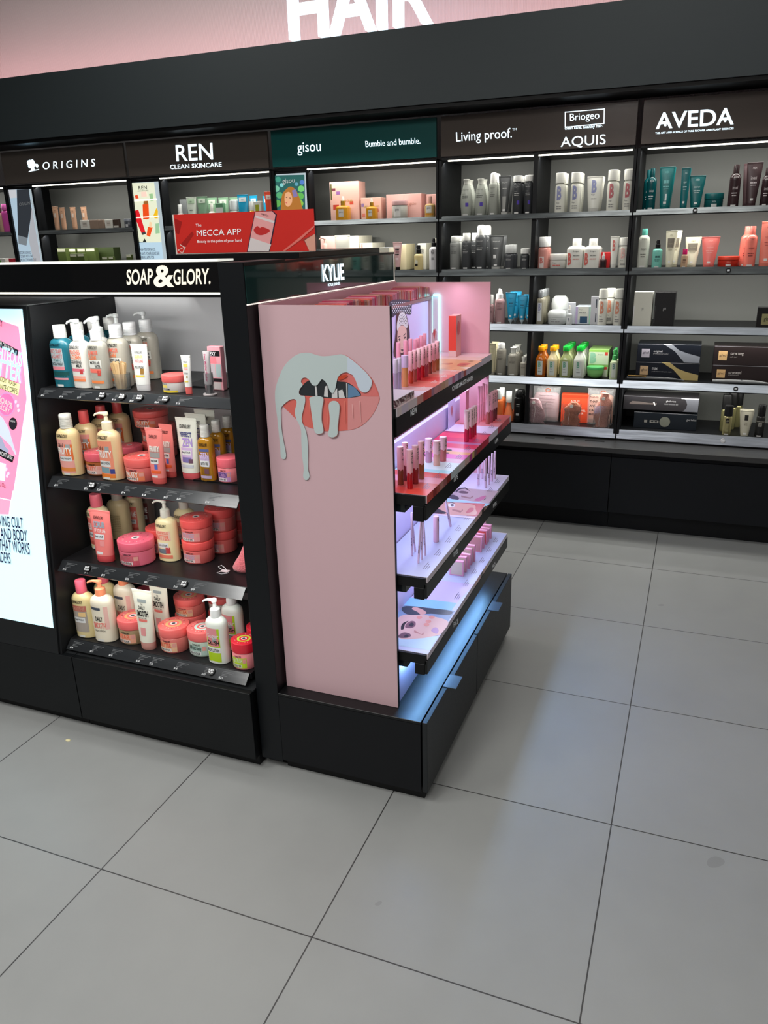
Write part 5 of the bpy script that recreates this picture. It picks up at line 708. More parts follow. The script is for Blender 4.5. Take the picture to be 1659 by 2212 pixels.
["sc",[[-0.8015,0.5782,1.2487],[-0.8015,0.5843,1.2481],[-0.8015,0.5849,1.2457],[-0.8015,0.5788,1.2463]],[35,42,60],0],
["sc",[[-0.8015,0.593,1.2519],[-0.8015,0.5991,1.2513],[-0.8015,0.5998,1.2488],[-0.8015,0.5936,1.2495]],[35,42,60],0],
["sc",[[-0.8015,0.6077,1.2519],[-0.8015,0.6139,1.2513],[-0.8015,0.6146,1.2489],[-0.8015,0.6084,1.2495]],[35,42,60],0],
["sc",[[-0.8015,0.6225,1.2489],[-0.8015,0.6288,1.2482],[-0.8015,0.6294,1.2458],[-0.8015,0.6231,1.2464]],[35,42,60],0],
["sc",[[-0.8015,0.6372,1.2426],[-0.8015,0.6436,1.2419],[-0.8015,0.6443,1.2395],[-0.8015,0.6379,1.2401]],[35,42,60],0],
["sc",[[-0.8015,0.5848,1.2431],[-0.8015,0.5909,1.2425],[-0.8015,0.5916,1.24],[-0.8015,0.5855,1.2407]],[35,42,60],0],
["sc",[[-0.8015,0.5996,1.2462],[-0.8015,0.6058,1.2456],[-0.8015,0.6065,1.2432],[-0.8015,0.6003,1.2438]],[35,42,60],0],
["sc",[[-0.8015,0.6145,1.2463],[-0.8015,0.6207,1.2456],[-0.8015,0.6214,1.2432],[-0.8015,0.6151,1.2438]],[35,42,60],0],
["sc",[[-0.8015,0.6293,1.2432],[-0.8015,0.6356,1.2425],[-0.8015,0.6363,1.2401],[-0.8015,0.63,1.2407]],[35,42,60],0],
["sc",[[-0.8015,0.6442,1.2368],[-0.8015,0.6506,1.2362],[-0.8015,0.6513,1.2337],[-0.8015,0.6449,1.2344]],[35,42,60],0],
["t3",[[-0.6498,0.6128,0.6699],[-0.6588,0.7331,0.6699],[-0.5009,0.7343,0.6699],[-0.5005,0.5945,0.6699]],[190,165,170],0],
["t3",[[-0.6441,0.6925,0.6699],[-0.6387,0.7301,0.6699],[-0.6197,0.7404,0.6699],[-0.6027,0.7185,0.6699],[-0.5874,0.6922,0.6699],[-0.5968,0.7069,0.6699],[-0.6187,0.7271,0.6699],[-0.6339,0.7135,0.6699],[-0.6344,0.6734,0.6699]],[35,30,40],0],
["t3",[[-0.6306,0.6834,0.6699],[-0.6221,0.701,0.6699],[-0.5984,0.6932,0.6699],[-0.5964,0.6763,0.6699],[-0.6168,0.6727,0.6699]],[95,70,75],1],
["t3",[[-0.6582,0.6315,0.6699],[-0.6397,0.6501,0.6699],[-0.611,0.6248,0.6699],[-0.6093,0.5919,0.6699],[-0.6354,0.6088,0.6699]],[50,42,50],1],
["t3",[[-0.6104,0.6504,0.6699],[-0.575,0.6375,0.6699],[-0.5713,0.6624,0.6699],[-0.567,0.6467,0.6699],[-0.5714,0.6243,0.6699],[-0.6059,0.6348,0.6699]],[150,110,110],0],
["t3",[[-0.5555,0.6184,0.6699],[-0.5466,0.6487,0.6699],[-0.5307,0.6731,0.6699],[-0.5267,0.6422,0.6699],[-0.5341,0.611,0.6699],[-0.5494,0.6103,0.6699]],[190,95,140],1],
["t3",[[-0.6521,0.5771,0.6699],[-0.6446,0.6043,0.6699],[-0.4954,0.5945,0.6699],[-0.5012,0.5672,0.6699],[-0.6467,0.5681,0.6699]],[170,215,235],0],
["t3",[[-0.656,0.4472,0.6699],[-0.6563,0.5651,0.6699],[-0.5099,0.5916,0.6699],[-0.5046,0.4611,0.6699]],[200,70,70],0],
["t3",[[-0.6352,0.4575,0.6699],[-0.6515,0.5584,0.6699],[-0.5512,0.5692,0.6699],[-0.5277,0.5292,0.6699],[-0.5186,0.4677,0.6699]],[222,165,148],1],
["t3",[[-0.656,0.4472,0.6699],[-0.6486,0.4995,0.6699],[-0.6054,0.4668,0.6699],[-0.6091,0.4544,0.6699]],[40,32,36],0],
["t3",[[-0.6245,0.5425,0.6699],[-0.619,0.5628,0.6699],[-0.601,0.5458,0.6699],[-0.6027,0.5255,0.6699],[-0.6155,0.5255,0.6699]],[235,235,238],1],
["t3",[[-0.6169,0.5489,0.6699],[-0.6084,0.5515,0.6699],[-0.6036,0.5355,0.6699],[-0.6111,0.5331,0.6699]],[70,55,60],1],
["t3",[[-0.6348,0.5636,0.6699],[-0.6164,0.5717,0.6699],[-0.6025,0.5598,0.6699],[-0.6142,0.5643,0.6699]],[45,30,32],0],
["t3",[[-0.5997,0.5069,0.6699],[-0.5668,0.4979,0.6699],[-0.5676,0.5169,0.6699],[-0.562,0.5032,0.6699],[-0.5641,0.4797,0.6699],[-0.5955,0.4927,0.6699]],[175,115,105],0],
["t3",[[-0.5479,0.4885,0.6699],[-0.5483,0.5306,0.6699],[-0.5355,0.5346,0.6699],[-0.5301,0.5055,0.6699],[-0.5402,0.4834,0.6699]],[205,95,105],1],
["t3",[[-0.6088,0.4492,0.6699],[-0.5082,0.4563,0.6699],[-0.5082,0.4381,0.6699],[-0.663,0.4338,0.6699]],[235,215,230],0],
["t4",[[-0.6213,0.4367,0.4439],[-0.5057,0.4409,0.4439],[-0.5209,0.2943,0.4439],[-0.6691,0.2869,0.4439]],[205,190,235],0],
["t4",[[-0.6691,0.2869,0.4439],[-0.5209,0.2943,0.4439],[-0.5209,0.2378,0.4439],[-0.6692,0.2284,0.4439]],[140,200,235],0],
["t4",[[-0.6692,0.2284,0.4439],[-0.5102,0.2413,0.4439],[-0.5114,0.0661,0.4439],[-0.6148,0.0287,0.4439],[-0.6708,0.1797,0.4439]],[130,155,190],0],
["t4",[[-0.6148,0.0287,0.4439],[-0.51,0.0758,0.4439],[-0.508,-0.0086,0.4439],[-0.6,-0.0114,0.4439]],[185,215,235],0],
["t4",[[-0.6567,0.143,0.4439],[-0.6208,0.1808,0.4439],[-0.568,0.1855,0.4439],[-0.509,0.1674,0.4439],[-0.5079,0.0905,0.4439],[-0.5221,0.0717,0.4439],[-0.5577,0.0449,0.4439],[-0.6152,0.0309,0.4439]],[220,180,172],1],
["t4",[[-0.6652,0.1974,0.4439],[-0.6605,0.2248,0.4439],[-0.598,0.2333,0.4439],[-0.523,0.2371,0.4439],[-0.5194,0.2096,0.4439],[-0.5726,0.1995,0.4439],[-0.6046,0.182,0.4439],[-0.637,0.1727,0.4439]],[38,50,62],1],
["t4",[[-0.6377,0.2119,0.4439],[-0.6321,0.2272,0.4439],[-0.6048,0.2176,0.4439],[-0.5869,0.1999,0.4439],[-0.5982,0.1842,0.4439],[-0.615,0.1984,0.4439]],[215,160,150],1],
["t4",[[-0.6244,0.0796,0.4439],[-0.6313,0.1016,0.4439],[-0.6305,0.1216,0.4439],[-0.6207,0.1349,0.4439],[-0.6238,0.1129,0.4439],[-0.6178,0.0867,0.4439],[-0.6196,0.0789,0.4439]],[30,22,25],1],
["t4",[[-0.6178,0.0964,0.4439],[-0.6208,0.1174,0.4439],[-0.6127,0.1376,0.4439],[-0.5999,0.1344,0.4439],[-0.5923,0.1123,0.4439],[-0.598,0.0958,0.4439],[-0.6104,0.0916,0.4439]],[120,75,85],1],
["t4",[[-0.6112,0.1083,0.4439],[-0.6093,0.1277,0.4439],[-0.5995,0.1211,0.4439],[-0.599,0.1051,0.4439]],[35,30,38],1],
["t4",[[-0.6182,0.0391,0.4439],[-0.6114,0.0626,0.4439],[-0.5936,0.0639,0.4439],[-0.584,0.0508,0.4439],[-0.5908,0.0369,0.4439],[-0.6088,0.0308,0.4439]],[105,65,75],1],
["t4",[[-0.6018,0.0424,0.4439],[-0.5985,0.0552,0.4439],[-0.5903,0.0495,0.4439],[-0.5918,0.0398,0.4439]],[30,28,35],1],
["t4",[[-0.5861,0.0878,0.4439],[-0.559,0.0685,0.4439],[-0.5552,0.0839,0.4439],[-0.5557,0.0923,0.4439],[-0.5526,0.066,0.4439],[-0.5837,0.0743,0.4439]],[190,130,125],0],
["t4",[[-0.5411,0.1029,0.4439],[-0.5337,0.1223,0.4439],[-0.5207,0.1098,0.4439],[-0.518,0.0871,0.4439],[-0.5302,0.09,0.4439]],[180,140,185],1],
["t4",[[-0.5897,0.168,0.4439],[-0.5897,0.1602,0.4439],[-0.5943,0.1553,0.4439],[-0.601,0.1564,0.4439],[-0.6057,0.1627,0.4439],[-0.6058,0.1706,0.4439],[-0.6012,0.1755,0.4439],[-0.5945,0.1744,0.4439]],[225,150,135],1],
["t4",[[-0.5554,0.1811,0.4439],[-0.5554,0.1732,0.4439],[-0.5601,0.1683,0.4439],[-0.5667,0.1694,0.4439],[-0.5714,0.1757,0.4439],[-0.5714,0.1837,0.4439],[-0.5667,0.1886,0.4439],[-0.56,0.1875,0.4439]],[225,150,135],1],
["t4",[[-0.5566,0.1525,0.4439],[-0.5566,0.1447,0.4439],[-0.5612,0.1399,0.4439],[-0.5678,0.1409,0.4439],[-0.5724,0.1471,0.4439],[-0.5724,0.1549,0.4439],[-0.5677,0.1597,0.4439],[-0.5612,0.1587,0.4439]],[225,150,135],1],
["t4",[[-0.5556,0.132,0.4439],[-0.5557,0.1243,0.4439],[-0.5603,0.1196,0.4439],[-0.5668,0.1206,0.4439],[-0.5714,0.1267,0.4439],[-0.5714,0.1343,0.4439],[-0.5667,0.1391,0.4439],[-0.5602,0.1381,0.4439]],[225,150,135],1],
["t1",[[-0.7331,0.7769,1.1119],[-0.5713,0.7537,1.1119],[-0.5748,0.5461,1.1119],[-0.6631,0.5634,1.1119]],[232,172,125],0],
["t1",[[-0.6254,0.6411,1.1119],[-0.6301,0.6882,1.1119],[-0.6179,0.699,1.1119],[-0.5945,0.6925,1.1119],[-0.5945,0.6604,1.1119],[-0.609,0.6321,1.1119]],[215,105,85],1],
["t1",[[-0.6227,0.6448,1.1119],[-0.6093,0.6684,1.1119],[-0.5956,0.6874,1.1119],[-0.6063,0.6579,1.1119]],[150,60,50],0],
["t1",[[-0.6867,0.663,1.1119],[-0.6727,0.6758,1.1119],[-0.6552,0.6861,1.1119],[-0.6494,0.671,1.1119],[-0.6581,0.6531,1.1119]],[190,110,80],1],
["t1",[[-0.6057,0.5988,1.1119],[-0.5737,0.6212,1.1119],[-0.5777,0.5824,1.1119]],[245,235,230],0]]
# ------------------------------------------------------------ room
def floor_mat():
    m=D.materials.new('floor_tiles'); m.use_nodes=True; nt=m.node_tree; b=nt.nodes['Principled BSDF']; L=nt.links.new; N=nt.nodes.new
    g=N('ShaderNodeNewGeometry'); sp=N('ShaderNodeSeparateXYZ'); L(g.outputs['Position'],sp.inputs[0])
    def M(op,a,bb=None,c=None):
        n=N('ShaderNodeMath'); n.operation=op
        for i,v in enumerate((a,bb,c)):
            if v is None: continue
            if isinstance(v,(int,float)): n.inputs[i].default_value=v
            else: L(v,n.inputs[i])
        return n.outputs[0]
    ds=[]
    for o in (sp.outputs[0],sp.outputs[1]):
        f=M('DIVIDE',o,.6); r=M('ROUND',f); d=M('ABSOLUTE',M('SUBTRACT',f,r)); ds.append(M('MULTIPLY',d,.6))
    d=M('MINIMUM',ds[0],ds[1])
    line=M('LESS_THAN',d,.0017)
    n1=N('ShaderNodeTexNoise'); n1.inputs['Scale'].default_value=1.3; n1.inputs['Detail'].default_value=3; L(g.outputs['Position'],n1.inputs[0])
    n2=N('ShaderNodeTexNoise'); n2.inputs['Scale'].default_value=9; n2.inputs['Detail'].default_value=6; L(g.outputs['Position'],n2.inputs[0])
    cx=M('FLOOR',M('DIVIDE',sp.outputs[0],.6)); cy=M('FLOOR',M('DIVIDE',sp.outputs[1],.6)); cb=N('ShaderNodeCombineXYZ'); L(cx,cb.inputs[0]); L(cy,cb.inputs[1])
    wn=N('ShaderNodeTexWhiteNoise'); wn.noise_dimensions='3D'; L(cb.outputs[0],wn.inputs[0])
    v=M('ADD',M('MULTIPLY',n1.outputs[0],.05),M('MULTIPLY',n2.outputs[0],.035)); v=M('ADD',v,M('MULTIPLY',wn.outputs[0],.018)); v=M('ADD',v,.265)
    # scuffs
    n3=N('ShaderNodeTexNoise'); n3.inputs['Scale'].default_value=5.5; n3.inputs['Detail'].default_value=1; L(g.outputs['Position'],n3.inputs[0])
    sc_=M('GREATER_THAN',n3.outputs[0],.745); v=M('SUBTRACT',v,M('MULTIPLY',sc_,.05))
    cc=N('ShaderNodeCombineColor'); L(M('MULTIPLY',v,.97),cc.inputs[0]); L(v,cc.inputs[1]); L(M('MULTIPLY',v,.985),cc.inputs[2])
    mx=N('ShaderNodeMix'); mx.data_type='RGBA'; L(line,mx.inputs[0]); L(cc.outputs[0],mx.inputs[6]); mx.inputs[7].default_value=(.045,.045,.045,1)
    L(mx.outputs[2],b.inputs['Base Color']); b.inputs['Roughness'].default_value=.42
    L(M('ADD',M('MULTIPLY',n2.outputs[0],.12),.33),b.inputs['Roughness'])
    bp=N('ShaderNodeBump'); bp.inputs['Strength'].default_value=.5; bp.inputs['Distance'].default_value=.002; L(M('SUBTRACT',M('MULTIPLY',n2.outputs[0],.05),line),bp.inputs['Height']); L(bp.outputs[0],b.inputs['Normal'])
    return m
XL,XR,YB,YFN=-5.6,2.6,-4.6,2.95
MB().box(XL,XR,YB,YFN,-.05,0,floor_mat()).build('floor',ang=0,kind='structure')
wallm=mat((62,64,68),.7)
MB().box(XL-.1,XL,YB,YFN,0,CEIL,wallm).build('wall_left',ang=0,kind='structure')
MB().box(XR,XR+.1,YB,YFN,0,CEIL,wallm).build('wall_right',ang=0,kind='structure')
MB().box(XL-.1,XR+.1,YB-.1,YB,0,CEIL,mat((120,112,112),.7)).build('wall_front',ang=0,kind='structure')
MB().box(XL-.1,XR+.1,YB-.1,YFN+.1,CEIL,CEIL+.1,mat((52,54,56),.8)).build('ceiling',ang=0,kind='structure')
def ribbed():
    m=D.materials.new('ribbed_wall'); m.use_nodes=True; nt=m.node_tree; b=nt.nodes['Principled BSDF']; L=nt.links.new; N=nt.nodes.new
    g=N('ShaderNodeNewGeometry'); w=N('ShaderNodeTexWave'); w.inputs['Scale'].default_value=38; w.bands_direction='X'; L(g.outputs['Position'],w.inputs[0])
    cr=N('ShaderNodeValToRGB'); L(w.outputs[0],cr.inputs[0]); cr.color_ramp.elements[0].color=(.60,.55,.555,1); cr.color_ramp.elements[1].color=(.68,.625,.63,1)
    L(cr.outputs[0],b.inputs['Base Color']); b.inputs['Roughness'].default_value=.6
    bp=N('ShaderNodeBump'); bp.inputs['Strength'].default_value=.3; bp.inputs['Distance'].default_value=.004; L(w.outputs[0],bp.inputs['Height']); L(bp.outputs[0],b.inputs['Normal'])
    return m
MB().box(XL-.1,XR+.1,YFN,YFN+.1,0,CEIL,ribbed()).build('wall_back',ang=0,kind='structure')
area('cove_pink_light',(-1.5,2.75,2.50),7.5,.06,15,(1,.52,.54),(math.radians(180-12),0,0))
area('cove_white_light',(-3.4,2.35,2.9),3.0,.1,2.5,(.9,1,.93),(math.radians(100),0,0))
MB().box(XL,XR,2.25,2.60,2.113,2.449,mat((48,56,59),.6)).box(XL,XR,2.262,2.50,2.095,2.113,BLK2).build('trim_1',ang=0,kind='structure')
for i,(x,y,sx,sy,e) in enumerate(LAMPS):
    t=thing('ceiling_lamp','rectangular ceiling lamp above the aisles, number %s from the left side'%['one','two','three','four','five','six','seven','eight'][i],'ceiling lamp',(x,y,CEIL),group='ceiling lamps')
    MB().box(x-sx/2-.03,x+sx/2+.03,y-sy/2-.03,y+sy/2+.03,CEIL-.04,CEIL-.0005,BLK,.004).build('frame',t)
    MB().box(x-sx/2,x+sx/2,y-sy/2,y+sy/2,CEIL-.045,CEIL-.04,mat((255,250,240),.5,emit=3,noise=0)).build('diffuser',t)
# hair letters
P0=TX[[t[0] for t in TX].index('hair')]
mb=MB(); texts('hair',mb,(0,-1,0),thick=.05)
o=origin(mb.build('sign_letters',ang=30),(-1.61,2.3,2.449)); tag(o,'large glowing white HAIR letters standing on the dark fascia','sign letters')
# ------------------------------------------------------------ back wall bays
POST=[-5.18,-4.195,-3.212,-2.229,-1.246,-.262,.722]
RZ=[(1.577,1.601),(1.301,1.333),(1.018,1.051),(.738,.774),(.467,.513)]
BACKM=mat((122,124,120),.55)
def emblem(mb,cx,y,cz,r,m,n=20):
    mb.add([(cx+r*math.cos(i*2*math.pi/n),y,cz+r*math.sin(i*2*math.pi/n)) for i in range(n)],[list(range(n))],m)
BNM=['cut by the left picture edge','below the sign with tree emblem','below the clean skincare sign','holding the pink cartons','split by a thin middle post','at the right picture edge']
for i in range(6):
    xa,xb=POST[i]+.015,POST[i+1]-.015
    t=thing('wall_shelving','black wall shelving bay %s, grey back'%BNM[i],'shelving',((xa+xb)/2,2.6,.46))
    MB().box(xa-.0145,xb+.0145,2.79,2.81,.458,1.872,BACKM).build('back_panel',t,ang=0)
    for k,x in enumerate((xa,xb)):
        MB().box(x-.014 if k==0 else x,x if k==0 else x+.014,2.415,2.79,.458,1.872,BLK,.001).build('side_panel',t,ang=0)
    if i==4: MB().box(-.755,-.733,2.425,2.79,.458,1.872,BLK,.001).build('divider_panel',t,ang=0)
    MB().box(xa,xb,2.425,2.785,1.872,1.882,BLK).build('top_panel',t,ang=0)
    MB().box(xa+.03 if i in(0,4,5) else xa+.2,xb-.01,2.432,2.442,1.866,1.8715,STRIP).build('light_strip',t,ang=0)
    for r,(z0,z1) in enumerate(RZ):
        xc=(xa+xb)/2; rn=['top','second','third','fourth','lowest'][r]
        x0=xa+.21 if i in (1,2,3) and r<5 else xa
        xs=[(x0,xb)] if i!=4 else [(xa,-.756),(-.732,xb)]
        s=thing('wall_shelf','%s black shelf in the wall bay %s'%(rn,BNM[i]),'shelf',((xa+xb)/2,2.6,z1-.02))
        for q in xs:
            MB().box(q[0]+.001,q[1]-.001,2.43,2.785,z1-.022,z1-.0035,BLK,.001).build('board',s,ang=0)
        rx0=xa-.012 if i in(0,4,5) else x0
        m=MB(); yb=2.425
        m.add([(rx0,yb-.004,z1),(xb+.012,yb-.004,z1),(xb+.012,yb-.016,z0),(rx0,yb-.016,z0),(rx0,yb+.003,z1),(xb+.012,yb+.003,z1),(xb+.012,yb-.010,z0),(rx0,yb-.010,z0)],[(3,2,1,0),(4,5,6,7),(0,1,5,4),(2,3,7,6),(0,4,7,3),(1,2,6,5)],RAILW if r<2 else RAILW2)
        m.build('price_rail',s,ang=0)
        MB().box(rx0,xb+.012,2.41,2.43,z0-.005,z0-.0005,BLK2).build('rail_lip',s,ang=0)
        if r==0: MB().box(x0+.02,xb-.02,2.435,2.445,z0-.004,z0-.0005,STRIP).build('light_strip',s,ang=0)
        for (bi,br,bx) in ((5,0,.02),(5,1,.195),(5,3,.292),(5,4,.262)):
            if (bi,br)==(i,r):
                g=MB(); zc=(z0+z1)/2; n=20; cm=mat((225,225,225),.4) if r==4 else mat((18,18,20),.4)
                v=[(bx+.011*math.cos(a*2*math.pi/n),2.409-(.004 if k else 0),zc+.011*math.sin(a*2*math.pi/n)) for k in (0,1) for a in range(n)]
                g.add(v,[[a,(a+1)%n,n+(a+1)%n,n+a] for a in range(n)]+[[n+a for a in range(n)]],cm); g.box(bx-.006,bx+.006,2.4045,2.405,zc-.004,zc+.004,TXT); g.build('badge',s)
    # sign
    if i>0:
        g=thing('fascia_sign',['','dark glossy fascia with glowing tree emblem and spaced white name, leftmost sign','dark glossy fascia sign with three tall letters over a small clean skincare line','dark teal fascia sign with two small white names','dark glossy fascia sign with three white names, one inside a rectangle','dark glossy fascia sign with one large white name at the right edge'][i],'sign',((xa+xb)/2,2.43,1.9))
        gm=mat((36,96,94),.12,coat=.5) if i==3 else mat((92,84,78),.1,coat=.6)  # panel colour lightened to carry reflected surroundings
        MB().box(xa-.003,xb+.003,2.414,2.43,1.888,2.075,gm,.001).build('panel',g,ang=0)
        mb=MB(); texts('s%d'%(i-1),mb,(0,-1,0))
        if i==1:
            rnd=random.Random(3); cx,cz=-3.935,1.985
            for k in range(26):
                a=rnd.uniform(0,math.pi); rr=rnd.uniform(.0,.04); emblem(mb,cx+rr*1.15*math.cos(a),2.4125,cz+rr*math.sin(a)*.75-.002,.012,SIGN,8)
            for dx in (-.012,0,.012): mb.add([(cx+dx-.005,2.4125,cz-.028),(cx+dx+.005,2.4125,cz-.028),(cx+dx*.6+.003,2.4125,cz),(cx+dx*.6-.003,2.4125,cz)],[(0,1,2,3)],SIGN)
            mb.add([(cx-.04,2.4125,cz-.034),(cx+.05,2.4125,cz-.026),(cx+.05,2.4125,cz-.021),(cx-.03,2.4125,cz-.028)],[(0,1,2,3)],SIGN)
        if i==4:
            polys('brf',mb,(0,-1,0),.0006,0,emit=1.5)
        if i==5:
            polys('avd',mb,(0,-1,0),.0006,0,emit=1.5)
        mb.build('lettering',g,ang=0)
    # base cabinet
    cbt=thing('base_cabinet','black base cabinet %s'%['at far left','under the tree emblem bay','under the clean skincare bay','under the pink carton bay','under the bay split by a thin post','under the right hand bay'][i],'cabinet',((xa+xb)/2,2.4,0))
    MB().box(POST[i]+.001,POST[i+1]-.001,2.31,2.8,.0005,.099,BLK2).build('plinth',cbt,ang=0)
    MB().box(POST[i]+.001,POST[i+1]-.001,2.268,2.8,.0995,.428,mat((6,8,12),.5)).build('body',cbt,ang=0)
    MB().box(POST[i]+.0015,POST[i+1]-.0015,2.25,2.267,.104,.405,mat((6,9,15),.5),.001).build('door',cbt,ang=0)
for zz,e in ((1.862,14),(1.566,14),(1.29,13),(1.008,12),(.728,11)): area('shelf_lamp_light',(-2.2,2.462,zz),5.9,.025,e,(1,.98,.93),(math.radians(22),0,0))
mb=MB().box(POST[0],POST[-1],2.235,2.81,.4285,.457,mat((52,52,52),.35),.002)
o=origin(mb.build('counter_ledge'),(-2.2,2.5,.4285)); tag(o,'long dark polished ledge on top of the black base cabinets','counter ledge')
mb=MB(); hm=mat((4,4,5),.6)
for (x0,x1) in ((-.625,-.573),(-.413,-.312)): mb.add([(x0,2.345,.4574),(x1,2.345,.4574),(x1,2.375,.4574),(x0,2.375,.4574)],[(0,1,2,3)],hm)
mb.add([(-.501+.024*math.cos(q*.3927),2.362+.016*math.sin(q*.3927),.4574) for q in range(16)],[list(range(16))],hm)
mb.build('tester_cutout',o,ang=0)  # flat dark patches paint the shaded holes in the ledge
# posters in the bays
for k,(nm,lab,i) in enumerate((('po','tall backlit poster of a dark skincare jar beside the leftmost sign bay',1),('pr','tall backlit poster with red bottles and tubes on pale ground',2),('pg','backlit portrait poster of a woman with long wavy hair outdoors',3))):
    xa=POST[i]+.016
    t=thing('backlit_poster',lab,'poster',(xa+.1,2.45,1.2))
    MB().box(xa,xa+.206,2.4295,2.50,.4575,1.865,BLK,.001).build('case',t,ang=0)
    x0,x1={'po':(-4.187,-3.99),'pr':(-3.205,-3.005),'pg':(-2.208,-2.022)}[nm]
    mb=MB(); mb.add([(x0,2.4291,.5),(x1,2.4291,.5),(x1,2.4291,1.853),(x0,2.4291,1.853)],[(0,1,2,3)],mat((190,205,212),.4,emit=.5,noise=0))
    polys(nm,mb,(0,-1,0),.0001,.00006,emit=.75); texts(nm,mb,(0,-1,0),.003)
    mb.build('picture',t,ang=0)
# ------------------------------------------------------------ soap gondola
def lean(z): return -.124+(z-.268)*(.114/1.077)
gm=mat((7,10,13),.45)
for (x0,x1,lab) in ((-2.65,-1.6755,'black low drawer unit under the glowing pink tube poster'),(-1.6725,-1.02,'black low drawer unit under the soap product shelves')):
    t=thing('drawer_base',lab,'drawer unit',((x0+x1)/2,.3,0))
    MB().box(x0,x1 if x1<-1.5 else -1.025,-.095,.374,.0005,.038,BLK2).build('plinth',t,ang=0)
    MB().box(x0,x1 if x1<-1.5 else -1.022,-.1045,.374,.04,.262,BLK2).build('body',t,ang=0)
    MB().box(x0,x1,-.124,-.105,.04,.2665,gm,.001).build('drawer_front',t,ang=0)
    MB().box(x0,x1,-.1045,-.04,.2625,.267,mat((40,42,44),.35)).build('top_plate',t,ang=0)
t=thing('light_box','slim black light box column with leaning glowing poster of a pink tube','light box',(-1.95,.1,.267))
def prism(mb,x0,x1,prof,m):
    n=len(prof);v=[(x0,y,z) for y,z in prof]+[(x1,y,z) for y,z in prof]
    mb.add(v,[list(range(n)),list(range(n,2*n))[::-1]]+[[i,i+n,(i+1)%n+n,(i+1)%n] for i in range(n)],m)
mb=MB(); prism(mb,-2.25,-1.725,[(-.124,.268),(.358,.268),(.358,1.345),(-.010,1.345)],mat((24,26,28),.4)); mb.build('case',t,ang=0)
MB().box(-2.25,-1.7255,-.008,.358,1.3452,1.3475,mat((92,94,96),.35)).build('top_plate',t,ang=0)  # pale sheet paints the lit tone onto the case top
MB().box(-2.65,-1.7255,.360,.375,1.3455,1.3755,mat((190,190,190),.5)).build('back_panel',t,ang=0)
nb=Vector((0,-1.077,.114)).normalized()
def lbp(x,s): z=.268+s; return (x,lean(z),z)
mb=MB(); v=[Vector(lbp(x,s))+nb*.0012 for x,s in ((-2.2,.088),(-1.7345,.088),(-1.7395,1.068),(-2.2,1.068))]
mb.add(v,[(0,1,2,3)],mat((196,236,250),.4,emit=.95,noise=0)); mb.build('backlight',t,ang=0)
mb=MB(); e=polys('lb',mb,nb,.0006,.00012,emit=.75); texts('lb',mb,nb,e+.0006)
mb.build('picture',t,ang=0)
t=thing('shelving_frame','black leaning shelving frame with pale grey back around the soap shelves','shelving',(-1.4,.2,.267))
MB().box(-1.7245,-1.0,.36,.375,.268,1.352,mat((206,207,209),.5)).build('back_panel',t,ang=0)
mb=MB(); prism(mb,-1.7245,-1.716,[(-.118,.2675),(.3595,.2675),(.3595,1.343),(-.008,1.343)],mat((22,23,25),.45)); mb.build('side_panel',t,ang=0)
mb=MB(); prism(mb,-1.0405,-1.0175,[(-.05,.2675),(.3595,.2675),(.3595,1.343),(.01,1.343)],mat((22,23,25),.45)); mb.build('side_panel',t,ang=0)
SR=[(-.020,1.110,-.042,1.086),(-.036,.842,-.062,.815),(-.053,.571,-.080,.544),(-.076,.303,-.102,.278)]
PRICE=[[('$16',-1.700),('$18',-1.630),('$17',-1.565),('$20',-1.497),('$16',-1.441),('$20',-1.380),('$24',-1.295),('$15',-1.225)],
 [('$14',-1.688),('$21',-1.575),('$20',-1.528),('$14',-1.438),('$18',-1.365),('$18',-1.29),('$20',-1.245),('$14',-1.15)],
 [('$16',-1.695),('$14',-1.61),('$15',-1.545),('$20',-1.455),('$21',-1.385),('$10',-1.28),('$9',-1.22)],
 [('$16',-1.70),('$17',-1.62),('$18',-1.545),('$16',-1.44),('$23',-1.39),('$16',-1.30),('$20',-1.20),('$21',-1.14)]]
BADGE=[[-1.478,-1.408,-1.348,-1.262],[-1.548],[-1.603,-1.247],[-1.170]]
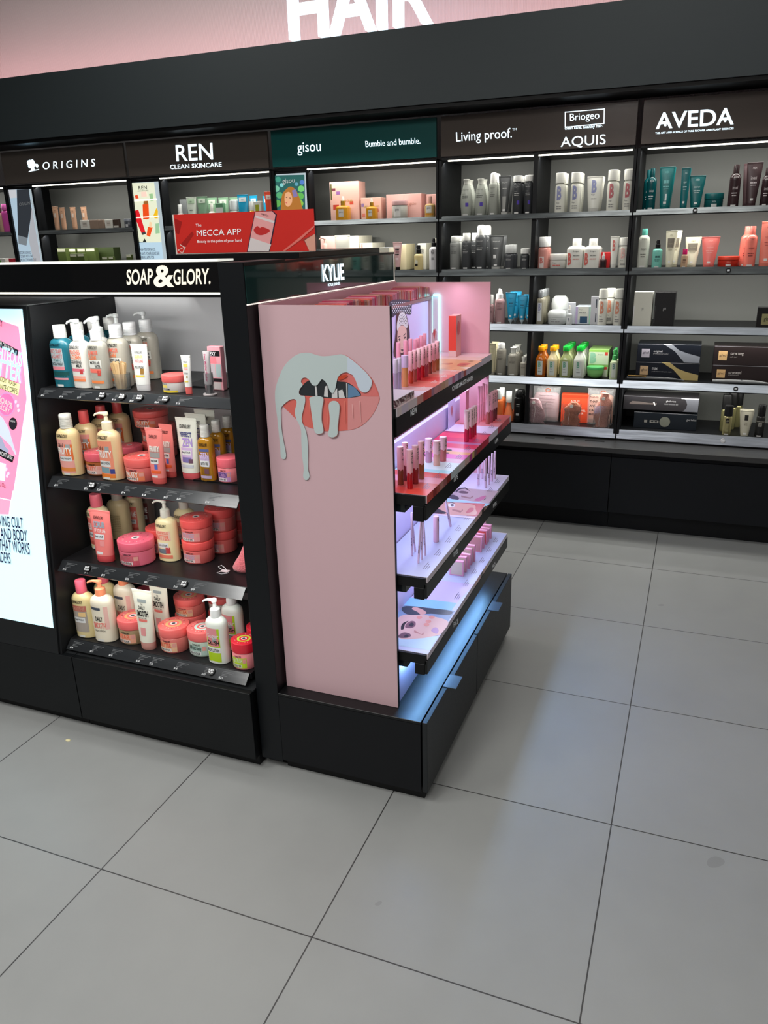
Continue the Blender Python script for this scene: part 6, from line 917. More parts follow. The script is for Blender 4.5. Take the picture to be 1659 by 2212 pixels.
for r,(ya,za,yb,zb) in enumerate(SR):
    rn=['top','second','third','bottom'][r]
    s=thing('soap_shelf','%s black shelf with grey price rail in the soap unit'%rn,'shelf',(-1.38,.15,za-.02))
    MB().box(-1.715,-1.042,ya+.004,.358,za-.02,za-.0005,mat((24,24,26),.4),.001).build('board',s,ang=0)
    if r<2: MB().box(-1.30 if r==0 else -1.26,-1.0425,.10 if r==0 else .05,.30,za,za+.0035,BLK2).build('tray',s,ang=0)
    m=MB(); n=Vector((0,zb-za,ya-yb)).normalized()
    if n.y>0: n=-n
    q=[Vector((-1.712,ya,za)),Vector((-1.046,ya,za)),Vector((-1.046,yb,zb)),Vector((-1.712,yb,zb))]
    w=[p_-n*.004 for p_ in q]
    m.add([*q,*w],[(3,2,1,0),(4,5,6,7),(0,1,5,4),(2,3,7,6),(0,4,7,3),(1,2,6,5)],RAILD); rail=m.build('price_rail',s,ang=0)
    dn=(q[3]-q[0])
    def RP(x,v,o=.0005): return Vector((x,ya,za))+dn*v+n*o
    m=MB()
    for st,x in PRICE[r]:
        V,F=glyphs(st,.02); a=RP(x,.88);h=dn*(-.2)
        m.add([a+Vector((.013*u[0],0,0))+h*u[1] for u in V],F,mat((200,203,205),.5,noise=0))
        for k,(l,vv) in enumerate(((.040,.25),(.033,.37),(.017,.49),(.021,.61))):
            m.add([RP(x+.006,vv),RP(x+.006+l,vv),RP(x+.006+l,vv-.05),RP(x+.006,vv-.05)],[(0,1,2,3)],mat((84,87,90),.5,noise=0))
    m.build('price_text',rail,ang=0)
    for x in BADGE[r]:
        m=MB();nn=22;c=RP(x,.45,.0003);u=Vector((1,0,0));vv=-dn.normalized()
        ring=[c+(u*math.cos(2*math.pi*k/nn)+vv*math.sin(2*math.pi*k/nn))*.0125+n*h for h in (0,.005) for k in range(nn)]
        m.add(ring,[[k,(k+1)%nn,nn+(k+1)%nn,nn+k] for k in range(nn)]+[[nn+k for k in range(nn)]],mat((5,5,6),.3))
        for st,o_,hh in (('SOLD' if r==3 else 'BACK',.0010,.0058),('OUT' if r==3 else 'SOON',-.0068,.0058)):
            V,F=glyphs(st,.05); m.add([c+u*(-.0085+.017*g[0])+vv*(o_+hh*g[1])+n*.0054 for g in V],F,TXT)
        m.build('badge',rail)
area('soap_shelf_light',(-1.38,-.03,1.374),.62,.03,2.5,(1,.99,.97),(math.radians(20),0,0))
for zz,yy in ((1.083,-.02),(.812,-.04),(.541,-.06)): area('soap_shelf_light',(-1.38,yy,zz),.62,.02,.5,(1,.98,.94),(math.radians(15),0,0))
t=thing('header_sign','glossy black header sign with cream lettering and large ampersand above the soap shelves','sign',(-1.6,-.06,1.38))
MB().box(-2.65,-1.0165,-.089,-.02,1.388,1.4605,GLOSS,.0005).build('panel',t,ang=0)
MB().box(-2.65,-1.0165,-.0905,-.018,1.461,1.4655,mat((235,235,225),.4,emit=.8,noise=0)).build('top_edge',t,ang=0)
MB().box(-2.65,-1.0165,-.0905,-.018,1.3835,1.3875,mat((250,248,235),.4,emit=1.4,noise=0)).build('light_strip',t,ang=0)
MB().box(-2.65,-1.0165,-.085,.279,1.376,1.383,BLK2).build('underside_board',t,ang=0)
mb=MB(); texts('sg',mb,(0,-1,0),-.0012); mb.build('lettering',t,ang=0)
mb=MB().box(-1.0160,-.9445,-.094,.12,.0305,1.4585,mat((8,12,16),.45),.001)
o=origin(mb.build('pillar',ang=0),(-.98,0,.0305)); tag(o,'plain black pillar between the soap shelves and the pink display','pillar')
MB().box(-1.0160,-.9445,-.06,.12,0.0005,.030,BLK2).build('pillar_foot',o,ang=0)
mb=MB().box(-2.65,-.985,.376,.90,.0005,1.36,BLK2)
o=origin(mb.build('gondola_core',ang=0),(-1.8,.6,.0)); tag(o,'black core wall behind the soap shelving and pink display','partition')
mb=MB().box(-1.42,-.986,.28,.90,1.3615,1.472,mat((18,18,20),.25),.001)
o=origin(mb.build('plinth_box'),(-1.2,.6,1.3615)); tag(o,'black box on the gondola top carrying the red app banner','plinth')
# banner
t=thing('counter_banner','red counter banner with phone picture and white app lettering','banner',(-1.17,.305,1.4725))
MB().box(-1.412,-.946,.2995,.306,1.4725,1.585,mat((225,215,205),.5),.0005).build('card',t,ang=0)
mb=MB(); e=polys('bn',mb,(0,-1,0),.0002,.0001,rough=.35); texts('bn',mb,(0,-1,0),e+.0004); mb.build('print',t,ang=0)
# ------------------------------------------------------------ pink display
PINK=mat((208,174,181),.4); PINKF=mat((232,172,184),.4)  # PINKF paints the pink glow into far and back panels
t=thing('low_drawer_unit','black drawer base under the pink makeup display','drawer unit',(-.72,.43,0))
MB().box(-.9435,-.506,-.07,.94,.0005,.036,BLK2).build('plinth',t,ang=0)
MB().box(-.9435,-.508,-.094,.945,.038,.2595,mat((7,9,14),.5)).build('body',t,ang=0)
MB().box(-.9435,-.5065,-.0945,.9455,.26,.269,mat((16,17,19),.32),.001).build('top_plate',t,ang=0)
for (ya,yb) in ((-.094,.4305),(.4345,.9455)):
    d=MB().box(-.5035,-.489,ya,yb,.040,.2685,mat((34,37,39),.45),.001).build('drawer_front',t,ang=0)
    yc=(ya+yb)/2-.04; MB().box(-.503,-.463,yc-.035,yc+.035,.2688,.2705,mat((70,74,80),.3),.0005).build('handle',d,ang=0)
t=thing('makeup_display','pink makeup display with dripping lips picture on its near side panel','display stand',(-.76,.43,.269))
near=MB().box(-.937,-.588,-.0510,-.041,.2695,1.3555,PINK,.0005).build('side_panel',t,ang=0)
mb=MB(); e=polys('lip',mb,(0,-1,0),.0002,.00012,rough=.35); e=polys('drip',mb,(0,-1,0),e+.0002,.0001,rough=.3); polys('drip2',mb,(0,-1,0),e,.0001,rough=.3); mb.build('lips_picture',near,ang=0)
MB().box(-.589,-.5865,-.0505,-.0412,.27,1.355,BLK).build('edge_trim',near,ang=0)
MB().box(-.937,-.592,.9265,.9365,.2695,1.352,PINKF,.0005).build('side_panel',t,ang=0)
MB().box(-.9425,-.936,-.040,.926,.27,1.356,PINKF).build('back_panel',t,ang=0)
LAV=mat((214,200,240),.45)
MB().box(-.684,-.669,-.040,.4495,.44,.965,LAV,.0005).build('lower_panel',t,ang=0)
MB().box(-.684,-.669,.4515,.926,.44,.965,LAV,.0005).build('lower_panel',t,ang=0)
MB().box(-.684,-.594,-.040,.926,.2695,.385,LAV,.0005).build('kick_panel',t,ang=0)
MB().box(-.935,-.80,-.040,.926,1.296,1.306,mat((150,110,112),.45)).build('top_ledge',t,ang=0)
MB().box(-.935,-.72,-.040,.926,1.02,1.045,BLK2).build('rib',t,ang=0)
# screen
s=MB().box(-.822,-.803,-.035,.888,1.115,1.292,mat((190,180,232),.3,emit=.38,noise=0)).build('screen',t,ang=0)
mb=MB(); polys('sc',mb,(1,0,0),.0004,.00004,emit=.22); mb.build('portrait',s,ang=0)
g=mat((120,235,235),.4,emit=4,noise=0)
mb=MB(); mb.box(-.795,-.772,.918,.924,1.305,1.312,g).box(-.776,-.771,.918,.924,1.112,1.306,g).box(-.7995,-.7989,.920,.924,1.112,1.306,g); mb.build('glow_strip',t,ang=0)
hs=thing('header_sign','glossy dark header sign coloured with greenish reflection, glowing white name above the pink display','sign',(-.965,.42,1.355))
MB().box(-.9845,-.943,-.09,.928,1.361,1.4495,mat((34,62,60),.05,coat=.6)).build('panel',hs,ang=0)  # greenish reflection put into the panel colour
fm=mat((12,12,12),.3); em=mat((245,235,225),.4,emit=.9,noise=0)
MB().box(-.9849,-.9425,-.092,.930,1.4495,1.4555,fm).box(-.9849,-.9425,.928,.932,1.357,1.4495,fm).build('frame',hs,ang=0)
MB().box(-.9849,-.942,-.092,.930,1.3575,1.3605,em).box(-.9430,-.9418,.924,.9265,1.3615,1.449,em).build('light_strip',hs,ang=0)
mb=MB(); texts('ky',mb,(1,0,0),.0006); mb.build('lettering',hs,ang=0)
# makeup shelves
STR1=[((250,232,232),.03),((238,222,240),.05),((246,228,232),.07),((235,160,150),.05),((224,52,48),.045),((232,84,60),.025),((190,130,160),.025),((232,160,170),.03),((226,150,150),.035),((222,170,130),.04),((235,190,170),.03),((235,205,235),.04),((226,120,170),.03),((225,190,230),.03),((150,110,160),.035),((215,170,200),.03),((205,60,60),.03),((235,215,245),.06),((240,225,245),.25)]
STR2=[((232,84,72),.05),((170,50,50),.03),((200,90,80),.03),((215,150,140),.03),((190,110,110),.03),((160,62,52),.04),((222,232,236),.08),((240,232,232),.06),((240,200,190),.05),((226,70,170),.03),((240,205,130),.025),((150,90,100),.03),((190,60,70),.06),((226,44,80),.09),((240,225,240),.12),((190,40,70),.06),((236,90,100),.12)]
STR3=[((236,220,232),.48),((245,200,200),.08),((70,40,40),.03),((230,190,180),.06),((235,228,242),.3)]
def strip(mb,L,x0,x1,y0,y1,zt,zb,top):
    y=y0
    for c,w in L:
        e=min(y+w,y1)
        if e<=y: break
        m=mat(c,.3,noise=0)
        if top: mb.add([(x0,y,zt),(x1,y,zt),(x1,e,zt),(x0,e,zt)],[(0,1,2,3)],m)
        else: mb.add([(x1,y,zb),(x1,e,zb),(x1,e,zt),(x1,y,zt)],[(0,1,2,3)],m)
        y=e
TOP1=[((246,222,228),.16),((240,226,240),.07),((236,190,190),.06),((238,120,105),.09),((222,62,56),.07),((232,110,100),.05),((235,160,150),.07),((240,200,190),.3),((244,205,210),.3)]
TOP2=[((236,78,66),.05),((214,92,84),.05),((232,150,170),.05),((222,74,62),.045),((170,222,232),.03),((222,236,242),.08),((240,190,215),.04),((232,84,180),.05),((240,170,120),.03),((238,150,190),.04),((226,60,100),.05),((190,120,170),.025),((214,40,92),.05),((236,62,96),.06),((170,40,80),.02),((230,210,240),.10),((232,140,150),.06),((220,90,96),.2)]
TOP3=[((198,202,235),.47),((225,215,240),.5)]
TOP4=[((196,205,240),.95)]
KS=[('top',-.80,-.582,1.1105,TOP1,STR1,.022,.070,'f1'),('second',-.668,-.507,.8935,TOP2,STR2,.022,.065,'f2'),('third',-.668,-.507,.6685,TOP3,STR3,.016,.058,'f3'),('lowest',-.668,-.507,.4425,TOP4,STR3,.016,.058,'f4')]
for (rn,xb,xf,z,tp,st,lh,fh,fk) in KS:
    s=thing('makeup_shelf','%s makeup shelf of the pink display with black label strip'%rn,'shelf',((xb+xf)/2,.45,z-.03))
    MB().box(xb+.002,xf-.003,-.038,.925,z-.028,z-.001,BLK2).build('board',s,ang=0)
    mb=MB().box(xb+.002,xf,-.030 if 1 else 0,.925,z-lh,z-.0006,mat((240,228,236),.3))
    if rn=='lowest' or rn=='second': pass
    strip(mb,tp,xb+.002,xf,-.030,.925,z,z-lh,True); strip(mb,st,xb,xf+.0004,-.030,.925,z,z-lh,False)
    e=.0002
    key={'top':'t1','third':'t3','lowest':'t4'}.get(rn)
    if key:
        n0=len(mb.v); polys(key,mb,(0,0,1),-.0012,.00004,rough=.3)
    # small printed lines
    for k in range(9):
        y=.02+k*.1; 
        for j in range(3):
            mb.add([(xf-.030+j*.006,y,z+.0002),(xf-.028+j*.006,y,z+.0002),(xf-.028+j*.006,y+.05-.012*j,z+.0002),(xf-.030+j*.006,y+.05-.012*j,z+.0002)],[(0,1,2,3)],mat((120,110,140) if rn!='top' else (240,225,225),.4,noise=0))
    if rn=='second':
        for (hx,hy) in ((-.575,.335),(-.578,.37),(-.580,.405),(-.635,.33),(-.637,.365),(-.640,.40)):
            mb.add([(hx+.009*math.cos(q*.5236),hy+.009*math.sin(q*.5236),z+.0004) for q in range(12)],[list(range(12))],BLK2)
    mb.build('tray',s,ang=0)
    f=MB().box(xf-.006,xf+.0008,-.038,.930,z-fh,z-lh-.0015,mat((5,5,6),.35) if rn in('top','second') else mat((20,21,22),.4),.0005).build('label_strip',s,ang=0)
    mb=MB(); texts(fk,mb,(1,0,0),.0011); mb.build('lettering',f,ang=0)
    MB().box(xf-.035,xf-.0065,-.038,.925,z-fh-.004,z-.029,BLK2,.001).build('front_beam',s,ang=0)
    MB().box(xb+.01,xf-.06,-.028,.925,z-.052,z-.0285,mat((24,30,32),.15)).build('lamp_housing',s,ang=0)
    lx={'top':-.64,'second':-.60,'third':-.60,'lowest':-.585}[rn]
    MB().box(lx-.012,lx+.012,-.02,.92,z-.0535,z-.0521,mat((190,200,255),.5,emit=1.2,noise=0)).build('light_strip',s,ang=0)
    area('display_lamp_light',(lx,.45,z-.056),.03,.92,{'top':1.25,'second':1.0,'third':1.0,'lowest':2.7}[rn],(.70,.75,1.0) if rn!='lowest' else (.26,.60,1.0),(0,math.radians(8),0))
area('display_top_light',(-.70,.45,1.352),.04,.9,.7,(.85,.78,1.0),(0,math.radians(5),0))
# ------------------------------------------------------------ products
def C(r,g,b): return (r,g,b)
WH=(238,238,232);CO=(240,112,108);PKC=(236,112,128);CR=(236,222,178);BKC=(22,22,26);ML=(225,226,220);GRY=(205,206,200)
SGT=('SOAP&GLORY',-.62,.62,.80,.875,BKC,.05)
def P(body,cap,ck='cyl',hb=.78,cw=.5,pr='std',pw=2.2,pt=(),tx=(),ro=.3,cm=0,ex=None): return dict(body=body,cap=cap,ck=ck,hb=hb,cw=cw,pr=pr,pw=pw,pt=pt,tx=tx,ro=ro,cm=cm,ex=ex)
TRY=(-.4,.25,.02,.065,(225,226,222))
def sgw(lab,col2,word,body=CR,cap=PKC,ck='cyl',hb=.78): 
    return P(body,cap,ck,hb,.5,pt=((-.75,.75,.12,.76,lab),(-.75,.75,.12,.2,col2),(-.65,.6,.3,.42,(226,228,230)),TRY),tx=(SGT,(word,-.72,.7,.48,.64,(245,245,240),.06),('Body WASH',-.6,.5,.33,.395,BKC,.02)))
FR=(240,160,150);FO=(236,120,62)
S={}
S['facewash']=P((32,108,124),WH,'cyl',.80,.52,pw=2.6,pt=((-.7,.6,.42,.80,(178,196,200)),(-.7,.6,.36,.43,(226,140,150)),(-.75,.75,.16,.2,(225,150,160)),TRY,(-.99,.99,.0,.33,(28,84,84))),tx=(('SOAP&GLORY',-.7,.5,.84,.90,BKC,.05),('FACE SOAP',-.68,.55,.70,.785,(205,100,100),.04),('& CLARITY',-.6,.58,.60,.685,(205,100,100),.04),('VITAMIN C',-.45,.4,.535,.58,(60,110,110),.02),('FACIAL WASH',-.65,.5,.455,.515,BKC,.04)))
S['milk']=P((232,230,222),(232,236,234),'pump',.70,.5,pw=2.6,pt=((-.75,.75,.36,.42,(226,120,140)),(-.75,.75,.19,.26,(245,170,150)),(-.75,.75,.15,.2,(245,140,90)),(.3,.62,.31,.40,(200,70,70)),TRY),tx=(('SOAP&GLORY',-.7,.6,.83,.90,BKC,.05),('PEACHES',-.7,.6,.72,.81,(236,130,110),.05),('& CLEAN',-.7,.62,.615,.705,(245,120,60),.05),('CLEANSING',-.7,.62,.53,.59,BKC,.05),('MILK',.0,.62,.45,.515,BKC,.05)))
mt=(('SOAP&GLORY',-.7,.55,.82,.89,BKC,.05),('GLAMOUR',-.7,.55,.71,.80,(236,110,90),.05),('CLEAN',-.7,.3,.61,.70,(245,120,60),.05),('MICELLAR',-.55,.62,.52,.58,BKC,.05),('WATER',.0,.62,.44,.505,BKC,.05))
mp_=((-.75,.7,.44,.60,(226,226,218)),(-.75,.6,.34,.42,(240,120,105)),(.2,.55,.28,.39,(205,80,70)),(-.75,.75,.12,.18,(245,140,80)),TRY)
S['micpump']=P((176,174,162),(228,230,230),'pump',.70,.52,pw=2.6,pt=mp_,tx=mt,ro=.12)
S['micellar']=P((180,176,162),(222,224,224),'disc',.80,.55,pw=2.6,pt=mp_,tx=mt,ro=.12)
S['scrubw']=dict(k='tube',body=(232,234,230),cap=(236,236,236),ch=.14,cwf=.78,pt=((-.7,.7,.2,.25,(225,205,90)),(.15,.65,.27,.42,(160,120,60))),tx=(('SOAP&GLORY',-.6,.6,.80,.86,BKC,.04),('SCRUB IN THE',-.6,.6,.68,.77,(230,215,90),.05),('FAST LANE',-.55,.62,.57,.65,(240,110,110),.05),('PEEL & POLISH',-.6,.62,.42,.49,BKC,.04)))
S['eyetube']=dict(k='tube',body=(234,234,230),cap=CO,ch=.19,cwf=.64,pt=((-.55,.5,.66,.76,(230,210,100)),(-.6,.6,.16,.2,(230,210,90)),(.1,.5,.3,.36,(150,130,60))),tx=(('SOAP&GLORY',-.5,.5,.80,.85,BKC,.04),('YOU RAISE',-.5,.55,.56,.63,(240,110,100),.05),('EYE CREAM',-.4,.5,.42,.48,BKC,.04)))
S['cjar']=dict(k='jar',body=(236,232,228),cap=CO,lf=.40,pt=((-.7,-.1,.5,.75,(235,215,110)),(-.7,.7,.06,.25,(232,205,60))),tx=(('SOAP&GLORY',-.65,-.1,.78,.93,BKC,.04),('YOU CREAM',-.6,.1,.3,.45,BKC,.04)),disc=None)
S['sexybox']=dict(k='box',body=(228,140,150),pt=((-.9,.9,.78,.90,(25,22,25)),(-.9,.3,.62,.76,(235,130,140)),(-.8,.0,.30,.60,(190,180,185)),(.1,.9,.3,.6,(160,180,180)),(-.9,.9,.2,.28,(30,25,28)),(-.6,.7,.02,.19,(190,180,178))),tx=(('SEXY',-.85,.3,.795,.88,(240,240,240),.06),))
S['fruitw']=P((240,214,160),(222,222,214),'disc',.78,.5,pt=((-.75,.75,.06,.78,(240,168,158)),(.1,.75,.35,.68,FO),(-.75,.75,.10,.18,(230,140,70)),(-.6,.6,.32,.42,(228,230,230)),(.2,.6,.58,.68,(170,172,172)),TRY),tx=(('SOAP&GLORY',-.65,.55,.82,.89,BKC,.05),('Call of',-.6,.0,.62,.70,(60,40,40),.02),('FRUITY',-.75,.72,.46,.61,(248,246,240),.07),('Body WASH',-.55,.5,.345,.40,BKC,.02)))
S['fruitp']=dict(S['fruitw']);S['fruitp']['cap']=(236,96,96);S['fruitp']['ck']='cyl';S['fruitp']['cw']=.4
S['fruitl']=P((238,208,160),(240,228,196),'pump',.74,.42,pt=((-.75,.72,.08,.80,(244,150,120)),(-.75,.72,.05,.13,(236,130,50)),(-.65,.45,.28,.40,(226,228,228)),(-.6,.3,.15,.27,(130,165,175)),(.1,.5,.60,.70,(165,168,168)),(.35,.72,.14,.24,(60,70,140)),TRY),tx=(('SOAP&GLORY',-.7,.5,.84,.91,BKC,.05),('Call of',-.6,.0,.62,.70,(60,40,40),.02),('FRUITY',-.72,.68,.46,.61,(248,246,240),.07),('Body LOTION',-.6,.4,.31,.38,BKC,.02)))
def jr(body,cap,word,lab=None,disc=None,txc=(248,246,240),lf=.36,w2='Body BUTTER'): return dict(k='jar',body=body,cap=cap,lf=lf,pt=((-.65,.65,.12,.72,lab or (232,120,100)),(-.6,.3,.14,.34,(228,228,226)),(.38,.62,.42,.68,(230,160,150))),tx=(('SOAP&GLORY',-.3,.3,.74,.86,BKC,.05),(word,-.6,.34,.38,.70,txc,.06),(w2,-.55,.22,.17,.31,BKC,.03)),disc=disc)
S['butter']=jr((240,104,100),(244,108,104),'FRUITY',(236,130,90),(220,150,170))
S['amberjar']=jr((172,92,38),(226,96,112),'FRUITY',(228,180,172),(225,150,190),(236,110,70),w2='BODY SCRUB')
S['zenjar']=jr((236,112,120),(240,108,122),'PERFECT ZEN',(205,150,200),None,(70,60,140))
S['pinkjar']=jr((236,98,122),(240,104,128),'SMOOTHIE STAR',(214,90,110),(244,150,165),(205,120,130),w2='BODY SCRUB')
S['coraljar']=jr((240,96,92),(244,92,90),'BUTTER YOURSELF',(238,150,150),(236,120,112),(190,180,205))
S['starjar']=jr((240,112,104),(244,112,108),'BUTTER',(238,190,150),(225,180,120),(230,90,70))
S['buffjar']=jr((226,220,210),(240,110,108),'BUFF AND Ready',(215,190,195),(205,222,215),(60,110,100))
S['mintjar']=jr((204,222,206),(242,112,110),'BUFF AND Ready',(180,205,195),(205,228,220),(40,70,60),w2='BODY SCRUB')
S['tanjar']=jr((176,150,112),(244,108,108),'STAR',(238,170,140),(235,175,120),(240,120,90),w2='BODY SCRUB')
S['peachjar']=jr((236,200,150),(236,96,112),'SCRUB',(240,190,130),None,(205,80,70))
S['crushjar']=jr((244,128,134),(226,34,56),'Sugar CRUSH',(190,220,40),(200,220,70),(238,238,238),w2='BODY BUTTER')
S['handt']=dict(k='tube',body=(240,116,110),cap=(238,104,100),ch=.11,cwf=.8,pt=((-.7,.7,.55,.66,(190,150,140)),(-.7,.7,.43,.54,(165,160,158)),(-.7,.5,.30,.41,(228,228,226)),(-.1,.35,.19,.29,(80,110,190)),(-.75,.75,.10,.16,(236,100,50)),(-.7,.3,.02,.06,(228,228,228))),tx=(('SOAP&GLORY',-.65,.55,.83,.90,BKC,.05),('FRUITY',-.7,.7,.55,.67,(248,246,240),.07),('Hand CREAM',-.6,.3,.34,.39,BKC,.03)))
S['zen']=dict(k='tube',body=(232,234,222),cap=(240,104,112),ch=.11,cwf=.8,pt=((-.62,.66,.22,.48,(205,180,220)),(-.5,.55,.20,.30,(130,120,180)),(-.5,.5,.34,.43,(228,230,230)),(.25,.7,.19,.27,(110,80,100)),(-.75,.75,.10,.16,(200,205,215))),tx=(('SOAP&GLORY',-.72,.62,.84,.91,BKC,.05),('PERFECT',-.72,.66,.68,.77,(60,70,130),.07),('ZEN',-.45,.72,.50,.66,(175,150,215),.09),('Body SCRUB',-.5,.45,.365,.41,BKC,.03)))
S['oil']=P((176,124,34),(222,222,216),'disc',.80,.55,pw=2.6,pt=((-.7,.7,.68,.74,(90,100,150)),(-.66,.66,.38,.60,(200,180,215)),(-.6,.6,.34,.48,(228,230,230)),(-.1,.5,.18,.30,(120,80,90)),(-.75,.75,.08,.14,(190,170,200))),tx=(('SOAP&GLORY',-.6,.6,.80,.87,BKC,.05),('ZEN',-.5,.66,.52,.66,(215,190,230),.08),('BATH OIL',-.5,.5,.38,.45,BKC,.04)),ro=.12)
S['scrubt']=dict(k='tube',body=(242,112,108),cap=(240,92,98),ch=.13,cwf=.78,pt=((-.6,.5,.38,.50,(226,228,232)),(.0,.5,.23,.35,(235,150,150)),(-.5,.3,.04,.10,(230,230,230))),tx=(('SOAP&GLORY',-.65,.55,.84,.91,BKC,.05),('SCRUB',-.65,.6,.64,.79,(150,180,195),.08),('OF YOUR LIFE',-.6,.68,.54,.62,(240,235,235),.05),('Body SCRUB',-.5,.4,.41,.47,BKC,.03)))
S['cleanw']=sgw((232,120,110),(200,90,80),'CLEAN ON ME');S['backw']=P((222,204,158),(200,196,186),'disc',.80,.45,tx=tuple(('ooooooo oo oooo ooo oo',-.5,.6,.62-.045*i,.64-.045*i,(120,95,60),0) for i in range(10)))
S['cleanc']=sgw((226,120,108),(190,80,70),'CLEAN ON ME',body=(226,208,165));S['cleand']=sgw((110,52,52),(90,80,80),'CLEAN ON ME',body=(120,106,98),cap=(150,60,60))
S['rlotion']=P((240,226,176),(222,220,208),'pump',.72,.42,pt=((-.75,.75,.50,.72,(240,200,180)),(-.6,.5,.32,.44,(226,228,228)),(-.6,.3,.19,.30,(110,125,135)),(.2,.62,.2,.34,(200,70,70)),(-.75,.75,.08,.16,(238,130,105))),tx=(('SOAP&GLORY',-.65,.5,.80,.87,BKC,.05),('RIGHTEOUS',-.6,.6,.645,.71,(236,120,100),.05),('BUTTER',-.7,.66,.51,.63,(240,130,110),.08),('Body LOTION',-.55,.4,.345,.41,BKC,.02)))
S['starw']=P((222,205,150),(236,104,126),'cyl',.79,.46,pt=((-.7,.7,.14,.75,(170,160,150)),(-.7,.7,.62,.75,(190,110,95)),(-.7,.5,.36,.48,(224,226,226)),(-.1,.6,.5,.6,(236,200,140)),TRY),tx=(('SOAP&GLORY',-.7,.5,.80,.87,BKC,.05),('SMOOTHIE',-.65,.6,.64,.72,(205,150,130),.05),('Body WASH',-.6,.35,.39,.45,BKC,.02)))
S['smoothl']=P((238,230,208),(246,150,110),'pump',.76,.42,pt=((-.7,.3,.72,.78,(70,80,95)),(.55,.85,.3,.8,(235,190,180)),TRY),tx=(('DAILY',-.3,.4,.48,.58,BKC,.05),('SMOOTH',-.6,.6,.31,.45,(240,130,120),.08),('BODY LOTION',-.5,.5,.24,.28,BKC,.03)))
S['smootht']=dict(k='tube',body=(230,230,214),cap=(222,160,150),ch=.13,cwf=.72,pt=((-.5,.5,.80,.86,(150,160,160)),(-.55,.55,.42,.47,(226,120,110)),(-.4,.3,.14,.30,(225,150,150)),),tx=(('THE',-.12,.12,.74,.775,BKC,.04),('DAILY',-.45,.4,.66,.73,BKC,.05),('SMOOTH',-.7,.7,.52,.64,BKC,.09),('BODY BUTTER',-.6,.5,.48,.505,BKC,.03)))
S['crushl']=P((228,234,226),(226,230,230),'pump',.72,.45,pt=((-.75,.6,.05,.80,(180,214,30)),(-.75,.4,.58,.80,(232,150,155)),(-.6,.5,.40,.58,(226,140,140)),(-.75,.6,.26,.38,(236,238,238)),(-.1,.3,.5,.6,(165,168,168)),TRY),tx=(('Sugar',-.6,.55,.56,.68,(235,238,238),.06),('CRUSH',-.7,.55,.43,.53,BKC,.08),('BODY LOTION',-.72,.5,.275,.35,BKC,.06)))
def lp(body,cap,ck='cyl',hb=.84,cw=.8,pr='std',dot=None,ro=.35,pw=2,ttl='living proof',lt=(200,200,196)):
    pt=((-.5,.4,.03,.075,(225,225,222)),)
    if dot: pt+=((.05,.55,.30,.42,dot),)
    return P(body,cap,ck,hb,cw,pr,pw,pt=pt,tx=((ttl,-.6,.5,.80,.85,lt,.01),('shampoo',-.6,.1,.68,.71,lt,0),('oooooo oooo oo',-.6,.5,.62,.64,lt,0),('ooo ooooo oo',-.6,.4,.57,.59,lt,0)),ro=ro)
LG=(168,172,162);CH=(66,68,70)
S['lpoval']=lp(LG,(205,206,196),'flare',.87,.5,'oval',(80,60,170),lt=(95,98,92));S['lpcan']=lp((165,168,158),WH,'dome',.78,.72,'can',lt=(100,100,96));S['lpdark']=lp(CH,WH,'cyl',.86,.95,'std',(80,60,170))
S['lpaero']=lp((150,152,148),(205,206,200),'dome',.84,.85,'can',lt=(90,90,88));S['lpdark2']=lp((72,74,76),WH,'cyl',.80,.8,'can');S['lpdark3']=lp((76,78,80),WH,'dome',.78,.72,'can');S['lppump']=lp((66,68,72),(200,202,200),'cyl',.66,.9,'std');S['lpshort']=lp((62,64,66),(225,225,220),'cyl',.76,.95,'std')
def tb(body,cap,ch,cwf,words,col,pt=()): return dict(k='tube',body=body,cap=cap,ch=ch,cwf=cwf,pt=pt,tx=tuple(words))
def wd(w,z0,z1,c,x=.55,b=.03): return (w,-x,x,z0,z1,c,b)
S['lptube']=tb((78,80,80),(205,205,200),.08,.55,(wd('living proof',.82,.87,(210,210,206)),wd('oooooo',.66,.69,(200,200,196),.4)),0,((-.45,.45,.0,.45,(150,150,146)),(-.4,.4,.03,.08,(225,225,222))))
S['lptube2']=tb((84,86,86),(205,205,200),.08,.62,(wd('living proof',.82,.87,(210,210,206)),wd('oooo ooo',.6,.64,(200,200,196),.4)),0,((-.45,.1,.28,.40,(225,225,222)),(-.3,.4,.03,.08,(225,225,222))))
def brio(c,body=(228,228,216)): return P(body,(234,234,224),'cyl',.76,1.0,'std',2.2,tx=(('B',-.55,.35,.42,.88,c,.11),('Briogeo',-.6,.0,.30,.36,(70,70,70),.02),('ooo oooo oo',-.6,.4,.2,.24,(150,150,145),0),('ooo oo ooo',-.6,.4,.13,.17,(150,150,145),0)))
S['brioB']=brio((146,150,190));S['brioR']=brio((196,112,116));S['brioO']=brio((222,150,122));S['brioW']=brio((228,190,180))
S['brioT']=tb((226,226,216),(222,222,214),.10,.72,(('B',-.45,.35,.5,.92,(140,145,185),.11),('Briogeo',-.45,.1,.42,.47,(70,70,70),.02),('oooo ooo',-.45,.4,.3,.33,(150,150,145),0)),0);S['brioTs']=tb((230,230,220),(228,228,220),.12,.6,(('B',-.5,.3,.5,.9,(210,110,100),.11),),0)
S['briosq']=P((230,229,220),(232,231,224),'cyl',.76,.42,'std',4,pt=(),tx=(('B',-.85,-.4,.15,.7,(215,110,100),.1),('Briogeo',-.2,.5,.72,.80,(70,70,70),.02),('oooo oo ooo',-.2,.6,.55,.6,(150,150,145),0),('oooooo oooo',-.2,.6,.4,.44,(215,130,120),0)))
S['briopinkp']=P((205,140,130),(225,225,222),'cyl',.70,.9,'std',2.4,pt=((-.6,.3,.05,.55,(228,215,210)),),tx=(('B',-.5,.1,.25,.5,(210,110,100),.1),))
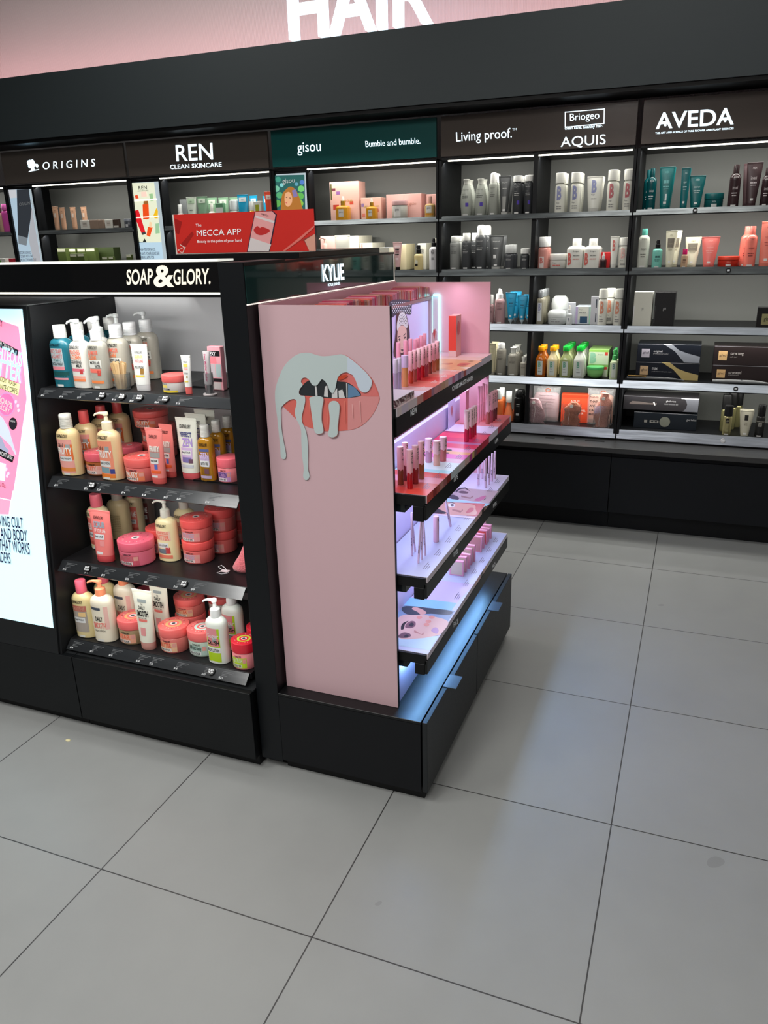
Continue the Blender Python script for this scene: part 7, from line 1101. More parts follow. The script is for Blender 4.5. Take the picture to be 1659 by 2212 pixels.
S['briojar']=dict(k='jar',body=(230,229,220),cap=(234,233,226),lf=.42,pt=(),tx=(('Briogeo',-.5,.0,.6,.75,(70,70,70),.02),('oooo ooo oooo',-.5,.4,.3,.45,(215,120,110),0)),disc=None)
S['briowj']=dict(k='jar',body=(214,218,216),cap=(226,230,228),lf=.5,pt=(),tx=(('Briogeo',-.5,.1,.65,.8,(70,70,70),.02),('oooo oo oooo',-.5,.5,.35,.45,(150,150,150),0)),disc=None,dome=1)
S['redbox']=dict(k='box',body=(206,36,40),pt=(),tx=());S['oilvial']=P((70,40,40),(225,225,225),'dropper',.6,.5,'std',3,pt=((-.6,.6,.15,.7,(40,28,30)),),tx=())
TE=(8,84,88);BR=(54,38,40)
def av(body,cap,ck='cyl',hb=.80,cw=.5,lt=(205,225,225),pr='std',pw=2.4,nm='botanical repair'): return P(body,cap,ck,hb,cw,pr,pw,pt=((-.45,.45,.02,.07,(225,225,222)),),tx=(('AVEDA',-.4,.5,.85,.91,lt,.04),(nm,-.4,.55,.52,.62,lt,.01),('oooo ooo oo',-.5,.5,.4,.43,lt,0),('ooo ooo',-.4,.4,.33,.36,lt,0)),ro=.22)
S['aveT']=av(TE,TE);S['aveB']=av(BR,BR,lt=(205,195,195),nm='invati');S['aveB2']=av(BR,BR,lt=(205,195,195),nm='invati');S['aveSh']=av((205,208,195),(100,190,172),hb=.84,lt=(120,125,115),nm='shampure');S['aveMint']=av((125,200,185),BKC,'spray',.70,.5,lt=(50,100,95),nm='oooo oo')
S['aveCorB']=av((240,128,112),(244,130,116),hb=.80,lt=(150,60,55),nm='nutriplenish');S['aveMag']=av((190,160,130),(200,20,100),hb=.72,cw=.7,lt=(120,90,70),nm='ooo')
def at(body,lt,nm,pt=(),cwf=.62,cap=None): return tb(body,cap or body,.08,cwf,(wd('AVEDA',.86,.92,lt,.32),wd(nm,.60,.68,lt,.45,.01),wd('oooo ooooo oo',.50,.53,lt,.5,0),wd('ooo oooo',.44,.46,lt,.4,0)),0,((-.3,.3,.06,.12,(225,225,222)),)+tuple(pt))
S['aveTt']=at((20,112,112),(120,190,188),'oooooo ooo',((-.05,.3,.14,.32,(215,225,225)),),.66);S['aveTs']=at((14,100,104),(190,220,220),'repair',(),.75);S['aveTb']=at((14,98,100),(205,225,225),'botanical repair')
S['aveBt']=at((72,54,56),(215,205,205),'invati');S['aveCor']=at((240,120,112),(250,190,180),'nutriplenish');S['aveCorT']=at((240,130,112),(190,80,70),'nutriplenish',(),.8)
S['aveDam']=at((226,222,196),(160,155,130),'damage remedy',((-.72,.72,.52,.80,(120,112,98)),),.6)
S['aveJ']=dict(k='jar',body=(12,88,90),cap=(14,96,98),lf=.4,pt=((-.3,.3,.1,.45,(215,218,215)),),tx=(('AVEDA',-.2,.2,.6,.8,(190,215,215),.02),),disc=None)
S['aveRed']=dict(k='jar',body=(205,52,34),cap=(222,66,44),lf=.36,pt=((-.25,.25,.15,.45,(225,220,215)),),tx=(('AVEDA',-.2,.2,.6,.8,(240,150,130),.02),),disc=None)
MV=(178,140,142)
S['lpmauve']=lp(MV,WH,'cyl',.7,.7,'std',lt=(110,80,84));S['lpmauvep']=lp(MV,(230,230,228),'dropper',.74,.5,'std',lt=(110,80,84))
S['lpblue']=tb((40,150,190),(200,215,220),.16,.45,(wd('living proof',.78,.84,(20,90,120),.45),wd('oooo ooo',.6,.64,(20,90,120),.4,0),wd('oooo oo oo',.5,.53,(20,90,120),.4,0)),0,((-.35,.35,.08,.16,(220,226,226)),))
S['briomic']=P((165,160,140),(180,184,186),'cyl',.80,.75,'std',3,pt=((-.6,.6,.12,.8,(222,224,224)),),tx=(('B',-.4,.3,.5,.78,(150,155,185),.1),('Briogeo',-.45,.2,.4,.46,(70,70,70),.02)),ro=.15,cm=.6)
S['brioser']=P((205,210,210),(225,228,228),'dropper',.6,.55,'std',2.4,pt=((-.6,.6,.1,.7,(228,230,230)),),tx=(('B',-.3,.3,.3,.6,(150,155,165),.08),),ro=.15)
def bxs(body,pt=(),tx=()): return dict(k='box',body=body,pt=pt,tx=tx)
S['briobox']=bxs((212,216,222));S['briosm']=bxs((205,206,212),((.3,.6,.1,.4,(70,80,90)),(.3,.6,.6,.9,(70,80,90))))
S['briobig']=bxs((205,215,222),((-.95,-.7,.02,.98,(190,175,210)),(.7,.95,.02,.98,(165,215,180)),(-.65,.62,.25,.98,(222,224,212)),(-.4,.5,.08,.45,(50,85,115))),(('Briogeo',-.55,-.1,.78,.86,(90,90,90),.02),('oooooo ooo',-.55,.3,.62,.68,(150,150,145),0)))
S['ghdwhite']=bxs((214,214,200),((-.97,-.88,.1,.6,(230,230,230)),),(('ghd',-.1,.1,.45,.55,(150,150,150),.02),));S['ghdblack']=bxs((34,34,34),((-.97,-.88,.1,.6,(60,60,60)),),(('ghd',-.15,.15,.45,.55,(180,180,180),.02),))
S['ghdsign']=bxs((24,22,22),((-.55,.55,.15,.7,(150,145,100)),),(('ghd',-.35,.35,.3,.55,(40,38,30),.02),))
BG=(150,146,134)
S['lpcream']=tb((190,182,150),(170,165,150),.1,.7,(wd('living proof',.8,.86,(120,115,95),.5),),0);S['lpbeigec']=lp(BG,(225,225,220),'dome',.84,.75,'can',lt=(100,96,88));S['lpbeige']=lp(BG,(214,214,206),'flare',.80,.55,'std',lt=(95,92,84));S['lpbeige2']=lp((160,155,142),(220,220,212),'flare',.74,.55,'std',lt=(100,96,88))
def ju(b,c): return P(b,c,'cyl',.86,.62,'juice',4,pt=((-.5,.5,.08,.62,(205,212,205)),),tx=(('B',-.35,.15,.38,.60,(110,165,140),.11),('Briogeo',-.35,.1,.30,.34,(80,80,80),.02),('ooo ooo',-.35,.3,.2,.23,(140,145,140),0)),ro=.15)
S['juiceO']=ju((176,92,20),(250,160,10));S['juiceC']=ju((232,214,165),(252,170,20));S['juiceG']=ju((150,160,105),(20,180,60));S['juiceW']=ju((214,218,205),(20,190,60))
S['greenbowl']=dict(k='jar',body=(130,195,110),cap=(90,195,110),lf=.24,pt=(),tx=(),disc=None,bowl=1);S['greenmist']=P((185,200,160),(80,180,100),'spray',.64,.55,'std',2.4,pt=((-.5,.5,.1,.85,(205,212,200)),),tx=(('B',-.3,.3,.55,.82,(110,150,140),.1),))
S['lporange']=P((236,120,60),(222,224,220),'cyl',.72,.7,'std');S['lpcone']=P((240,132,84),(226,228,222),'cyl',.64,.52,'cone',tx=(('living proof',-.5,.5,.2,.27,(130,60,40),.01),));S['lpblack']=P((20,20,20),(24,24,24),'dome',.84,.9,'can',pt=((-.35,.35,.28,.36,(180,180,180)),),tx=(('oooo',-.3,.4,.7,.73,(190,190,190),.02),('Dry Shampoo',-.3,.4,.62,.66,(190,190,190),.02)))
S['aquisbox']=bxs((232,84,48),((-.95,.95,.88,.98,(205,66,36)),),(('AQUIS',-.35,.35,.72,.80,(240,225,215),.02),('COPPER SOOTH',-.5,.4,.6,.66,(240,190,170),.02),('TOWEL',.2,.85,.4,.47,(240,225,215),.03),('HAIR',.2,.7,.3,.37,(240,225,215),.03)))
GD=(176,168,120)
S['ghdgold']=P(GD,(26,26,26),'cyl',.66,.95,'can',pt=((-.4,.4,.62,.86,(28,26,24)),(-.5,.5,.02,.08,(222,222,220))),tx=(('ghd',-.25,.25,.68,.80,(190,185,160),.03),),ro=.2,ex='m');S['ghdgold2']=P((150,145,100),(22,22,22),'cyl',.62,.98,'can',ro=.2,ex='m');S['ghddark']=P((40,40,38),(22,22,22),'cyl',.66,.9,'can',pt=((-.9,.9,.72,.99,(110,108,98)),(-.4,.4,.5,.68,(150,148,140)),(-.5,.5,.02,.08,(222,222,220))),tx=(('ghd',-.25,.25,.54,.64,(40,38,30),.03),),ro=.2)
S['ghdtube']=tb((190,186,165),(200,196,176),.05,.6,(wd('oooo',.5,.53,(110,105,90),.25,0),wd('ooo oo',.42,.44,(110,105,90),.3,0)),0,((-.32,.32,.62,.84,(30,28,26)),(-.4,.4,.02,.09,(225,225,222))))
GP=(228,180,165)
S['gisbig']=bxs(GP,((-.95,-.85,.55,.95,(90,90,50)),(-.85,-.6,.78,.84,(120,60,70)),(-.55,-.3,.68,.76,(150,100,160)),(-.8,-.4,.30,.42,(200,70,50)),(.35,.6,.42,.50,(200,80,60))),(('gisou',-.3,.55,.46,.56,(190,150,80),.05),));S['gissm']=bxs((228,182,165),((-.95,-.7,.6,.75,(150,120,170)),(-.9,-.6,.15,.3,(226,130,110)),(.4,.75,.35,.5,(200,80,70))),(('gisou',-.7,.8,.55,.68,(200,170,90),.05),))
S['gisw']=bxs((232,178,168),(),(('gisou',-.4,.4,.52,.66,(190,130,110),.05),));S['giswh']=bxs((226,222,205))
S['gisoil']=P((214,150,40),(215,170,60),'dropper',.62,.35,'std',4,pt=((-.4,.4,.25,.75,(226,220,212)),),tx=(('gisou',-.3,.3,.5,.62,BKC,.05),),ro=.1,cm=.8);S['gisjar']=dict(k='jar',body=(205,205,195),cap=(226,180,178),lf=.25,pt=((-.6,.35,.15,.85,(228,226,220)),),tx=(('gisou',-.4,.15,.55,.75,BKC,.05),),disc=None)
S['gisperf']=P((205,170,110),(214,160,145),'cyl',.66,.36,'std',2.2,pt=((-.6,.5,.35,.85,(226,222,212)),(-.9,.9,.0,.3,(222,150,40))),tx=(('gisou',-.4,.35,.6,.75,BKC,.05),),ro=.1);S['giswash']=P((205,180,150),(232,186,172),'pump',.62,.45,'std',2.2,pt=((-.6,.5,.0,.4,(226,222,215)),),tx=(('gisou',-.4,.3,.15,.3,BKC,.05),),ro=.15)
S['gistube']=tb((224,222,208),(224,222,208),.06,.8,(wd('gisou',.55,.62,(130,130,115),.3,.04),wd('ooo oooo',.48,.5,(150,150,135),.35,0)),0);S['gispinks']=P((228,170,160),(232,180,170),'spray',.6,.5,'std');S['marbtube']=tb((205,165,165),(24,24,24),.12,.5,(wd('oooooo',.7,.76,BKC,.5,.02),wd('ooo oo',.5,.55,BKC,.5,.04)),0,((-.7,.7,.8,.9,(225,200,200)),(-.5,.6,.6,.66,(160,110,115)),(-.6,.5,.3,.38,(228,205,205))))
S['creambox']=bxs((228,218,180));S['bbblk']=P((214,196,140),(22,22,24),'spray',.66,.6,'std',2.6,pt=((-.6,.1,.4,.9,(215,212,195)),(-.6,.1,.24,.38,(40,38,34))),tx=(),ro=.15);S['bbwht']=P((222,220,222),(24,24,26),'spray',.74,.5,'std',2.6,pt=(),tx=(('@',-.4,.4,.68,.88,(110,110,112),.05),('oooo ooo',-.3,.3,.5,.53,(90,90,90),.02),('ooo oooo',-.3,.4,.44,.47,(90,90,90),.02)))
S['bbbox']=bxs((222,220,205),((-.5,.2,.3,.5,(60,60,55)),),(('@',-.5,.5,.62,.8,(150,150,145),.04),))
S['renpump']=P((222,226,218),(232,234,230),'cyl',.6,.6,'std');S['rengrey']=bxs((120,124,124));S['rengrn']=tb((205,215,200),(200,215,195),.08,.75,(wd('REN',.82,.88,(90,110,95),.25),wd('ooo oo',.5,.54,(110,120,110),.4,0)),0,((-.75,.75,.78,.97,(170,195,165)),));S['rengrn2']=tb((125,160,130),(130,165,135),.08,.75,(wd('REN',.82,.88,(60,90,70),.25),),0,((-.72,.72,.78,.94,(195,208,190)),))
S['rendrop']=P((230,230,218),(232,232,222),'cyl',.66,.5,'std',pt=((-.4,.4,.2,.7,(200,150,120)),));S['rengreenb']=bxs((100,150,115),((-.95,.95,.5,.8,(225,228,222)),));S['renclr']=P((205,214,205),(214,222,220),'cyl',.62,.95,'std',pt=((-.8,.8,.2,.45,(90,130,105)),));S['renblue']=tb((30,155,195),(40,160,200),.08,.78,(wd('REN',.80,.86,(110,160,180),.25),),0,((-.74,.74,.76,.92,(215,225,225)),))
S['renyel']=P((205,180,50),(230,230,225),'cyl',.6,.7,'std',ro=.15);S['renyelb']=bxs((225,226,215),((-.5,.5,.5,.85,(165,170,50)),));S['renred']=tb((224,78,52),(226,84,58),.08,.72,(wd('REN',.80,.86,(170,120,110),.25),),0,((-.74,.74,.76,.92,(226,205,195)),))
S['origt']=tb((205,160,130),(205,165,135),.1,.75,(wd('ORIGINS',.82,.86,(60,50,45),.35,.02),),0,((-.4,.4,.5,.72,(222,205,190)),));S['origw']=bxs((222,220,210),((-.5,.5,.3,.8,(205,196,185)),),(('ORIGINS',-.4,.4,.55,.65,(50,50,45),.03),));S['origbr']=bxs((150,128,112));S['origdk']=bxs((72,58,50),((-.8,.8,.1,.3,(205,200,190)),))
S['origj']=dict(k='jar',body=(70,74,82),cap=(150,155,165),lf=.3,pt=((-.3,.3,.2,.6,(205,205,205)),),tx=(),disc=None);S['origg']=bxs((74,88,40),((-.9,.9,.86,.97,(214,214,190)),(-.6,.6,.08,.48,(214,214,200))),(('ORIGINS',-.4,.4,.3,.38,(50,60,30),.03),));S['origgd']=bxs((48,60,26))
S['pinkb']=P((226,90,180),(232,110,190),'cyl',.8,.9,'std',4);S['beigb']=P((190,160,135),(60,50,45),'cyl',.8,.7,'std');S['orred']=bxs((205,40,60));S['orgrn']=bxs((225,225,215),((-.9,0,.05,.9,(90,170,70)),))
GC=(240,180,190)
def gl(c,cap=GC,cf=.52,clear=0,txt='KYLIE',drip=1): return dict(k='gloss',c=c,cap=cap,cf=cf,txt=txt,drip=drip)
S.update(lilacstick=gl((196,180,205),(226,214,230),.42,txt=None,drip=0),concealer=gl((222,150,90),(214,190,222),.38,txt=None,drip=0),g_rust=gl((190,62,40)),g_rose=gl((178,92,84)),g_crim=gl((190,24,64),(242,205,205)),g_red=gl((176,8,28)),g_mauve=gl((176,80,100)),g_brown=gl((124,52,46)),g_peach=gl((205,120,90)),g_tan=gl((170,110,60)),
 g_brown2=gl((126,70,44)),g_mauve2=gl((122,50,64)),g_brick=gl((150,36,40)),g_caramel=gl((158,98,58)),g_clear=gl((196,140,168),(236,196,214),.42),g_clearp=gl((232,170,150),(240,196,200),.42),g_clearr=gl((205,110,110),(238,190,200),.42),g_wine=gl((110,30,44)),pinkstick=gl((232,160,176),(236,158,178),.5,txt=None,drip=0),mascara=gl((240,190,205),(240,190,205),.97,txt='K',drip=0),
 pencil=dict(k='pencil',c=(236,204,222)),goldpan=dict(k='compact',c=(222,206,180),m=.15),pinkpan=dict(k='compact',c=(226,170,170),m=.1),rosepan=dict(k='compact',c=(214,150,142),m=.1),redpan=dict(k='compact',c=(220,90,80),m=0))
PROF=dict(std=[(0,.93),(.012,1),(.80,1),(.87,.98),(.92,.9),(.96,.74),(.985,.56),(1,.46)],oval=[(0,.70),(.03,.78),(.3,.98),(.45,1),(.65,.93),(.85,.70),(1,.48)],cone=[(0,.96),(.03,1),(.3,.86),(.7,.5),(1,.30)],can=[(0,.95),(.012,1),(.90,1),(.95,.93),(.98,.80),(1,.74)],juice=[(0,.94),(.015,1),(.62,1),(.68,.97),(.80,.70),(.88,.52),(1,.5)])
def front_fn(kind,st,w,d,h):
    rx,ry=w/2,d/2
    if kind=='box': return (lambda x,z:-ry), 0,h,rx
    if kind=='tube':
        z0=h*st['ch']
        def f(x,z):
            t=min(1,max(0,(z-z0)/(h-z0))); R=rx*(st['cwf']+(1-st['cwf'])*t); y=ry*(1-t)**.8*.98+.0012
            return -y*math.sqrt(max(0.02,1-min(1,abs(x/R))**2))
        return f,z0,h*.97,rx*.85
    if kind=='jar':
        hb=h*(1-st['lf'])
        return (lambda x,z:-ry*.965*math.sqrt(max(0.01,1-(x/(rx*.965))**2))),0,hb,rx*.965
    pr=PROF[st['pr']];hb=h*st['hb'];pw=st['pw']
    def f(x,z):
        t=z/hb;s=1
        for a,b in zip(pr,pr[1:]):
            if a[0]<=t<=b[0]: s=a[1]+(b[1]-a[1])*(t-a[0])/(b[0]-a[0]);break
        q=min(.97,abs(x)/(rx*s)); return -ry*s*(1-q**pw)**(1/pw)
    return f,0,hb,rx
def make(kind,style,w,d,h,root,near):
    st=S[style];k=st.get('k','bottle');rx,ry=w/2,d/2;seg=28 if near else 18
    if k in('gloss','pencil','compact'): return small(k,st,w,h,root)
    body=st['body']
    if near and body[0]>200 and body[1]<150: body=(min(248,body[0]+4),body[1]+20,body[2]+20)
    ro=st.get('ro',.32);met=.55 if st.get('ex')=='m' else 0
    bm=mat(body,ro,met,coat=.3 if near else 0)
    if k=='box':
        MB().box(-rx,rx,-ry,ry,0,h,mat(body,.45),.0012).build('carton',root,False,0)
    elif k=='tube':
        z0=h*st['ch'];secs=[]
        for i in range(9):
            t=i/8; secs.append((z0+(h-z0)*t*.96,rx*(st['cwf']+(1-st['cwf'])*t),ry*(1-t)**.8*.98+.0012))
        m=MB().loft(secs,bm,seg); m.box(-rx,rx,-.0013,.0013,h*.955,h,bm,.0004); m.build('tube_body',root,False,40)
        c=MB(); cwx=rx*st['cwf']*1.0
        if style=='lpblue': c.loft([(0,cwx*.25,ry*.25),(z0*.3,cwx*.35,ry*.4),(z0*.7,cwx*.95,ry*.95),(z0-.0003,cwx,ry)],mat(st['cap'],.3),seg)
        else: c.loft([(0,cwx*.93,ry*.9),(.002,cwx*.97,ry*.97),(z0-.0003,cwx*.985,ry*.985)],mat(st['cap'],.3),seg)
        c.build('cap',root,False,40)
    elif k=='jar':
        hb=h*(1-st['lf'])
        if st.get('bowl'): s=[(0,.5*rx,.5*ry),(hb*.1,.68*rx,.68*ry),(hb*.35,.88*rx,.88*ry),(hb*.7,.95*rx,.95*ry),(hb,.96*rx,.96*ry)]
        else: s=[(0,.90*rx,.90*ry),(.0035,.955*rx,.955*ry),(hb*.93,.965*rx,.965*ry),(hb-.0003,.90*rx,.90*ry)]
        MB().loft(s,bm,36 if near else 22).build('jar_body',root,False,40)
        if st.get('dome'): s=[(hb,.97*rx,.97*ry),(hb+(h-hb)*.4,rx,ry),(hb+(h-hb)*.75,.9*rx,.9*ry),(h-.001,.6*rx,.6*ry),(h,.3*rx,.3*ry)]
        else: s=[(hb,.99*rx,.99*ry),(hb+.0015,rx,ry),(h-.002,rx,ry),(h-.0007,.985*rx,.985*ry),(h,.955*rx,.955*ry)]
        lid=MB().loft(s,mat(st['cap'],.33,coat=.2 if near else 0),36 if near else 22)
        if st.get('disc'):
            for r_,c_,o_ in [q for q in ((.52,st['disc'],.0002),(.36,tuple(min(255,int(v*1.06)) for v in st['cap']),.0003),(.22,(232,225,222),.0004),(.12,(70,60,70),.0005)) if q[0]!=.52 or style in('mintjar','buffjar','crushjar','starjar','tanjar')]:
                lid.add([(rx*r_*math.cos(i*.2618),ry*r_*math.sin(i*.2618),h+o_) for i in range(24)],[list(range(24))],mat(c_,.4,noise=0))
            for i in range(22):
                a=i*2*math.pi/22; 
                if i in (0,8,15): continue
                u=Vector((math.cos(a),math.sin(a),0));v=Vector((-math.sin(a),math.cos(a),0)); c0=u*rx*.68+Vector((0,0,h+.0002))
                lid.add([c0-u*rx*.05-v*rx*.025,c0-u*rx*.05+v*rx*.025,c0+u*rx*.05+v*rx*.025,c0+u*rx*.05-v*rx*.025],[(0,1,2,3)],mat((235,190,185) if i%3 else (150,40,60),.4,noise=0))
        lid.build('lid',root,False,40)
    else:
        pr=PROF[st['pr']];hb=h*st['hb'];pw=st['pw']
        MB().loft([(t*hb,rx*s,ry*s,pw if s>.6 else 2) for t,s in pr],bm,seg).build('bottle_body',root,False,40)
        c=MB();cm=mat(st['cap'],.3,st['cm']);cr=rx*st['cw'];ck=st['ck'];ch=h-hb;rmin=min(rx,ry)
        cy=min(cr,ry*.98) if ck!='x' else cr
        if ck=='cyl':
            if st['cw']>.9: c.loft([(hb*.985,rx*.99,ry*.99,pw),(h-.004,rx*.985,ry*.985,pw),(h-.001,rx*.95,ry*.95,pw),(h,rx*.85,ry*.85,pw)],cm,seg)
            else: c.loft([(hb-.001,cr*.98,cy*.98),(hb+.001,cr,cy),(h-.0015,cr*.97,cy*.97),(h,cr*.92,cy*.92)],cm,seg)
        elif ck=='disc':
            s=[(hb-.001,cr,cy)];n=6
            for i in range(n):
                z=hb+ch*.62*i/n; s+=[(z+.0006,cr,cy),(z+ch*.62/n-.0008,cr,cy),(z+ch*.62/n-.0004,cr*.96,cy*.96)]
            s+=[(hb+ch*.64,cr*1.0,cy),(h-.002,cr*.97,cy*.97),(h,cr*.9,cy*.88)]; c.loft(s,cm,seg)
        elif ck=='flare': c.loft([(hb-.001,cr*.85,cr*.85),(hb+ch*.5,cr*.82,cr*.82),(h-.001,cr*1.12,cr*1.12),(h,cr*1.08,cr*1.08)],cm,seg)
        elif ck=='dome':
            r_=rx*st['cw']; c.loft([(hb-.001,r_,r_),(h-ch*.25,r_*.98,r_*.98),(h-ch*.08,r_*.85,r_*.85),(h,r_*.5,r_*.5)],cm,seg)
        elif ck=='pump':
            cy=min(cr,ry); c.loft([(hb-.001,cr,cy),(hb+ch*.42,cr*.97,cy*.97),(hb+ch*.46,cr*.8,cy*.8),(hb+ch*.5,cr*.5,cy*.5)],cm,seg)
            s_=cr*.42; c.loft([(hb+ch*.48,s_,s_),(h-ch*.22,s_*.8,s_*.8),(h-ch*.18,s_*1.3,s_*1.3),(h-ch*.04,s_*1.25,s_*1.25),(h,s_*.9,s_*.9)],cm,16)
            zt=h-ch*.11; c.tube([(0,0,zt),(-rx*.55,-ry*.1,zt+.001),(-rx*.9,-ry*.2,zt-.0025),(-rx*1.02,-ry*.22,zt-.007)],[s_*.95,s_*.6,s_*.5,s_*.42],cm,10)
        elif ck=='spray':
            c.loft([(hb-.001,cr,cr),(hb+ch*.45,cr*.98,cr*.98),(hb+ch*.5,cr*.7,cr*.7),(h-.001,cr*.66,cr*.6),(h,cr*.5,cr*.5)],cm,16); c.box(-cr*.9,-cr*.2,-cr*.2,cr*.2,h-ch*.3,h-ch*.12,cm,.001)
        elif ck=='dropper':
            c.loft([(hb-.001,cr,cr),(hb+ch*.5,cr,cr),(hb+ch*.52,cr*.7,cr*.7)],mat(st['cap'],.25,.7 if st['cm'] else 0),16)
            c.loft([(hb+ch*.5,cr*.66,cr*.66),(hb+ch*.8,cr*.55,cr*.55),(h-.001,cr*.4,cr*.4),(h,cr*.2,cr*.2)],mat((236,232,222),.4),16)
        c.build('pump' if ck=='pump' else 'nozzle' if ck=='spray' else 'cap',root,False,40)
    # label
    if st.get('pt') or st.get('tx'):
        f,z0,z1,R=front_fn(k,st,w,d,h);L=MB();H=z1-z0;lay=0
        for (xl,xr,zl,zr,c) in st.get('pt',()):
            lay+=1;o=.00025+lay*.00006 if near else .0004+lay*.0001;n=max(2,int((xr-xl)*7))
            if k=='tube': nz=max(1,int((zr-zl)*12))
            else: nz=1
            v=[];F=[]
            for j in range(nz+1):
                z=z0+H*(zl+(zr-zl)*j/nz)
                Rz=R
                if k=='tube': t=(z-z0)/(h-z0); Rz=rx*(st['cwf']+(1-st['cwf'])*t)*.95
                for i in range(n+1):
                    x=Rz*(xl+(xr-xl)*i/n)*(1 if k=='box' else .97); v.append((x,f(x,z)-o,z))
            for j in range(nz):
                for i in range(n): a=j*(n+1)+i; F.append((a,a+1,a+n+2,a+n+1))
            L.add(v,F,mat(c,.38,noise=0))
        for (s,xl,xr,zl,zr,c,bd) in st.get('tx',()):
            if not near and s.startswith('oo'):
                # fine print drawn as thin printed bars
                for (ua,ub) in ((0,.45),(.5,.8),(.84,1)):
                    xa=R*(xl+(xr-xl)*ua)*.95;xb=R*(xl+(xr-xl)*ub)*.95;za=z0+H*zl;zb=z0+H*zr
                    L.add([(xa,f(xa,za)-.0012,za),(xb,f(xb,za)-.0012,za),(xb,f(xb,zb)-.0012,zb),(xa,f(xa,zb)-.0012,zb)],[(0,1,2,3)],mat(c,.5,noise=0))
                continue
            V,F=glyphs(s,bd*.35,2);o=.0009 if near else .0013
            v=[]
            for u in V:
                x=R*(xl+(xr-xl)*u[0])*.95;z=z0+H*(zl+(zr-zl)*u[1]);v.append((x,f(x,z)-o,z))
            L.add(v,F,mat(c,.4,noise=0))
        L.build('label',root,False,0)
def small(k,st,w,h,root):
    r=w/2
    if k=='gloss':
        zc=h*(1-st['cf']);sg=16
        MB().loft([(0,r*.9,r*.9),(.001,r*.93,r*.93),(zc+.0005,r*.93,r*.93)],mat(st['c'],.12,coat=.5),sg).build('tube_body',root,False,40)
        c=MB();cm=mat(st['cap'],.35)
        c.loft([(zc,r,r),(h-.0008,r,r),(h,r*.93,r*.93)],cm,sg)
        if st['drip']:
            n=32;v=[];F=[]
            for i in range(n):
                a=2*math.pi*i/n; dp=.006+.012*max(0,math.sin(a*5+.6))**2*(.6+.4*math.sin(a*3)); dp=min(dp,zc*.5)
                for z in (zc,zc-dp): v.append((r*.985*math.cos(a),r*.985*math.sin(a),z))
            for i in range(n): j=(i+1)%n;F.append((2*i,2*j,2*j+1,2*i+1))
            c.add(v,F,cm)
        if st['txt']:
            V,Fc=glyphs(st['txt'],.004,2);L=h*.30 if st['txt']!='K' else .012
            v=[]
            for u in V:
                # vertical lettering reading down the cap
                x=(u[1]-.5)*r*.75; z=h-.006-u[0]*L; v.append((x,-math.sqrt(max(0,(r)**2-x*x))-.0004,z))
            c.add(v,Fc,mat((50,40,45),.5,noise=0))
        c.build('cap',root,False,40)
    elif k=='pencil':
        MB().loft([(0,r*.7,r*.7),(h*.03,r*.95,r*.95),(h*.45,r*.95,r*.95),(h*.452,r,r),(h-.001,r*.8,r*.8),(h,r*.6,r*.6)],mat(st['c'],.3),12).build('barrel',root,False,40)
        c=MB();V,Fc=glyphs('KYLIE',.03,2);v=[]
        for u in V:
            x=(u[1]-.5)*r*.8;z=h*.42-u[0]*h*.18;v.append((x,-math.sqrt(max(0,r*r-x*x))-.0004,z))
        c.add(v,Fc,mat((90,70,90),.5,noise=0)); c.build('lettering',root,False,0)
    else:
        t=.006;fm=mat((240,166,190),.3)
        m=MB();b=.0045; m.box(-r,r,-t,t,0,h,fm,.001); m.build('case',root,False,0)
        m=MB(); m.box(-r+b,r-b,-t-.0006,-t+.0002,b,h-b,mat(st['c'],.4,st['m'])); m.build('powder_pan',root,False,0)
ORD=['front','second','third','fourth','fifth','sixth']
for (k,style,x,y,z,w,d,h,rz,name,label,cat,group,offs,cl,tilt) in ITEMS:
    near=y<1.2
    # turn towards the viewer a little as shoppers left them
    root=thing(name,label,cat,(x,y,z+.0002),rz if k in('gloss','pencil','compact') else rz+random.Random(label).uniform(-.06,.06),group)
    if tilt: root.rotation_euler=(math.radians(tilt[1]),math.radians(tilt[0]),rz if k!='pencil' else 0)
    make(k,style,w,d,h,root,near)
    n=len(offs)+1
    for i,(ox,oy) in enumerate(offs,1):
        r=dup(root,(ox,oy,z+.0002))
        r['label']=cl.replace('{n}',ORD[i]) if '{n}' in cl or n==2 else cl+', %s of its row'%ORD[i]
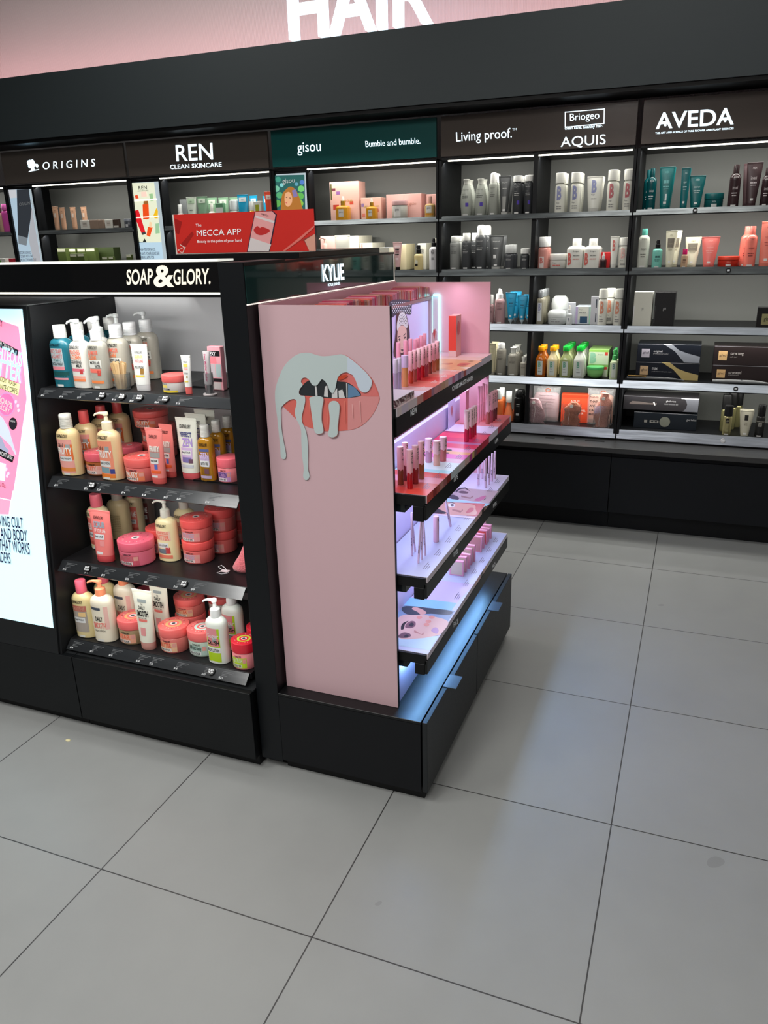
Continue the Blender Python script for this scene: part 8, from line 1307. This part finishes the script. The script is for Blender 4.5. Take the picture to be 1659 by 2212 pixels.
# ------------------------------------------------------------ single things
woods=[mat(q,.55) for q in ((214,180,130),(196,160,112),(224,192,145))]
t=thing('stick_cup','clear cup of wooden spatulas at the front of the top soap shelf','cup',(-1.447,.024,1.1105))
MB().loft([(0,.021,.021),(.045,.024,.024),(.0455,.0228,.0228),(.002,.0198,.0198)],mat((225,228,228),.08,trans=.92,noise=0),24,cap1=True).build('cup',t,False,40)
rnd=random.Random(5)
for i in range(11):
    a=-1.2+2.4*i/10; lx=.018*math.sin(a)*.8; tilt_=.20*a/1.2+rnd.uniform(-.03,.03); yy=-.012+.022*rnd.random()
    s=thing('wooden_spatula','flat wooden spatula, %s from the left in the clear cup'%['first','second','third','fourth','fifth','sixth','seventh','eighth','ninth','tenth','eleventh'][i],'spatula',(-1.447+lx*.6,.024+yy,1.1135),group='wooden spatulas in the clear cup')
    h=.075+rnd.uniform(-.004,.004);prof=[(0,.0052),(.008,.0064),(.02,.0062),(.036,.0046),(.055,.0052),(.068,.0062),(h-.002,.005),(h,.003)]
    m=MB();v=[];n=len(prof)
    for yo in (-.0008,.0008):
        for z,w in prof: v+=[(-w,yo,z),(w,yo,z)]
    F=[]
    for k in range(n-1):
        F+=[(2*k,2*k+1,2*k+3,2*k+2),(2*n+2*k+1,2*n+2*k,2*n+2*k+2,2*n+2*k+3),(2*k,2*k+2,2*n+2*k+2,2*n+2*k),(2*k+1,2*n+2*k+1,2*n+2*k+3,2*k+3)]
    F+=[(0,2*n,2*n+1,1),(2*n-2,2*n-1,4*n-1,4*n-2)]
    m.add(v,F,woods[i%3]).build('spatula_blade',s,False,0); s.rotation_euler=(rnd.uniform(-.04,.04),tilt_,rnd.uniform(-.5,.5))
t=thing('gloss_tester','clear pink lettered lip gloss in a clear stand by the pillar','lip gloss',(-1.145,.012,1.1105))
MB().loft([(0,.019,.019),(.003,.019,.019),(.004,.017,.017)],mat((230,222,222),.15,trans=.5,noise=0),28).build('stand_base',t,False,40)
MB().loft([(.004,.0125,.0125),(.06,.0125,.0125)],mat((235,238,240),.05,trans=.95,noise=0),24).build('stand_tube',t,False,40)
MB().loft([(.006,.0062,.0062),(.028,.0066,.0066),(.030,.0085,.0085),(.09,.0095,.006),(.117,.0115,.0016)],mat((222,216,218),.18,.2),20).build('tube_body',t,False,40)
MB().loft([(.005,.0068,.0068),(.027,.0066,.0066)],mat((190,192,196),.15,.9),20).build('cap',t,False,40)
m=MB();V,F=glyphs('Sexy Mother Pucker',.03,2);m.add([((u[1]-.5)*.008,-.0096,.112-u[0]*.075) for u in V],F,mat((190,70,110),.5,noise=0));m.build('lettering',t,False,0)
# fuzzy pink glove
def fuzzy(c):
    m=D.materials.new('plush'); m.use_nodes=True; nt=m.node_tree; b=nt.nodes['Principled BSDF']; n=nt.nodes.new('ShaderNodeTexNoise'); n.inputs['Scale'].default_value=260; n.inputs['Detail'].default_value=3
    r=nt.nodes.new('ShaderNodeValToRGB'); q=[lin(v) for v in c]; r.color_ramp.elements[0].color=(q[0]*.75,q[1]*.6,q[2]*.6,1); r.color_ramp.elements[1].color=(*q,1); r.color_ramp.elements[0].position=.35; r.color_ramp.elements[1].position=.6
    g=nt.nodes.new('ShaderNodeTexCoord'); nt.links.new(g.outputs['Object'],n.inputs[0]); nt.links.new(n.outputs[0],r.inputs[0]); nt.links.new(r.outputs[0],b.inputs['Base Color']); b.inputs['Roughness'].default_value=.95; b.inputs['Sheen Weight'].default_value=.4
    bp=nt.nodes.new('ShaderNodeBump'); bp.inputs['Distance'].default_value=.004; bp.inputs['Strength'].default_value=.7; nt.links.new(n.outputs[0],bp.inputs['Height']); nt.links.new(bp.outputs[0],b.inputs['Normal']); return m
def blob(name,secs,m,parent,seg=20,amp=.0015,seed=1):
    # secs: (z,cx,cy,rx,ry)
    rn=random.Random(seed);v=[];F=[]
    for (z,cx,cy,rx,ry) in secs:
        for i in range(seg):
            a=2*math.pi*i/seg; k=1+rn.uniform(-1,1)*amp/max(rx,.004)
            v.append((cx+rx*k*math.cos(a),cy+ry*k*math.sin(a),z))
    for k in range(len(secs)-1):
        for i in range(seg): j=(i+1)%seg;F.append((k*seg+i,k*seg+j,(k+1)*seg+j,(k+1)*seg+i))
    F.append(list(range(seg))[::-1]);F.append([(len(secs)-1)*seg+i for i in range(seg)])
    return MB().add(v,F,m).build(name,parent,False,80)
t=thing('plush_mitt','pink fluffy bath mitt with white tag by the pillar on third soap shelf','bath mitt',(-1.115,.055,.5712))
blob('mitt',[(0,0,0,.036,.022),(.01,.002,0,.040,.026),(.03,.008,0,.033,.024),(.05,.014,0,.026,.02),(.075,.020,0,.018,.016),(.095,.024,0,.010,.01)],fuzzy((250,130,140)),t)
m=MB(); m.box(-.066,-.040,-.034,-.016,.0003,.0012,mat((222,205,208),.4),.0003); m.build('tag',t,False,0)
m=MB(); m.tube([(-.045,-.025,.001),(-.06,-.012,.004),(-.076,-.006,.008),(-.082,-.014,.006),(-.07,-.02,.003),(-.05,-.024,.002)],.0011,mat((225,225,228),.5),6); m.tube([(-.062,-.034,.001),(-.068,-.045,.0013),(-.05,-.050,.0015),(-.034,-.042,.002),(-.034,-.030,.004),(-.04,-.025,.003)],.0007,mat((225,225,228),.5),6); m.build('cord',t,False,60)
# styler boxes
def sbox(name,label,x0,x1,z0,z1,y0,y1,bc,pts,tx_,cat='box'):
    t=thing(name,label,cat,((x0+x1)/2,(y0+y1)/2,z0))
    MB().box(x0,x1,y0,y1,z0,z1,mat(bc,.35),.0012).build('carton',t,ang=0)
    m=MB(); W,H=x1-x0,z1-z0
    m.add([(x0,y0-.0003,z1-.003),(x1,y0-.0003,z1-.003),(x1,y0-.0003,z1-.0012),(x0,y0-.0003,z1-.0012)],[(0,1,2,3)],mat((120,120,125),.4,noise=0))
    for i,(P_,c) in enumerate(pts):
        Q=[(x0+W*u,y0-.0006-i*.0001,z0+H*v) for u,v in P_]
        m.add(Q,[list(range(len(Q)))],mat(c,.35,noise=0))
    for (s,a,b,c,d,cl,bd) in tx_:
        V,F=glyphs(s,bd,3); m.add([(x0+W*(a+(b-a)*u[0]),y0-.0016,z0+H*(c+(d-c)*u[1])) for u in V],F,mat(cl,.4,noise=0))
    m.build('print',t,ang=0); return t
def sq(a,b,c,d): return [(a,c),(b,c),(b,d),(a,d)]
SV=(170,172,178);GDc=(190,160,100)
sbox('styler_carton','black styler carton with silver sweep, upper of the left stack',-.193,.114,.861,.954,2.50,2.66,(16,20,28),[(sq(.07,.20,.25,.72),(150,145,155)),([(.41,1),(.54,1),(.66,.68),(.80,.52),(.995,.36),(.995,.02),(.76,.02),(.60,.6)],(120,124,132)),([(.41,.97),(.54,.97),(.54,1),(.41,1)],(215,215,220))],[('ghd',.085,.185,.42,.58,(40,38,45),.02),('original',.26,.40,.52,.66,(190,190,190),.0),('professional styler',.26,.50,.42,.50,(150,150,150),0)])
sbox('styler_carton','black styler carton with gold sweep, lower of the left stack',-.194,.115,.7715,.860,2.50,2.66,(16,20,28),[(sq(.07,.20,.25,.78),(176,148,112)),([(.41,1),(.54,1),(.66,.68),(.80,.50),(.995,.34),(.995,.02),(.76,.02),(.60,.6)],(160,142,92)),([(.41,.97),(.54,.97),(.54,1),(.41,1)],(220,200,140))],[('ghd',.085,.185,.45,.62,(40,38,45),.02),('max',.26,.35,.55,.70,(190,190,190),.0),('professional wide plate styler',.26,.58,.42,.50,(150,150,150),0)])
sbox('curler_carton','dark brown curler carton with beige square, upper of the right stack',.176,.484,.857,.951,2.50,2.66,(34,26,26),[(sq(.07,.20,.25,.74),(196,160,110)),([(1,1),(.9,.97),(.86,.65),(.89,.35),(.94,.15),(1,.05)],(190,150,90))],[('ghd',.085,.185,.42,.58,(60,45,40),.02),('curve tong',.25,.44,.50,.68,(190,185,180),.0),('soft curl',.25,.35,.40,.48,(150,145,140),0)])
sbox('curler_carton','dark brown curler carton with beige square, lower of the right stack',.177,.484,.7715,.8565,2.50,2.66,(34,26,26),[(sq(.07,.20,.25,.74),(196,160,110)),([(1,1),(.93,.97),(.9,.8),(1,.6)],(200,190,90))],[('ghd',.085,.185,.42,.58,(60,45,40),.02),('curve wand',.25,.44,.50,.68,(190,185,180),.0),('creative curl',.25,.40,.40,.48,(150,145,140),0)])
sbox('brush_carton','wide dark carton with glowing wand picture and grey corner, lowest shelf',-.243,.132,.6075,.681,2.50,2.66,(46,44,46),[([(.80,.98),(.995,.98),(.995,.02),(.80,.02),(.84,.25),(.85,.55),(.83,.8)],(104,106,112)),(sq(.77,.995,.92,.98),(225,225,228)),([(.08,.45),(.12,.62),(.22,.60),(.35,.53),(.45,.55),(.45,.42),(.35,.42),(.2,.40),(.1,.38)],(110,100,95)),([(.40,.60),(.42,.60),(.435,.38),(.42,.38)],(240,240,240))],[('ghd rise',.57,.70,.62,.78,(200,200,200),.01),('oooo oooooo oo',.55,.73,.45,.55,(160,160,160),0)])
t=sbox('dryer_carton','dark blue black carton with round disc picture, lowest shelf',-.183,.131,.5105,.596,2.50,2.66,(22,28,34),[(sq(.26,.40,.36,.52),(150,148,140)),(sq(.28,.32,.41,.47),(22,28,34)),(sq(.34,.38,.41,.47),(22,28,34)),([(.5+.085*math.cos(a*.3),.46+.32*math.sin(a*.3)) for a in range(21)],(122,124,110)),(sq(.17,.22,.36,.52),(140,138,130))],[('ghd helios',.84,.99,.55,.72,(170,170,170),.01)])
# open green carton pair
for z0,z1,lb in ((.7715,.834,'lower light green carton behind the green bowl jar'),(.8345,.915,'upper light green carton with red seal above the green bowl jar')):
    sbox('treatment_carton',lb,-.441,-.336,z0,z1,2.52,2.68,(150,190,110),[(sq(.02,.98,.02,.98),(205,215,190)),(sq(.80,.94,.62,.90),(214,70,60)),(sq(.02,.98,.84,.98),(140,190,90))],[('B',.08,.38,.1,.8,(140,190,160),.1),('Briogeo',.45,.7,.62,.72,(110,120,110),.02)])
# stylers lying on the shelf
def wand(label,x0,x1,y,z,m,gold):
    t=thing('hair_styler',label,'hair styler',((x0+x1)/2,y,z))
    L=x1-x0
    a=MB().tube([(x0,y,z+.010),(x0+L*.3,y,z+.011),(x0+L*.7,y,z+.0105),(x0+L*.84,y,z+.009),(x0+L,y,z+.006)],[.0085,.010,.0105,.008,.003],m,12); a.build('body',t,ang=40)
    if gold: MB().box(x0+.005,x0+L*.34,y-.008,y+.008,z+.0212,z+.024,mat((190,150,80),.3,.6),.0005).build('plate',t,ang=0)
    else: MB().loft([(z+.0185,.006,.006),(z+.021,.006,.006)],mat((60,62,64),.3),16,cx=x0+L*.5,cy=y).build('button',t,ang=40)
wand('grey hair straightener with gold plate lying before the left cartons',-.232,.048,2.462,.7712,mat((58,60,62),.3),True)
wand('grey curling tong lying before the brown cartons',.182,.450,2.462,.7712,mat((120,122,122),.3),False)
# towels in clear holders
def towel(label,c,x0,x1,h,ex,seed):
    xm=(x0+x1)/2; t=thing('towel_sample',label,'towel',(xm,2.455,.5108))
    w=(x1-x0)/2; cl=mat((235,238,238),.05,trans=.97,noise=0)
    rn=random.Random(seed); secs=[]
    for i in range(15):
        u=i/14; secs.append((.004+u*(h-.004),rn.uniform(-.005,.005)+ex*u*u,rn.uniform(-.002,.002),w*(.88-.10*math.sin(u*9+seed)-.50*max(0,u-.72)/.28),.016*(.95-.6*max(0,u-.7))))
    b=blob('towel',secs,fuzzy(c),t,26,.0035,seed)
    m=MB(); H=min(h,.12)
    for q in ((-w-.002,-w-.0005),(w+.0005,w+.002)): m.box(q[0],q[1],-.021,.019,0,H,cl)
    m.box(-w-.0004,w+.0004,-.0215,-.0203,0,H,cl); m.box(-w-.002,w+.002,-.021,.019,-.0001,.002,cl); m.build('clear_holder',t,False,0)
    m=MB(); m.tube([(-.012,-.0195,h*.75),(-.008,-.022,h*.5),(-.014,-.022,h*.2),(-.012,-.02,.01)],.0011,mat((235,225,222),.4),6); m.build('cord',t,False,60)
    MB().loft([(0,.009,.009),(.003,.009,.009)],mat((225,222,215),.4),20).build('button',t,False,40)
    bt=[o for o in t.children if o.name.startswith('button')][0]; bt.rotation_euler=(math.pi/2,0,0); bt.location=(ex*.7-.006,-.019,h*.86)
towel('crumpled lilac pink hair towel in clear holder, left of three',(236,192,198),-.738,-.645,.140,-.018,2)
towel('crumpled rust hair towel in clear holder, middle of three',(226,142,108),-.553,-.458,.128,.01,4)
towel('crumpled peach hair towel in clear holder, right of three',(240,170,150),-.385,-.300,.185,.012,7)
def pouch(label,x0,x1,z1,c,wr,seed,words):
    t=thing('towel_pouch',label,'pouch',((x0+x1)/2,2.55,.5108)); w=(x1-x0)/2
    blob('towel',[(.004,0,0,w*.90,.018),(.03,0,0,w*.93,.024),(.12,0,0,w*.92,.022),(.150,.002,0,w*.86,.014),(.158,.002,0,w*.7,.008)],mat(c,.7),t,26,.002,seed)
    m=MB(); cl=mat((200,200,200),.25,alpha=.28,noise=0)
    m.loft([(0,w*.96,.026,4),(.13,w*1.0,.026,4),(.165,w*1.0,.012,4),(.192,w*1.02,.002,4)],cl,32); m.build('clear_bag',t,False,60)
    m=MB(); V=[]
    for (s,a,b,c_,d) in words:
        if s.startswith('oo'):
            m.add([(-w+2*w*a,-.0275,c_),(-w+2*w*b,-.0275,c_),(-w+2*w*b,-.0275,d),(-w+2*w*a,-.0275,d)],[(0,1,2,3)],mat((110,80,84),.5,noise=0)); continue
        V,F=glyphs(s,.03,2); m.add([(-w+2*w*(a+(b-a)*u[0]),-.0275,c_+(d-c_)*u[1]) for u in V],F,mat((70,50,50),.5,noise=0))
    m.build('print',t,False,0)
    m=MB(); m.tube([(.01+.013*math.cos(a*.55),-.012,.172+.010*math.sin(a*.55)) for a in range(13)],.0016,mat((232,96,30),.5),8); m.build('zip_loop',t,False,60)
pouch('clear zip pouch of lilac towel with orange loop, left one',-.738,-.585,.70,(200,160,166),0,3,[('Rapid Dry Hair Wrap',.28,.8,.150-.008,.147),('oooooo',.28,.75,.130,.1315),('oooo',.28,.85,.124,.1255),('oooo',.28,.7,.112,.1135),('ooooo',.28,.8,.106,.1075),('oooo',.28,.72,.094,.0955),('oooo',.28,.8,.088,.0895),('oooo',.28,.75,.076,.0775),('oooo',.28,.82,.070,.0715)])
pouch('clear zip pouch of peach towel with orange loop, right one',-.436,-.292,.70,(226,165,140),0,9,[('AQUIS',.08,.42,.145,.153),('THAT',.10,.40,.118,.130),('AY',.10,.30,.094,.106),('CAN',.10,.36,.070,.082),('BE',.10,.28,.048,.060)])
# makeup extras
t=thing('palette_box','upright pink box with red orange spine at the far end of the top makeup shelf','box',(-.69,.86,1.1107))
MB().box(-.708,-.682,.822,.885,1.1107,1.249,mat((238,172,170),.4),.0006).build('carton',t,ang=0)
m=MB(); m.box(-.7083,-.6818,.8212,.822,1.1312,1.2485,mat((230,70,56),.4)); m.box(-.7083,-.6818,.8212,.822,1.1109,1.1312,mat((230,190,190),.4))
m.add([(-.6812,.850+.016*math.cos(a*.4488),1.205+.016*math.sin(a*.4488)*1.5) for a in range(14)],[list(range(14))],mat((214,90,90),.4,noise=0)); m.build('print',t,ang=0)
t=thing('palette_box','upright pink box leaning before the far panel on second makeup shelf','box',(-.635,.80,.8937))
MB().box(-.650,-.628,.76,.80,.8937,1.005,mat((238,160,180),.4),.0006).build('carton',t,ang=0)
t=thing('heart_card','white folded card with coral heart before the portrait screen','card',(-.74,.77,1.1107))
MB().box(-.745,-.7435,.74,.80,1.1107,1.20,mat((235,222,240),.5)).build('card',t,ang=0)
m=MB(); hp=[(.77+.013*math.sin(a*.3142)**3,1.195+.0013*(13*math.cos(a*.3142)-5*math.cos(2*a*.3142)-2*math.cos(3*a*.3142)-math.cos(4*a*.3142))) for a in range(20)]
m.add([(-.7432,y,z) for y,z in hp],[list(range(20))],mat((226,96,100),.4,noise=0)); m.build('heart',t,ang=0)
t=thing('heart_card','lilac card with coral heart seal under the top makeup shelf','card',(-.655,.70,.8937))
MB().box(-.661,-.6595,.66,.74,.8937,.985,mat((214,196,235),.5)).build('card',t,ang=0)
m=MB(); m.add([(-.6592,.70+(y-.77)*1.1,.95+(z-1.195)*1.1) for y,z in hp],[list(range(20))],mat((190,110,130),.4,noise=0)); m.build('heart',t,ang=0)
def floral():
    m=D.materials.new('floral_print'); m.use_nodes=True; nt=m.node_tree; b=nt.nodes['Principled BSDF']; v=nt.nodes.new('ShaderNodeTexVoronoi'); v.inputs['Scale'].default_value=170
    tc=nt.nodes.new('ShaderNodeTexCoord'); r=nt.nodes.new('ShaderNodeValToRGB'); r.color_ramp.interpolation='CONSTANT'
    for i,(p_,c) in enumerate(((0,(235,225,222)),(.3,(90,45,55)),(.5,(225,200,200)),(.7,(150,100,105)))):
        e=r.color_ramp.elements[i] if i<2 else r.color_ramp.elements.new(p_); e.position=p_; e.color=tuple(lin(q) for q in c)+(1,)
    nt.links.new(tc.outputs['Object'],v.inputs[0]); nt.links.new(v.outputs['Distance'],r.inputs[0]); v.inputs['Randomness'].default_value=1
    sx=nt.nodes.new('ShaderNodeSeparateColor'); nt.links.new(v.outputs['Color'],sx.inputs[0]); nt.links.new(sx.outputs[0],r.inputs[0]); nt.links.new(r.outputs[0],b.inputs['Base Color']); b.inputs['Roughness'].default_value=.4; return m
t=thing('sample_riser','white riser block with floral printed sides under the lilac sticks','display block',(-.62,.06,1.1107))
MB().box(-.668,-.588,-.025,.115,1.1107,1.128,floral(),.0006).build('block',t,ang=0)
MB().box(-.668,-.588,-.025,.115,1.1281,1.1290,mat((238,228,232),.4)).build('top_plate',t,ang=0)
# lift the lilac sticks onto the riser
# row of lip testers
TC=[(200,110,120),(214,130,150),(190,60,90),(170,80,90),(205,150,130),(180,120,90),(196,90,60),(210,60,50),(160,30,40),(150,90,70),(190,130,100),(214,90,80)]
N=44
T1=['','first','second','third','fourth','fifth','sixth','seventh','eighth','ninth','tenth','eleventh','twelfth','thirteenth','fourteenth','fifteenth','sixteenth','seventeenth','eighteenth','nineteenth']
def NTH(i):
    i+=1
    if i<20: return T1[i]
    t,u=divmod(i,10); w={2:'twent',3:'thirt',4:'fort'}[t]
    return w+'ieth' if u==0 else w+'y-'+T1[u]
for i in range(N):
    y=.0+i*.0205; h=.036+.004*math.sin(i*.7); c=TC[(i*7//5)%12]
    t=thing('lip_tester','%s lip tester box, %s from the near end of the packed row'%(['muted rose','rosy pink','raspberry','plum','beige pink','caramel','terracotta','bright red','deep red','cocoa','light brown','coral'][(i*7//5)%12],NTH(i)),'lip tester',(-.845,y+.010,1.3062),group='lip tester boxes along the top ledge')
    t.rotation_euler=(0,0,.05*math.sin(i*1.7))
    MB().box(-.042,.043,-.0088,.0088,0,h,mat(c,.35),.0008).build('case',t,False,0)
    MB().box(.0431,.0436,-.0075,.0075,.006,h-.004,mat(tuple(int(q*.75) for q in c),.2,noise=0)).build('window',t,False,0)
o=MB().loft([(0,.009,.006),(.002,.0085,.0055),(.0035,.005,.003)],mat((214,205,160),.8),12).build('crumb'); o.location=(-1.676,-.195,.0002); tag(o,'small pale crumb on the floor before the soap drawer unit','crumb')
for i,(x,y) in enumerate(((-1.9,-.86),(-.67,-.30),(-.29,-.01),(-.36,-.19))):
    pass
